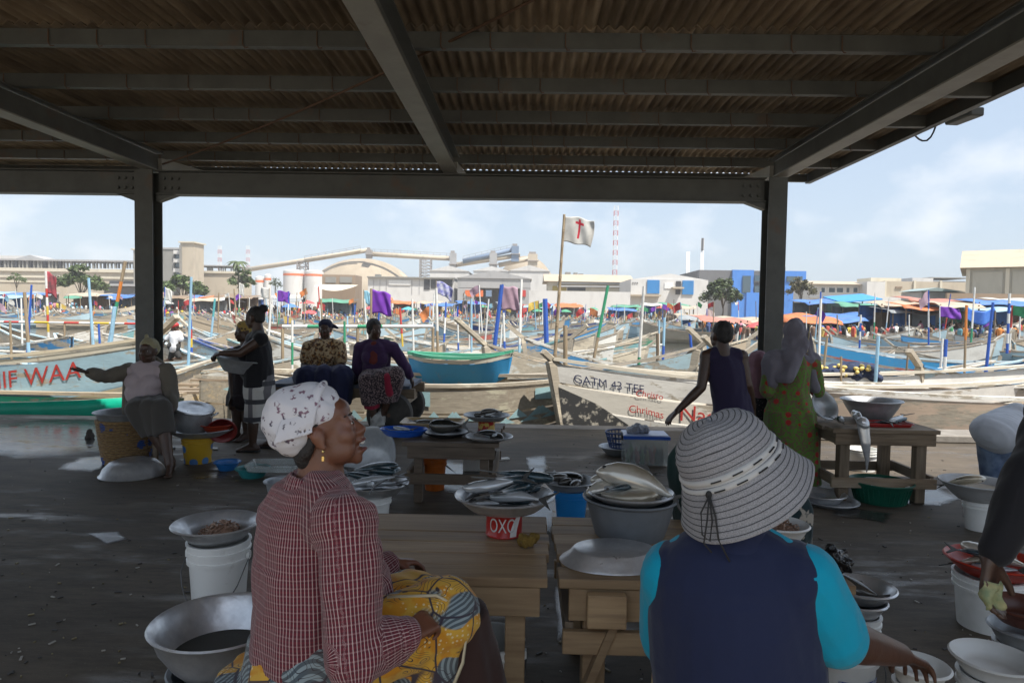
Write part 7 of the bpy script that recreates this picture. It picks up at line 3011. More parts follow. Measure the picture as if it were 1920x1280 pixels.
def f(mb):
    h = hd[0]
    mb.ell(h + A @ V((-0.015, 0, 0.035)), (0.118, 0.1, 0.112), A, 18, 12)
    mb.ell(h + A @ V((-0.03, 0, -0.07)), (0.1, 0.1, 0.1), A, 18, 12)
    mb.cap(J['shL'] + V((-0.01, 0, 0.03)), J['shR'] + V((0.0, 0, 0.03)), 0.085, 0.07, 14)
    mb.cap(h + V((-0.02, -0.05, -0.1)), J['chest'] + V((-0.1, -0.12, -0.02)), 0.12, 0.1, 14, sq=0.6)
    mb.cap(h + V((0.08, 0.0, 0.0)), J['shR'] + V((0.03, -0.02, -0.22)), 0.05, 0.05, 12)
    mb.cap(J['shL'] + V((-0.02, -0.03, 0.0)), J['elL'] + V((0.03, -0.02, 0.08)), 0.09, 0.07, 12)


dress('grey_headscarf', p8, f, fabric('grey_chiffon_scarf', (0.2, 0.19, 0.23)), folds=0.007, fs=17, ax=(1.2, 1.2, 0.5))
mb = MB()
for i in range(16):
    q = hd[0] + A @ V((0.055 - 0.001 * i, -0.098 + 0.001 * (i % 3), 0.1 - 0.016 * i))
    mb.ell(q, (0.007, 0.006, 0.009), A, 6, 5)
part('scarf_beads', mb, flat('pale_beads', (0.5, 0.42, 0.25)), p8, world=True)['kind'] = 'stuff'
ph = tag(part('phone', MB().box(J['wrR'] + V((0.02, 0.09, 0.07)), (0.012, 0.075, 0.15)), M_black), 'dark phone held by the woman in the green dress', 'phone')

# child in pink scarf at her side
Y = 6.45
J = jj(Y, pel=(1418, 772), chest=(1419, 724), neck=(1420, 704), shL=(1401, 714), shR=(1438, 714), elL=(1397, 750), wrL=(1404, 778, 0.05), elR=(1440, 750), wrR=(1432, 778, 0.05), hipL=(1410, 780), hipR=(1427, 780), knL=(1410, 838), knR=(1427, 838),
       anL=(1410, 880), anR=(1427, 880))
J['fwd'] = V((0.2, 1, 0)).normalized()
for a in ('anL', 'anR'):
    J[a].z = 0.085
hd = (at(1421, 682, Y), (0.3, 0.95, 0), 0.0)
p9, A = person('small girl in dusty pink headscarf and dark dress between the navy and green dresses', J, hd, k=0.76, hs=0.9, bust=0, hands={'L': ((0, 0.2, -1), (0.5, 0.4, 0), 0.4, 0.05), 'R': ((0, 0.2, -1), (-0.5, 0.4, 0), 0.4, 0.05)})
dress('dark_dress', p9, long_dress(J, 0.76, 0.2, 0.2, upto=1.5, bust=0), fabric('black_print_dress', (0.02, 0.02, 0.024), lambda H: H['mix'](H['rng'](H['vor'](40), 0.25, 0.2), (0.018, 0.018, 0.022), (0.15, 0.12, 0.12))), folds=0.004)
mb = MB()
mb.ell(hd[0] + A @ V((-0.015, 0, 0.03)), (0.105, 0.09, 0.1), A, 16, 12)
mb.cap(hd[0] + V((-0.01, -0.02, -0.05)), J['chest'] + V((0, -0.03, 0.0)), 0.095, 0.13, 14, sq=0.8)
blob('pink_headscarf', mb, 0.009, fabric('dusty_pink_scarf', (0.3, 0.16, 0.2)), p9, smooth=3, folds=0.004, fscale=22)

# person bending over at the right edge, seen from behind
Y = 5.75
J = jj(Y, pel=(1872, 810), chest=(1905, 790, 0.3), neck=(1925, 830, 0.45), shL=(1895, 815, 0.46), shR=(1940, 800, 0.36), elL=(1905, 885, 0.5), wrL=(1910, 940, 0.5), elR=(1950, 880, 0.42), wrR=(1950, 940, 0.46), hipL=(1856, 822), hipR=(1888, 822),
       knL=(1860, 890, 0.03), knR=(1893, 890, -0.02), anL=(1858, 945, -0.03), anR=(1896, 945, -0.1))
J['fwd'] = V((0.4, 0.6, -0.5)).normalized()
J['toeL'] = J['toeR'] = V((0.5, 0.85, 0))
for a in ('anL', 'anR'):
    J[a].z = 0.085
hd = (at(1940, 862, Y + 0.55), (0.4, 0.5, -0.8), 0.0)
p10, A = person('person in pale shirt and blue jeans bending down near the right edge', J, hd, k=1.0, bust=0, hands={'L': ((0, 0.2, -1), (0.5, 0.4, 0), 0.5, 0.05), 'R': ((0, 0.2, -1), (-0.5, 0.4, 0), 0.5, 0.05)})


def f(mb):
    torso_prims(mb, J, 1.0, 0.034, 0, 1.0)
    for sd in 'LR':
        arm_prims(mb, J, sd, 1.0, 0.018, 0.9)


dress('pale_shirt', p10, f, fabric('pale_grey_shirt', (0.5, 0.53, 0.58)))


def f(mb):
    mb.cap(J['pel'] + V((0, 0, -0.04)), (J['hipL'] + J['hipR']) / 2 + V((0, 0, -0.03)), 0.15, 0.165, 18, sq=0.8, hint=J['fwd'])
    for sd in 'LR':
        leg_prims(mb, J, sd, 1.0, 0.022)


dress('blue_jeans', p10, f, fabric('faded_denim', (0.09, 0.14, 0.25), lambda H: H['mix'](H['rng'](H['noise'](9, 3), 0.4, 0.65), (0.07, 0.11, 0.2), (0.2, 0.27, 0.38))), folds=0.005)
hair_cap(p10, hd[0], A)

# person leaning in from the right edge, dark sleeve and hand
Y = 1.75
J = {k_: V(v) for k_, v in dict(pel=(1.7, 1.72, 0.86), chest=(1.63, 1.8, 1.2), neck=(1.58, 1.84, 1.4), shL=(1.52, 1.96, 1.3), shR=(1.62, 1.66, 1.33), hipL=(1.6, 1.8, 0.83), hipR=(1.66, 1.62, 0.83),
                                knL=(1.6, 1.82, 0.45), knR=(1.68, 1.6, 0.45), anL=(1.66, 1.8, 0.085), anR=(1.74, 1.6, 0.085), fwd=(-0.9, 0.4, 0)).items()}
J['elL'] = at(1928, 890, 1.84)
J['wrL'] = at(1858, 1045, 1.80)
J['elR'] = V((1.6, 1.5, 1.05))
J['wrR'] = V((1.5, 1.45, 0.82))
J['toeL'] = J['toeR'] = V((-0.9, 0.4, 0))
J['fwd'].normalize()
hd = (V((1.57, 1.9, 1.56)), (-0.8, 0.5, 0), R(-20))
p11, A = person('person in black sleeve reaching down from the right edge with a banknote in hand', J, hd, k=1.0, voxel=0.007, bust=0, hands={'L': (at(1846, 1160, 1.80) - J['wrL'], (0.5, -0.6, -0.1), 0.5, 0.03), 'R': ((0, 0, -1), (-0.6, 0.3, 0), 0.5, 0.05)})


def f(mb):
    torso_prims(mb, J, 1.0, 0.02, 0, 1.0)
    for sd in 'LR':
        arm_prims(mb, J, sd, 1.0, 0.013, 1.9)


dress('black_shirt', p11, f, M_blk, 0.007, folds=0.004)
dress('dark_trousers', p11, lambda mb: [leg_prims(mb, J, sd, 1.0, 0.025) for sd in 'LR'] + [mb.cap(J['pel'], (J['hipL'] + J['hipR']) / 2, 0.18, 0.17, 16)], M_dnavy)
hair_cap(p11, hd[0], A)
mb = MB()
a = at(1862, 1105, 1.765)
mb.grid(lambda u, v: a + V((0.05 * (u - 0.5) + 0.006 * math.sin(v * 9), 0.012 * math.sin(u * 8 + v * 4), -0.07 * v + 0.02)), 5, 8)
solid(tag(part('banknote', mb, mat('green_note', (0.2, 0.26, 0.14), 0.7, c2=(0.45, 0.4, 0.2), scale=30), smooth=True), 'crumpled green note held in the dark hand at the right edge', 'banknote'), 0.002)

# person in dark green stooping behind the sun hat
Y = 3.25
J = jj(Y, pel=(1345, 985), chest=(1330, 880), neck=(1385, 862), shL=(1372, 880, 0.17), shR=(1372, 885, -0.17), elL=(1430, 960, 0.15), wrL=(1440, 1010, 0.1), elR=(1430, 960, -0.17), wrR=(1445, 1010, -0.1), hipL=(1350, 1000, 0.1), hipR=(1350, 1000, -0.1),
       knL=(1478, 945, 0.12), knR=(1480, 955, -0.1), anL=(1460, 1150, 0.12), anR=(1465, 1150, -0.1))
J['fwd'] = V((0.85, 0, -0.5)).normalized()
J['toeL'] = J['toeR'] = V((1, 0, 0))
for a in ('anL', 'anR'):
    J[a].z = 0.085
hd = (at(1428, 888, Y), (0.7, -0.2, -0.75), 0.0)
p13, A = person('stooping person in dark green clothes almost hidden behind the striped sun hat', J, hd, k=1.05, hands={'L': ((0.1, 0, -1), (-0.5, 0, 0), 0.5, 0.05), 'R': ((0.1, 0, -1), (-0.5, 0, 0), 0.5, 0.05)})
M_dgreen = fabric('dark_green_wrapper', (0.012, 0.04, 0.035))


def f(mb):
    torso_prims(mb, J, 1.05, 0.03, 1.0, 1.1)
    mb.cap(J['pel'], J['chest'], 0.2, 0.2, 16)
    for sd in 'LR':
        arm_prims(mb, J, sd, 1.05, 0.025, 1.3)


dress('dark_green_wrapper', p13, f, M_dgreen, folds=0.006)
dress('dark_skirt', p13, skirt(J, 0.24, 0.13, 0.8, 1.1, 0.1), fabric('dark_teal_print', (0.02, 0.03, 0.035), lambda H: H['mix'](H['rng'](H['noise'](18, 2), 0.52, 0.56), (0.012, 0.03, 0.035), (0.4, 0.36, 0.3))))
hair_cap(p13, hd[0], A)
zs_ = J['hipL'].z - 0.13
s4 = thing('stool', 'stool under the stooping person in green', 'stool', (J['pel'].x, J['pel'].y, 0))
part('seat', MB().box((0, 0, zs_), (0.34, 0.3, 0.04)), M_wood, s4)
for sx in (-1, 1):
    for sy in (-1, 1):
        part('leg', MB().box((sx * 0.14, sy * 0.12, zs_ / 2 - 0.01), (0.04, 0.04, zs_ - 0.02)), M_wood_z, s4)

# man in white shirt stepping across the boats
Y = 17.5
J = jj(Y, pel=(326, 648), chest=(328, 632), neck=(328, 622), shL=(322, 626), shR=(336, 626), elL=(314, 634), wrL=(308, 641), elR=(340, 635), wrR=(336, 644), hipL=(323, 650), hipR=(330, 650), knL=(330, 660), knR=(324, 660), anL=(336, 668), anR=(320, 671))
J['fwd'] = V((-0.9, -0.4, 0)).normalized()
J['toeL'] = J['toeR'] = J['fwd']
hd = (at(328, 614, Y), (-0.9, -0.4, 0), R(-15))
p14, A = person('man in white shirt and red cap walking across the boats left of the column', J, hd, k=0.95, voxel=0.014, bust=0, face=False, hands={'L': ((-0.3, 0, -1), (0.5, 0.4, 0), 0.4, 0.05), 'R': ((-0.3, 0, -1), (0.5, 0.4, 0), 0.4, 0.05)})
dress('white_shirt', p14, lambda mb: (torso_prims(mb, J, 0.95, 0.02, 0, 1.0), [arm_prims(mb, J, sd, 0.95, 0.02, 1.2) for sd in 'LR']), fabric('white_shirt_cotton', (0.7, 0.7, 0.72)), 0.014)
dress('dark_trousers', p14, lambda mb: [leg_prims(mb, J, sd, 0.95, 0.03) for sd in 'LR'] + [mb.cap(J['pel'], (J['hipL'] + J['hipR']) / 2, 0.17, 0.16, 14)], fabric('grey_trousers', (0.05, 0.05, 0.05)), 0.014)
dress('red_cap', p14, lambda mb: mb.ell(hd[0] + A @ V((0, 0, 0.06)), (0.12, 0.1, 0.08), A), flat('red_cap_cloth', (0.45, 0.03, 0.03)), 0.014, 0)
# ------------------------------------------------------------------ tables, basins, buckets, fish
def vessel(name, lab, cat, c, r0, r1, h, m, rim=0.02, th=0.006, wall=0.5, n=36, sy=1.0, tilt=None, group=None, wob=0.006, lip=0.006):
    """open round vessel: r0 foot, r1 mouth; c is the centre of its foot"""
    rm = r0 + (r1 - r0) * wall
    prof = [(0.001, 0), (r0, 0), (r0 + (rm - r0) * 0.6, h * 0.25), (rm + (r1 - rm) * 0.45, h * 0.65), (r1, h), (r1 + rim, h + lip), (r1 + rim + 0.004, h + lip + 0.006), (r1 + rim - 0.002, h + lip + 0.012), (r1 - th, h + 0.008),
            (rm + (r1 - rm) * 0.45 - th, h * 0.66), (r0 + (rm - r0) * 0.6 - th, h * 0.28), (r0 - th, th * 1.5), (0.001, th * 1.5)]
    mb = MB().lathe(prof, n, wob=wob, sy=sy)
    o = part(name, mb, m, auto=50)
    o.location = c
    if tilt:
        o.rotation_euler = tilt
    return tag(o, lab, cat, group)


def bucket(lab, c, r, h, m, handle=True, label_m=None, rim_m=None, taper=0.84):
    t = thing('bucket', lab, 'bucket', c)
    r0 = r * taper
    prof = [(0.001, 0.0), (r0, 0), (r0 + (r - r0) * 0.72, h * 0.72), (r + 0.005, h * 0.73), (r + 0.006, h * 0.78), (r, h * 0.785), (r + 0.002, h * 0.86), (r + 0.008, h * 0.865), (r + 0.008, h * 0.9), (r + 0.003, h * 0.905), (r + 0.004, h * 0.97), (r + 0.009, h * 0.975),
            (r + 0.009, h), (r - 0.004, h), (r0 - 0.003, 0.006), (0.001, 0.006)]
    part('shell', MB().lathe(prof, 32), m, t, auto=35)
    if handle:
        pts = [Vector((-(r + 0.014), -0.01, h * 0.8))] + [Vector((-(r + 0.014) * math.cos(PI * i / 12), -r * 0.35 - 0.75 * r * math.sin(PI * i / 12), h * 0.8 - 0.62 * h * math.sin(PI * i / 12))) for i in range(1, 12)] + [Vector((r + 0.014, -0.01, h * 0.8))]
        part('handle', MB().tube(pts, 0.0028, 6), M_wire, t, smooth=True)
        for sx in (-1, 1):
            part('handle_lug', MB().box((sx * (r + 0.008), -0.01, h * 0.81), (0.014, 0.03, 0.03)), m, t)
    if label_m:
        mb = MB()
        mb.grid(lambda u, v: ((r0 + (r - r0) * (0.15 + 0.45 * v) + 0.004) * math.cos(-2.1 + 1.5 * u), (r0 + (r - r0) * (0.15 + 0.45 * v) + 0.004) * math.sin(-2.1 + 1.5 * u), h * (0.15 + 0.45 * v)), 10, 4)
        part('printed_label', mb, label_m, t, smooth=True)
    return t


def fish_mat(nm, back, side, gloss=0.22):
    m = bpy.data.materials.new(nm)
    nt, N, K, P = nodes_of(m)
    P.inputs['Roughness'].default_value = gloss
    P.inputs['Metallic'].default_value = 0.35
    P.inputs['Coat Weight'].default_value = 0.5
    P.inputs['Coat Roughness'].default_value = 0.12
    tc = N.new('ShaderNodeTexCoord')
    s_ = N.new('ShaderNodeSeparateXYZ')
    K(tc.outputs['Object'], s_.inputs[0])
    nz = N.new('ShaderNodeTexNoise')
    nz.inputs['Scale'].default_value = 26
    nz.inputs['Detail'].default_value = 4
    K(tc.outputs['Object'], nz.inputs['Vector'])
    a = N.new('ShaderNodeMath')
    a.operation = 'MULTIPLY_ADD'
    a.inputs[1].default_value = 0.03
    K(nz.outputs['Fac'], a.inputs[0])
    K(s_.outputs['Y'], a.inputs[2])
    r_ = N.new('ShaderNodeMapRange')
    r_.inputs['From Min'].default_value = 0.012
    r_.inputs['From Max'].default_value = 0.035
    K(a.outputs[0], r_.inputs['Value'])
    x = N.new('ShaderNodeMixRGB')
    x.inputs[1].default_value = (*side, 1)
    x.inputs[2].default_value = (*back, 1)
    K(r_.outputs['Result'], x.inputs['Fac'])
    K(x.outputs['Color'], P.inputs['Base Color'])
    return m


M_fish = fish_mat('mackerel_skin', (0.03, 0.06, 0.075), (0.55, 0.58, 0.6))
M_fishd = fish_mat('dark_fish_skin', (0.02, 0.022, 0.02), (0.09, 0.085, 0.075))
M_fishp = fish_mat('pale_fish_skin', (0.42, 0.36, 0.26), (0.66, 0.62, 0.53))
M_fin = flat('fish_fin', (0.1, 0.1, 0.095), 0.4)


def fish_meshes(L_, H_, W_, m, bend=0.0, tail=0.07):
    """lies on its side: length x, belly to back along y, thickness z"""
    def cl(x):
        return Vector((x, bend * (x / L_) ** 2 * 4 * L_, 0))
    body = MB()
    st = [(-0.5, 0.06, 0.1), (-0.47, 0.3, 0.5), (-0.4, 0.62, 0.8), (-0.28, 0.9, 1.0), (-0.1, 1.0, 1.0), (0.1, 0.85, 0.85), (0.27, 0.5, 0.5), (0.38, 0.24, 0.28), (0.44, 0.16, 0.2)]
    n = 12
    vs, fs = [], []
    for x, hh, ww in st:
        c = cl(x * L_)
        for k in range(n):
            a = 2 * PI * k / n
            vs.append(c + Vector((0, H_ / 2 * hh * math.cos(a), W_ / 2 * ww * math.sin(a))))
    for i in range(len(st) - 1):
        for k in range(n):
            k2 = (k + 1) % n
            fs.append((i * n + k, (i + 1) * n + k, (i + 1) * n + k2, i * n + k2))
    fs.append(tuple(range(n)))
    fs.append(tuple((len(st) - 1) * n + k for k in range(n))[::-1])
    body.add(vs, fs)
    fin = MB()
    c = cl(0.43 * L_)
    e = cl(0.5 * L_) + Vector((tail * 0.6, 0, 0))
    for sg in (-1, 1):
        fin.add([c + Vector((0, 0, 0.003)), e + Vector((0.02, sg * tail, 0.004)), c + Vector((tail * 0.5, 0, 0.003)), c + Vector((0, 0, -0.003)), e + Vector((0.02, sg * tail, -0.002)), c + Vector((tail * 0.5, 0, -0.003))],
                [(0, 1, 2), (3, 5, 4), (0, 3, 4, 1), (1, 4, 5, 2), (2, 5, 3, 0)])
    d = cl(0.05 * L_)
    dor = MB()
    dor.prism([cl(-0.1 * L_) + Vector((0, H_ * 0.46, -0.002)), d + Vector((0, H_ * 0.62, -0.002)), cl(0.15 * L_) + Vector((0, H_ * 0.36, -0.002))], (0, 0, 0.004))
    eye = MB()
    for sg in (-1, 1):
        eye.ell(cl(-0.41 * L_) + Vector((0, H_ * 0.08, sg * W_ * 0.34)), (H_ * 0.075, H_ * 0.075, W_ * 0.07), n=8, m=6)
    return (('body', body.mesh('fish_body', m, smooth=True)), ('tail_fin', fin.mesh('fish_tail', M_fin)), ('dorsal_fin', dor.mesh('fish_dorsal', M_fin)), ('eyes', eye.mesh('fish_eyes', flat('fish_eye', (0.02, 0.02, 0.02), 0.1), smooth=True)))


FK = {'mack': fish_meshes(0.27, 0.07, 0.05, M_fish, 0.04), 'mackb': fish_meshes(0.25, 0.07, 0.05, M_fish, -0.1), 'dark': fish_meshes(0.28, 0.12, 0.07, M_fishd, 0.05), 'pale': fish_meshes(0.36, 0.12, 0.085, M_fishp, -0.1, 0.06), 'small': fish_meshes(0.16, 0.045, 0.03, M_fish, 0.05, 0.04)}


def fish(kind, p, rz, lab, group, tilt=(0, 0), s=1.0):
    t = thing('fish', lab, 'fish', p, rz, group)
    t.rotation_euler = (tilt[0], tilt[1], rz)
    t.scale = (s, s, s)
    for nm, me in FK[kind]:
        o = link(nm, me, t)
        if nm == 'eyes':
            o['kind'] = 'stuff'
    return t


def plate_of_fish(c, r, n, kind, lab, seed, z=0.03, s=1.0):
    q = random.Random(seed)
    for i in range(n):
        a = q.uniform(0, 2 * PI)
        d = r * 0.5 * math.sqrt(q.random())
        fish(kind if not isinstance(kind, tuple) else kind[i % len(kind)], c + Vector((d * math.cos(a), d * math.sin(a), z + 0.022 * i * 0.55)), q.choice((0, PI)) + q.gauss(0, 0.6), lab + (', topmost' if i == n - 1 else ', undermost' if i == 0 else ', ' + ('right', 'back', 'left', 'front')[int(a / (PI / 2) + 0.5) % 4] + ' side'), lab, (q.uniform(-0.5, 0.5), q.uniform(-0.22, 0.22)), s * q.uniform(0.85, 1.1))


def heap(name, lab, c, r, h, m, seed, n=160, s=0.018):
    """a heap of shrimps: many small curls, too many to pick apart"""
    q = random.Random(seed)
    mb = MB()
    mb.ell(c + Vector((0, 0, h * 0.2)), (r * 0.8, r * 0.8, h * 0.55), n=12, m=6)
    for i in range(n):
        a, d = q.uniform(0, 2 * PI), math.sqrt(q.random())
        p = c + Vector((r * d * math.cos(a), r * d * math.sin(a), h * (1 - d * d) * 0.75 + q.uniform(0, 0.015)))
        u = Vector((q.gauss(0, 1), q.gauss(0, 1), q.gauss(0, 0.5))).normalized() * s
        w = Vector((q.gauss(0, 1), q.gauss(0, 1), q.gauss(0, 1))).normalized() * s * 0.6
        mb.tube([p - u, p + w, p + u], [s * 0.2, s * 0.3, s * 0.12], 5)
    return tag(part(name, mb, m, smooth=True), lab, 'shrimp heap')


M_shrimp = mat('shrimp_flesh', (0.42, 0.26, 0.18), 0.35, c2=(0.2, 0.11, 0.07), scale=30, c3=(0.55, 0.42, 0.32), s3=20)


def table(lab, x0, x1, y0, y1, h, np_, leg=0.07, apron=0.1, name='table', m=M_wood, stretch=None, mz=None, tt=0.035, seed=1):
    q = random.Random(seed)
    t = thing(name, lab, name, ((x0 + x1) / 2, (y0 + y1) / 2, 0))
    W_, D_ = x1 - x0, y1 - y0
    d = D_ / np_
    for i in range(np_):
        part('plank', MB().box((q.uniform(-0.012, 0.012), -D_ / 2 + d * (i + 0.5), h - tt / 2 + q.uniform(-0.002, 0.003)), (W_ + q.uniform(-0.01, 0.03), d - 0.006, tt), q.uniform(-0.004, 0.004)), m, t, bev=0.003)
    for sy in (-1, 1):
        part('apron', MB().box((0, sy * (D_ / 2 - 0.03), h - tt - apron / 2 - 0.002), (W_ - 0.06, 0.03, apron)), m, t, bev=0.003)
    for sx in (-1, 1):
        part('end_rail', MB().box((sx * (W_ / 2 - 0.06), 0, h - tt - apron / 2 - 0.004), (0.03, D_ - 0.1, apron * 0.9)), M_wood_y, t)
        for sy in (-1, 1):
            part('leg', MB().box((sx * (W_ / 2 - 0.06 - leg * 0.8), sy * (D_ / 2 - 0.05 - leg / 2), (h - tt) / 2 - 0.002), (leg, leg, h - tt - 0.004), q.uniform(-0.03, 0.03)), mz or M_wood_z, t, bev=0.004)
    if stretch:
        for sy in (-1, 1):
            part('stretcher', MB().box((0, sy * (D_ / 2 - 0.03), stretch), (W_ - 0.02, 0.03, 0.085)), m, t, bev=0.003)
        for sx in (-1, 1):
            part('stretcher', MB().box((sx * (W_ / 2 - 0.035), 0, stretch + 0.02), (0.03, D_ - 0.1, 0.085)), M_wood_y, t)
    return t


TH = 0.6
M_tw = mat('fish_table_wood', (0.43, 0.3, 0.17), 0.6, c2=(0.26, 0.165, 0.09), scale=6, stretch=(0.3, 4, 4), bump=0.15, c3=(0.17, 0.11, 0.07), s3=2.2, k3=(0.6, 0.75), randv=0.22)
ta = table('low wooden plank table in front of the woman in plaid', -0.8, 0.1, 2.43, 3.2, TH, 6, 0.075, 0.11, m=M_tw, mz=M_tw, seed=3)
tb_ = table('low wooden plank table left of the striped sun hat', 0.145, 1.19, 2.43, 3.2, TH, 6, 0.085, 0.12, m=M_tw, mz=M_tw, stretch=0.36, seed=5)
part('brace', MB().beam((-0.48, -0.36, 0.05), (-0.3, -0.36, 0.5), 0.05, 0.03), M_tw, tb_)
part('corner_block', MB().box((-0.36, -0.405, 0.5), (0.14, 0.045, 0.12)), M_tw, tb_, bev=0.004)
bc = table('small dark wooden bench covered with fish plates in the middle of the shed', -0.97, -0.2, 5.45, 6.5, 0.505, 6, 0.07, 0.1, 'bench', stretch=0.2, m=M_wood_dark, mz=M_wood_dark, seed=7)
rt = table('wooden fish table with lower rails at right, before the white railed canoe', 2.6, 3.5, 5.75, 6.5, 0.63, 5, 0.085, 0.1, stretch=0.17, seed=9)

# the meat tin with the big plate, sponge
c = gnd(945, 1000, TH)
tin = thing('stock_tin', 'red tin with white letters carrying the big plate of mackerel', 'tin', c)
part('can', MB().lathe([(0.001, 0), (0.079, 0), (0.081, 0.004), (0.078, 0.008), (0.078, 0.105), (0.081, 0.109), (0.079, 0.113), (0.001, 0.113)], 36), mat('red_tin_print', (0.5, 0.025, 0.02), 0.3, c2=(0.38, 0.02, 0.015), scale=8), tin, auto=40)
M_wp = flat('white_tin_print', (0.75, 0.73, 0.7), 0.35)


def wrap_text(txt, size, a0, z0, r, parent, m, sx=1.0, name='lettering'):
    cu = bpy.data.curves.new('t', 'FONT')
    cu.body = txt
    cu.size = size
    tmp = bpy.data.objects.new('t', cu)
    col.objects.link(tmp)
    me = bpy.data.meshes.new_from_object(tmp)
    bpy.data.objects.remove(tmp)
    bm = bmesh.new()
    bm.from_mesh(me)
    bmesh.ops.subdivide_edges(bm, edges=[e for e in bm.edges if e.calc_length() > size * 0.2], cuts=2)
    bmesh.ops.triangulate(bm, faces=bm.faces)
    for v in bm.verts:
        a = a0 + v.co.x * sx / r
        v.co = Vector((r * math.cos(a), r * math.sin(a), z0 + v.co.y))
    bm.to_mesh(me)
    bm.free()
    me.materials.clear()
    me.materials.append(m)
    return link(name, me, parent)


wrap_text('OXO', 0.085, -2.42, 0.028, 0.0795, tin, M_wp, 0.62)
mb = MB()
mb.grid(lambda u, v: (0.0792 * math.cos(-1.22 + 0.4 * u + 0.5 * v * v), 0.0792 * math.sin(-1.22 + 0.4 * u + 0.5 * v * v), 0.008 + 0.096 * v), 4, 8)
part('printed_swoosh', mb, M_wp, tin)
pc_ = c + Vector((0, 0, 0.115))
vessel('plate', 'big dented aluminium plate of mackerel on the red tin', 'plate', pc_, 0.15, 0.2, 0.045, M_alu, rim=0.014)
plate_of_fish(pc_, 0.19, 9, ('mack', 'mackb'), 'silver mackerel heaped on the plate over the red tin', 4, 0.035)
c = gnd(992, 1025, TH)
mb = MB()
for i in range(14):
    q = rnd.uniform(0, 6.28)
    mb.ell(c + Vector((0.028 * math.cos(q), 0.022 * math.sin(q), 0.02 + 0.022 * rnd.random())), (0.022, 0.02, 0.018), n=8, m=6)
blob('sponge', mb, 0.005, mat('ochre_sponge', (0.3, 0.19, 0.04), 0.95, c2=(0.18, 0.11, 0.02), scale=90, bump=0.6), None, smooth=2, folds=0.003, fscale=110, faxis=(1, 1, 1))
tag(bpy.context.scene.objects['sponge'], 'ochre sponge lying on the table by the red tin', 'sponge')

# right of it: grey tub with a plate and the big pale fish; upturned tray
c = gnd(1180, 1000, TH)
M_tub = mat('grey_plastic_tub', (0.2, 0.22, 0.24), 0.45, c2=(0.14, 0.155, 0.17), scale=6)
vessel('tub', 'grey plastic tub under the plate with the big pale fish', 'tub', c, 0.15, 0.19, 0.15, M_tub, 0.014)
pc_ = c + Vector((0, 0, 0.155))
vessel('plate', 'aluminium plate lying across the grey tub', 'plate', pc_, 0.14, 0.175, 0.02, M_alu, 0.012)
fish('pale', pc_ + Vector((0.03, 0.0, 0.09)), -0.35, 'big pale fish arched over the grey tub', None, (0.9, 0.25), 1.0)
plate_of_fish(pc_ + Vector((-0.02, 0.02, 0)), 0.15, 5, ('pale', 'mack'), 'fish lying under the big pale one on the grey tub', 6, 0.02, 0.75)
c = gnd(1150, 1052, TH)
t = thing('tray', 'upturned dented aluminium tray on the table left of the sun hat', 'tray', c, 0.1)
part('tray', MB().lathe([(0.205, 0.0), (0.212, 0.004), (0.205, 0.012), (0.178, 0.03), (0.16, 0.052), (0.152, 0.056), (0.001, 0.05)], 40, sy=0.72, wob=0.025), M_alu, t, auto=40)

# left foreground: bucket with shrimp basin, big basin with water
c = gnd(411, 1147)
bucket('white bucket with wire handle and grey ribs under the shrimp basin at left', c, 0.148, 0.38, M_white_plastic)
c2 = c + Vector((-0.01, 0, 0.383))
vessel('basin', 'wide rimmed aluminium basin holding shrimps on the white bucket at left', 'basin', c2, 0.13, 0.18, 0.065, M_alu, 0.035, lip=0.012)
heap('shrimps', 'brown shrimp heap in the basin on the white bucket at left', c2 + Vector((0.03, -0.01, 0.02)), 0.105, 0.075, M_shrimp, 3)
c = gnd(410, 1360)
vessel('tub', 'dull grey tub under the large water basin at bottom left', 'tub', c, 0.14, 0.165, 0.215, M_tub, 0.012)
c2 = c + Vector((0.01, 0, 0.22))
vessel('basin', 'large shiny aluminium basin of water at bottom left', 'basin', c2, 0.13, 0.235, 0.17, M_alu, 0.012, wall=0.62, n=44)
mb = MB()
mb.lathe([(0.178, 0.0), (0.001, 0.001)], 40, c2 + Vector((0, 0, 0.066)))
wo = part('water', mb, mat('murky_basin_water', (0.055, 0.06, 0.055), 0.06, spec=0.6, bump=0.05, bscale=9))
tag(wo, 'murky grey water filling the large basin at bottom left', 'water')

# far left group
c = gnd(237, 866)


def blue_spots(H):
    d = H['vor'](6.2, rnd_=0.5)
    weave = H['math']('SINE', H['math']('MULTIPLY', H['noise'](1, 0, st=(1, 1, 60)), 60.0))
    return H['mix'](H['rng'](d, 0.36, 0.32), H['mix'](H['rng'](H['noise'](30, 3, st=(1, 1, 4)), 0.4, 0.6), (0.2, 0.115, 0.045), (0.36, 0.23, 0.1)), (0.02, 0.08, 0.33))


M_cane = fabric('blue_spotted_cane', (0.3, 0.2, 0.1), blue_spots)
bk = thing('basket', 'tall cane basket with blue spots beside the seated woman at left', 'basket', c)
H_ = 0.43
for i in range(17):          # woven rows, one over the other
    z0 = H_ * i / 17
    rr = 0.195 + 0.06 * (i / 17) ** 0.8
    n = 44
    pts = [Vector(((rr + 0.007 * (1 if (k_ + i) % 2 else -1)) * math.cos(2 * PI * k_ / n), (rr + 0.007 * (1 if (k_ + i) % 2 else -1)) * math.sin(2 * PI * k_ / n), z0 + 0.013)) for k_ in range(n + 1)]
    part('cane_row', MB().tube(pts, 0.0135, 5), M_cane, bk, smooth=True)
part('liner', MB().lathe([(0.001, 0.004), (0.185, 0.004), (0.243, H_)], 30), M_cane, bk)
part('rim', MB().tube([Vector((0.258 * math.cos(2 * PI * k_ / 30), 0.258 * math.sin(2 * PI * k_ / 30), H_)) for k_ in range(31)], 0.017, 6), M_cane, bk, smooth=True)
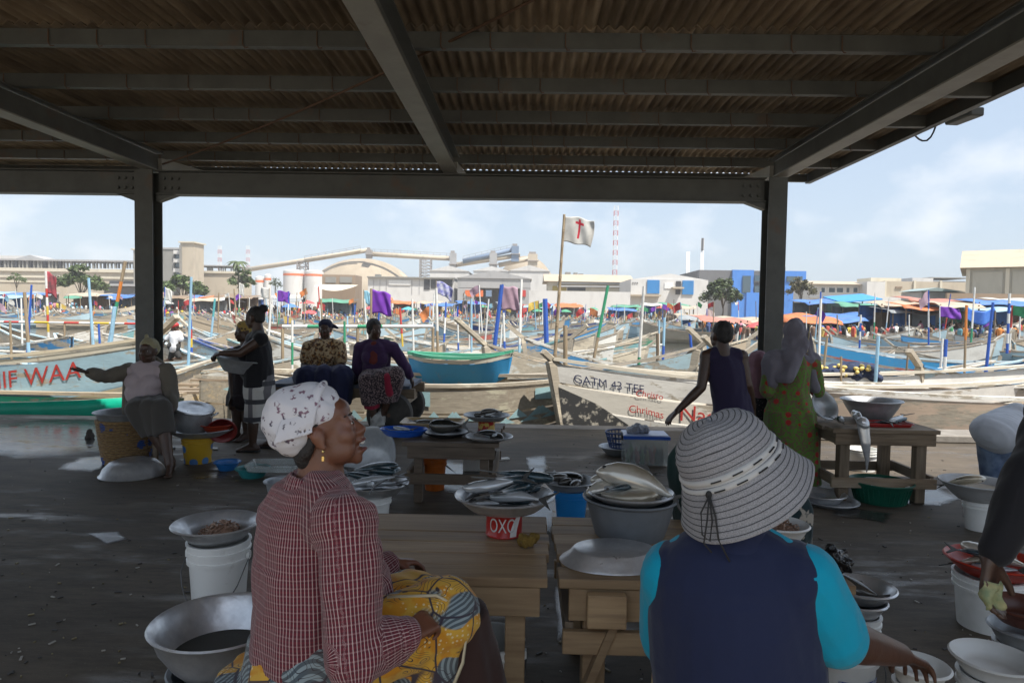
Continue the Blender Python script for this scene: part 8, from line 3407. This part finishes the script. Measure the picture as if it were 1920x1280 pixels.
vessel('basin', 'deep aluminium basin sitting in the blue spotted basket', 'basin', c + Vector((0, 0, H_ - 0.07)), 0.17, 0.27, 0.14, M_alu_dull, 0.02)
c = gnd(250, 889)
t = thing('bowl', 'upturned shiny aluminium bowl on the floor before the spotted basket', 'bowl', c)
part('bowl', MB().lathe([(0.285, 0.0), (0.29, 0.006), (0.275, 0.014), (0.25, 0.07), (0.2, 0.12), (0.14, 0.145), (0.12, 0.14), (0.001, 0.138)], 40, wob=0.008), M_alu, t, auto=45)
c = gnd(371, 866)
M_yb = fabric('yellow_blue_spot_paint', (0.5, 0.3, 0.02), lambda H: H['mix'](H['rng'](H['vor'](8.5, rnd_=0.5), 0.36, 0.33), (0.55, 0.33, 0.02), (0.05, 0.2, 0.5)), 0.4)
t = bucket('yellow bucket with blue spots under the pan at left', c, 0.15, 0.27, M_yb, handle=False)
c2 = c + Vector((0.03, 0, 0.272))
vessel('pan', 'flat aluminium pan holding the pot and red bowls on the yellow bucket', 'pan', c2, 0.2, 0.31, 0.06, M_alu_dull, 0.014)
pt = thing('cooking_pot', 'tilted aluminium cooking pot in the pan at left', 'pot', c2 + Vector((-0.1, 0, 0.07)))
pt.rotation_euler = (R(8), R(12), 0)
part('shell', MB().lathe([(0.001, 0), (0.16, 0), (0.185, 0.03), (0.19, 0.2), (0.2, 0.21), (0.2, 0.216), (0.184, 0.214), (0.175, 0.03), (0.001, 0.015)], 36), M_alu, pt, auto=40)
part('lid', MB().lathe([(0.195, 0.218), (0.19, 0.228), (0.12, 0.232), (0.11, 0.225), (0.001, 0.226)], 36), M_alu, pt, auto=40)
for sx in (-1, 1):
    part('handle', MB().tube([(sx * 0.19, -0.05, 0.18), (sx * 0.235, -0.035, 0.21), (sx * 0.235, 0.035, 0.21), (sx * 0.19, 0.05, 0.18)], 0.009, 6), M_alu, pt, smooth=True)
M_redp = flat('dark_red_plastic', (0.22, 0.02, 0.02), 0.35)
vessel('bowl', 'dark red bowl tipped against the cooking pot', 'bowl', c2 + Vector((0.2, 0.05, 0.1)), 0.07, 0.12, 0.09, M_redp, tilt=(R(115), 0, R(20)))
vessel('bowl', 'orange red bowl under the dark red one in the pan', 'bowl', c2 + Vector((0.17, -0.01, 0.035)), 0.09, 0.14, 0.07, flat('orange_red_plastic', (0.42, 0.05, 0.02), 0.35))
vessel('bowl', 'small blue bowl on the floor right of the yellow bucket', 'bowl', gnd(426, 880), 0.075, 0.105, 0.065, flat('blue_plastic', (0.02, 0.16, 0.45), 0.35))
c = gnd(474, 893)
vessel('bowl', 'teal bowl under the clear tray left of the headwrap', 'bowl', c, 0.1, 0.135, 0.07, flat('teal_plastic', (0.03, 0.25, 0.26), 0.35))
M_clear = mat('clear_plastic', (0.75, 0.8, 0.78), 0.15, trans=0.55, alpha=0.55)


def tray(lab, c, w, d, h, m, rz=0.0, tilt=0.0, th=0.012):
    t = thing('tray', lab, 'tray', c, rz)
    t.rotation_euler = (tilt, 0, rz)
    mb = MB()
    n = 32
    rings = []
    for k_, z_ in ((0.9, 0.0), (1.0, h), (1.04, h), (1.04, h - 0.006), (0.985, h - 0.004), (0.88, 0.008)):
        ring = []
        for i in range(n):
            a = 2 * PI * i / n
            cx_, sy_ = math.cos(a), math.sin(a)
            q = 0.22
            ring.append((w / 2 * k_ * math.copysign(abs(cx_) ** q, cx_), d / 2 * k_ * math.copysign(abs(sy_) ** q, sy_), z_))
        rings.append(ring)
    vs = [p for r_ in rings for p in r_]
    fs = [(j * n + i, j * n + (i + 1) % n, (j + 1) * n + (i + 1) % n, (j + 1) * n + i) for j in range(5) for i in range(n)]
    fs += [tuple(range(n))[::-1], tuple(5 * n + i for i in range(n))]
    mb.add(vs, fs)
    part('tray', mb, m, t, auto=40)
    return t


tray('clear plastic tray on the teal bowl left of the headwrap', c + Vector((0.2, 0.0, 0.075)), 0.46, 0.34, 0.06, M_clear, 0.1)
vessel('basket', 'grey wire basket just left of the plaid shoulder', 'basket', gnd(530, 935), 0.1, 0.13, 0.14, M_alu_dull)

# behind the woman in plaid: bucket with mackerel, leaning basin
c = gnd(694, 989)
bucket('white bucket under the mackerel basin right of the headwrap', c, 0.145, 0.255, M_white_plastic, handle=False)
c2 = c + Vector((0.02, 0, 0.257))
vessel('basin', 'aluminium basin of mackerel on the bucket right of the headwrap', 'basin', c2, 0.18, 0.235, 0.06, M_alu, 0.016)
plate_of_fish(c2, 0.2, 11, ('mack', 'mackb'), 'dark silver mackerel piled in the basin right of the headwrap', 8, 0.05, 1.15)
vessel('basin', 'empty grey basin leaning on its edge behind the mackerel basin', 'basin', gnd(700, 925) + Vector((0, 0, 0.22)), 0.16, 0.3, 0.14, M_alu_dull, 0.015, tilt=(R(50), R(-38), 0))
c = gnd(918, 1335)
bucket('white bucket with orange print under the table right of the velvet skirt', c, 0.125, 0.3, M_white_plastic, label_m=flat('orange_bucket_print', (0.5, 0.3, 0.04)))

# on the bench
B = 0.507
M_bluep = mat('bright_blue_plastic', (0.015, 0.1, 0.5), 0.3)
c = gnd(757, 816, B)
vessel('bowl', 'oval bright blue tray with a few fish at the left end of the bench', 'tray', c, 0.15, 0.19, 0.045, M_bluep, 0.012, sy=0.7)
plate_of_fish(c, 0.12, 4, 'small', 'small fish in the oval blue tray', 11, 0.02)
tray('cream rectangular tray at the back of the bench', gnd(812, 795, B), 0.56, 0.36, 0.035, flat('cream_plastic', (0.5, 0.36, 0.2), 0.4))
plate_of_fish(gnd(800, 795, B), 0.12, 2, 'dark', 'dark fish lying in the cream tray', 12, 0.02, 0.6)
c = gnd(836, 817, B)
vessel('plate', 'black plate with a large curled dark fish in the middle of the bench', 'plate', c, 0.13, 0.17, 0.025, flat('black_plastic', (0.015, 0.015, 0.017), 0.3))
t = fish('dark', c + Vector((0, 0, 0.08)), 0.1, 'large dark fish curled upright on the black plate', None, (R(80), 0, ), 1.05)
c = gnd(917, 824, B)
vessel('plate', 'shallow metal plate of cut fish at the right end of the bench', 'plate', c, 0.13, 0.175, 0.02, M_alu)
plate_of_fish(c, 0.12, 4, ('small', 'dark'), 'pieces of fish on the metal plate at the bench end', 13, 0.02, 0.7)
c = gnd(912, 807, B)
t = thing('tin', 'printed red and yellow tin under the raised plate on the bench', 'tin', c)
part('can', MB().lathe([(0.001, 0), (0.075, 0), (0.077, 0.004), (0.075, 0.008), (0.075, 0.092), (0.077, 0.096), (0.001, 0.098)], 28), fabric('red_yellow_tin', (0.4, 0.05, 0.03), lambda H: H['mix'](H['rng'](H['noise'](24, 2), 0.5, 0.53), (0.36, 0.02, 0.02), (0.55, 0.4, 0.1)), 0.35), t, auto=40)
vessel('plate', 'raised metal plate of fish heads on the printed tin', 'plate', c + Vector((0, 0, 0.1)), 0.14, 0.185, 0.03, M_alu_dull)
plate_of_fish(c + Vector((0, 0, 0.1)), 0.13, 5, ('small', 'dark', 'mackb'), 'fish heads and tails on the raised plate', 14, 0.025, 0.75)
bucket('orange bucket standing under the bench', gnd(815, 916), 0.1, 0.3, flat('orange_plastic', (0.6, 0.14, 0.01), 0.4), handle=False)
part_ = thing('box', 'white plastic box under the right end of the bench', 'box', gnd(888, 880))
part('shell', MB().box((0, 0, 0.07), (0.2, 0.2, 0.14)), M_white_plastic, part_, bev=0.012)

# blue bucket with a bowl of black fish
c = gnd(1070, 971)
bucket('bright blue bucket behind the gap between the two tables', c, 0.128, 0.225, mat('sky_blue_plastic', (0.01, 0.2, 0.52), 0.35), handle=False)
c2 = c + Vector((-0.02, 0, 0.228))
vessel('bowl', 'metal bowl of black fish on the bright blue bucket', 'bowl', c2, 0.14, 0.19, 0.055, M_alu_dull)
plate_of_fish(c2, 0.14, 4, 'dark', 'blackish fish in the bowl on the blue bucket', 15, 0.05, 0.95)

# storage box
c = gnd(1212, 873)
sb = thing('storage_box', 'clear storage box of bottles with blue rimmed lid by the quay', 'box', c + Vector((0, 0.15, 0)), -0.03)
w_, d_, h_ = 0.44, 0.3, 0.28
for x, y, dx, dy in ((0, -d_ / 2, w_, 0.006), (0, d_ / 2, w_, 0.006), (-w_ / 2, 0, 0.006, d_ - 0.008), (w_ / 2, 0, 0.006, d_ - 0.008)):
    part('side', MB().box((x, y, h_ / 2 + 0.008), (dx, dy, h_)), M_clear, sb)
part('floor', MB().box((0, 0, 0.004), (w_, d_, 0.006)), M_clear, sb)
part('lid', MB().box((0, 0, h_ + 0.024), (w_ + 0.03, d_ + 0.03, 0.028)), flat('pale_blue_lid', (0.4, 0.47, 0.65), 0.35), sb, bev=0.008)
part('lid_rim', MB().box((0, -d_ / 2 - 0.018, h_ + 0.012), (w_ + 0.04, 0.012, 0.032)), M_bluep, sb)
for sx in (-1, 1):
    part('clip', MB().box((sx * (w_ / 2 + 0.016), 0, h_), (0.014, 0.09, 0.07)), M_black, sb, bev=0.004)
q = random.Random(8)
for i in range(16):
    cn, cc = q.choice((('red', (0.5, 0.05, 0.03)), ('green', (0.1, 0.3, 0.1)), ('blue', (0.05, 0.1, 0.35)), ('black', (0.02, 0.02, 0.02)), ('amber', (0.5, 0.3, 0.05)), ('crimson', (0.45, 0.06, 0.08))))
    bo = thing('bottle', f'{cn} bottle inside the clear storage box', 'bottle', c + Vector((-0.18 + 0.05 * (i % 8), 0.07 + 0.12 * (i // 8), 0.012)), 0, 'bottles in the storage box')
    hh = q.uniform(0.12, 0.2)
    part('bottle', MB().lathe([(0.001, 0), (0.022, 0), (0.023, hh * 0.65), (0.01, hh * 0.82), (0.01, hh), (0.001, hh)], 10), flat('bottle_%d' % int(cc[0] * 100 + cc[2] * 1000), cc, 0.25), bo, smooth=True)
mb = MB()
for i in range(9):
    mb.ell(c + Vector((-0.07 + q.uniform(-0.07, 0.07), 0.13 + q.uniform(-0.05, 0.05), h_ + 0.075 + q.uniform(-0.02, 0.03))), (0.06, 0.05, 0.04), n=10, m=7)
o = blob('plastic_bag', mb, 0.009, mat('grey_polythene', (0.3, 0.31, 0.35), 0.3, bump=0.3, bscale=30), None, smooth=1, folds=0.007, fscale=50, faxis=(1, 1, 1))
tag(o, 'crumpled grey plastic bag on the lid of the clear box', 'bag')
c = gnd(1158, 852)
vessel('bowl', 'pale bowl under the blue basket left of the clear box', 'bowl', c, 0.12, 0.19, 0.08, M_alu_dull)
t = thing('basket', 'open dark blue plastic basket in the pale bowl left of the clear box', 'basket', c + Vector((0.03, 0, 0.09)))
M_dbp = flat('dark_blue_plastic', (0.02, 0.06, 0.2), 0.4)
for zz, rr in ((0.0, 0.12), (0.06, 0.14), (0.12, 0.16), (0.165, 0.17)):
    part('hoop', MB().tube([Vector((rr * math.cos(2 * PI * i / 28), rr * math.sin(2 * PI * i / 28), zz)) for i in range(29)], 0.009, 6), M_dbp, t, smooth=True)
mb = MB()
for i in range(24):
    a = 2 * PI * i / 24
    mb.tube([(0.12 * math.cos(a), 0.12 * math.sin(a), 0), (0.17 * math.cos(a), 0.17 * math.sin(a), 0.165)], 0.006, 5)
part('ribs', mb, M_dbp, t)['kind'] = 'stuff'

# right table and what stands round it
T2 = 0.632
c = gnd(1638, 788, T2)
vessel('basin', 'large grey basin standing at the back of the right table', 'basin', c + Vector((0, 0.05, 0.01)), 0.15, 0.245, 0.16, M_alu_dull, 0.018)
vessel('basin', 'grey basin tipped on edge at the left end of the right table', 'basin', gnd(1556, 795, T2) + Vector((0, 0.25, 0.1)), 0.075, 0.12, 0.08, M_alu_dull, tilt=(R(55), R(35), 0))
c = gnd(1658, 797, T2)
tray('red tray of fish on the right table', c, 0.4, 0.24, 0.03, flat('red_plastic', (0.4, 0.03, 0.03), 0.35))
plate_of_fish(c + Vector((0.06, 0, 0)), 0.12, 4, 'mack', 'silver fish in the red tray on the right table', 17, 0.03, 0.9)
fish('mack', gnd(1575, 800, T2) + Vector((0, 0, 0.06)), 1.2, 'fat silver fish at the front edge of the right table', None, (0.4, 0.2), 1.1)
mb = MB()
pts = [at(1600, 775, 5.95), at(1610, 782, 5.8), at(1618, 793, 5.71), at(1623, 830, 5.69), at(1626, 860, 5.69), at(1625, 884, 5.7)]
for a, b, ra, rb in zip(pts, pts[1:], (0.035, 0.05, 0.055, 0.045, 0.022), (0.05, 0.055, 0.045, 0.022, 0.008)):
    mb.cap(a, b, ra, rb, 12, sq=0.45, hint=(0, 1, 0))
o = blob('ribbon_fish', mb, 0.006, mat('silver_ribbon_fish', (0.62, 0.63, 0.63), 0.2, 0.5, c2=(0.45, 0.46, 0.48), scale=12), None, smooth=4)
tag(o, 'long silver ribbon fish hanging over the front of the right table', 'fish')
c = gnd(1650, 938)
t = thing('basket', 'green plastic basket tub under the right table', 'basket', c)
M_grp = flat('dark_green_plastic', (0.01, 0.12, 0.075), 0.35)
part('shell', MB().lathe([(0.001, 0), (0.2, 0), (0.235, 0.14), (0.255, 0.16), (0.262, 0.17), (0.25, 0.176), (0.225, 0.14), (0.19, 0.01), (0.001, 0.01)], 36), M_grp, t, auto=40)
mb = MB()
for i in range(36):
    a = 2 * PI * i / 36
    mb.tube([(0.2 * math.cos(a), 0.2 * math.sin(a), 0.01), (0.237 * math.cos(a), 0.237 * math.sin(a), 0.135)], 0.005, 4)
part('ribs', mb, M_grp, t)['kind'] = 'stuff'
vessel('plate', 'pale plate lying in the green basket tub', 'plate', c + Vector((0.03, 0, 0.12)), 0.1, 0.17, 0.02, M_white_plastic)
bucket('white bucket standing behind the right table legs', gnd(1615, 880), 0.15, 0.22, M_white_plastic, handle=False)
vessel('pan', 'shallow metal pan on the floor left of the right table', 'pan', gnd(1540, 940), 0.13, 0.18, 0.06, M_alu)
vessel('pan', 'flat pan with brown rim under the shallow metal pan', 'pan', gnd(1560, 946) + Vector((0, 0.02, 0)), 0.17, 0.2, 0.02, M_alu_dull)
c = gnd(1836, 991)
bucket('white bucket under the white basin at right', c, 0.11, 0.22, M_white_plastic, handle=False)
c2 = c + Vector((-0.03, 0, 0.223))
vessel('basin', 'wide white enamel basin with milky water at right', 'basin', c2, 0.12, 0.24, 0.12, mat('grey_white_enamel', (0.5, 0.51, 0.52), 0.3, c2=(0.38, 0.39, 0.4), scale=8), 0.014)
wo = part('water', MB().lathe([(0.19, 0.0), (0.001, 0.001)], 36, c2 + Vector((0, 0, 0.085))), mat('milky_water', (0.45, 0.38, 0.28), 0.1))
tag(wo, 'milky brown water in the white enamel basin at right', 'water')
fish('pale', c2 + Vector((-0.14, -0.05, 0.15)), 2.5, 'pale fish lying over the rim of the white enamel basin', None, (0.5, 0.35), 0.8)

# right foreground
c = gnd(1850, 1172)
bucket('white bucket under the red basin beside the dark sleeve', c, 0.155, 0.27, M_white_plastic, handle=False)
c2 = c + Vector((0.02, 0, 0.273))
vessel('basin', 'red plastic basin of fish beside the dark sleeve', 'basin', c2, 0.14, 0.205, 0.06, flat('bright_red_plastic', (0.5, 0.04, 0.02), 0.35), 0.014)
plate_of_fish(c2, 0.15, 5, ('mack', 'pale'), 'fish lying in the red basin at right', 19, 0.045, 0.85)
for i, (px, py, Y, r_, lab, m) in enumerate(((1862, 1252, 2.35, 0.12, 'white enamel plate nearest the bottom right corner', M_white_plastic), (1722, 1268, 2.2, 0.08, 'small white bowl under the reaching hand', M_white_plastic),
                                              (1915, 1195, 2.6, 0.1, 'grey bowl under the brown bowl at the right edge', M_alu_dull), (1608, 1140, 2.95, 0.105, 'clear rimmed bowl with a dark fish beside the turquoise sleeve', M_alu))):
    p = at(px, py, Y)
    bucket(['white bucket holding up the enamel plate at bottom right', 'white bucket below the small white bowl', 'white bucket below the bowls at the right edge', 'white bucket below the bowl beside the turquoise sleeve'][i], Vector((p.x, p.y, 0)), r_ * 0.85, p.z - 0.02, M_white_plastic, handle=False)
    vessel('bowl', lab, 'bowl', p + Vector((0, 0, -0.018)), r_ * 0.75, r_, 0.045, m, 0.012)
p = at(1608, 1140, 2.95)
vessel('bowl', 'second bowl stacked on the one beside the turquoise sleeve', 'bowl', p + Vector((0.02, 0.02, 0.03)), 0.08, 0.13, 0.05, M_alu, 0.012)
fish('dark', p + Vector((0.0, 0.02, 0.085)), -0.6, 'thick dark fish in the bowl beside the turquoise sleeve', None, (0.4, 0.25), 0.7)
p = at(1918, 1180, 2.6)
vessel('bowl', 'brown bowl of milk at the right edge', 'bowl', p + Vector((0, 0, 0.03)), 0.08, 0.11, 0.05, flat('brown_plastic', (0.13, 0.045, 0.03), 0.35))
c = gnd(1575, 1345)
bucket('white bucket with blue printed label below the turquoise sleeve', c, 0.125, 0.34, M_white_plastic, label_m=fabric('blue_label_print', (0.1, 0.15, 0.4), lambda H: H['mix'](H['rng'](H['noise'](30, 2), 0.48, 0.52), (0.45, 0.5, 0.62), (0.06, 0.12, 0.4)), 0.4))
c = gnd(1462, 1008, TH)
vessel('basin', 'white rimmed basin of shrimps right of the sun hat brim', 'basin', c, 0.08, 0.11, 0.05, M_white_plastic, 0.01)
heap('shrimps', 'pinkish shrimp heap in the basin by the sun hat brim', c + Vector((0, 0, 0.02)), 0.085, 0.06, M_shrimp, 5, 110, 0.015)
mb = MB()
c = gnd(1572, 1072, TH)
for i in range(8):
    mb.ell(c + Vector((rnd.uniform(-0.04, 0.04), rnd.uniform(-0.03, 0.03), 0.03 + rnd.uniform(0, 0.04))), (0.03, 0.025, 0.03), n=8, m=6)
o = blob('plastic_bag', mb, 0.006, mat('black_polythene', (0.012, 0.012, 0.013), 0.22), None, smooth=1, folds=0.006, fscale=70, faxis=(1, 1, 1))
tag(o, 'crumpled black plastic bag on the table corner beside the turquoise sleeve', 'bag')
# the basin in the standing woman's hands
c = at(450, 697, 7.42)
t = vessel('basin', 'wide grey basin held by the standing woman in black', 'basin', c, 0.17, 0.265, 0.14, M_alu_dull, 0.02, tilt=(0, R(9), 0))
# a stone, scraps and litter
mb = MB()
c = gnd(168, 822)
mb.cap(c + Vector((0, 0, 0.03)), c + Vector((0.0, 0, 0.08)), 0.055, 0.03, 9)
o = blob('stone', mb, 0.012, mat('dark_stone', (0.07, 0.06, 0.05), 0.9, bump=0.3), None, smooth=1, folds=0.006, fscale=40, faxis=(1, 1, 1))
tag(o, 'small dark pointed stone in the wet patch at left', 'stone')
for i, (px, py, lab) in enumerate(((398, 843, 'white plastic scrap behind the yellow bucket'), (945, 862, 'white foam scrap right of the bench'), (905, 852, 'torn white wrapper beside the bench'))):
    c = gnd(px, py)
    o = part('scrap', MB().box((0, 0, 0.012), (0.12, 0.05, 0.024)), M_white_plastic, bev=0.008)
    o.location = c
    o.rotation_euler = (0, 0, 0.5 * i)
    tag(o, lab, 'litter')
mb = MB()
q = random.Random(31)
for i in range(750):
    p = gnd(q.uniform(0, 1920), q.uniform(800, 1279))
    s_ = q.choice((0.006, 0.006, 0.01, 0.016))
    mb.box(p + Vector((0, 0, 0.003)), (s_ * q.uniform(0.6, 2.2), s_ * 0.6, 0.005), q.uniform(0, 3), mi=q.choice((0, 0, 1, 2)))
tag(part('litter', mb, [flat('dark_grit', (0.05, 0.045, 0.04)), flat('pale_grit', (0.38, 0.35, 0.3)), flat('straw_bits', (0.25, 0.2, 0.1))]), 'small scraps, scales and straw scattered on the concrete floor', 'litter', kind='stuff')
# heaped net in the right-hand canoe
mb = MB()
q = random.Random(12)
for i in range(16):
    p = at(q.uniform(1540, 1630), q.uniform(690, 706), 13.4)
    mb.ell(p, (0.25, 0.3, 0.12), n=10, m=6)
net = blob('fishing_net', mb, 0.04, mat('dark_blue_net', (0.03, 0.045, 0.1), 0.9, c2=(0.015, 0.02, 0.04), scale=14, bump=0.6), None, smooth=2, folds=0.03, fscale=9, faxis=(1, 1, 1))
tag(net, 'heaped dark blue fishing net with yellow floats in a canoe at right', 'net')
M_float = flat('yellow_float', (0.6, 0.46, 0.14))
for i in range(34):
    p = at(q.uniform(1535, 1640), q.uniform(684, 704), 13.1 + q.uniform(-0.1, 0.3))
    o = part('net_float', MB().ell((0, 0, 0), (0.055, 0.038, 0.038), n=8, m=6), M_float, net, smooth=True)
    o.location = p
    o.rotation_euler = (0, q.uniform(-0.5, 0.5), q.uniform(0, 3))
# ------------------------------------------------------------------ the bright air over the harbour
hm = bpy.data.materials.new('harbour_haze')
hm.use_nodes = True
hn = hm.node_tree.nodes
hn.clear()
ho = hn.new('ShaderNodeOutputMaterial')
hv = hn.new('ShaderNodeVolumePrincipled')
hv.inputs['Color'].default_value = (0.95, 0.97, 1.0, 1)
hv.inputs['Density'].default_value = 0.0004
hv.inputs['Anisotropy'].default_value = -0.15
hm.node_tree.links.new(hv.outputs['Volume'], ho.inputs['Volume'])
tag(part('haze', MB().box((0, 240, 28.5), (2400, 920, 61)), hm), kind='stuff')

# ------------------------------------------------------------------ labels that several things still share get their place in the picture
ORD = ['leftmost', 'second from left', 'third from left', 'fourth from left', 'fifth from left', 'sixth from left', 'seventh from left', 'eighth from left', 'ninth from left', 'tenth from left']
by = {}
for o in sc.objects:
    if o.parent is None and 'label' in o.keys() and o.get('category') in ('canoe', 'person', 'fish', 'stall', 'umbrella', 'bottle'):
        by.setdefault(o['label'], []).append(o)
for lab, os_ in by.items():
    if len(os_) > 1:
        os_.sort(key=lambda o: px_of(o.location)[0])
        for i, o in enumerate(os_):
            w = ORD[i] if i < len(os_) - 1 and i < len(ORD) else 'rightmost' if i == len(os_) - 1 else 'towards the right'
            o['label'] = (lab + ', ' + w) if len(lab.split()) + len(w.split()) <= 16 else lab
            o['group'] = o.get('group') or lab
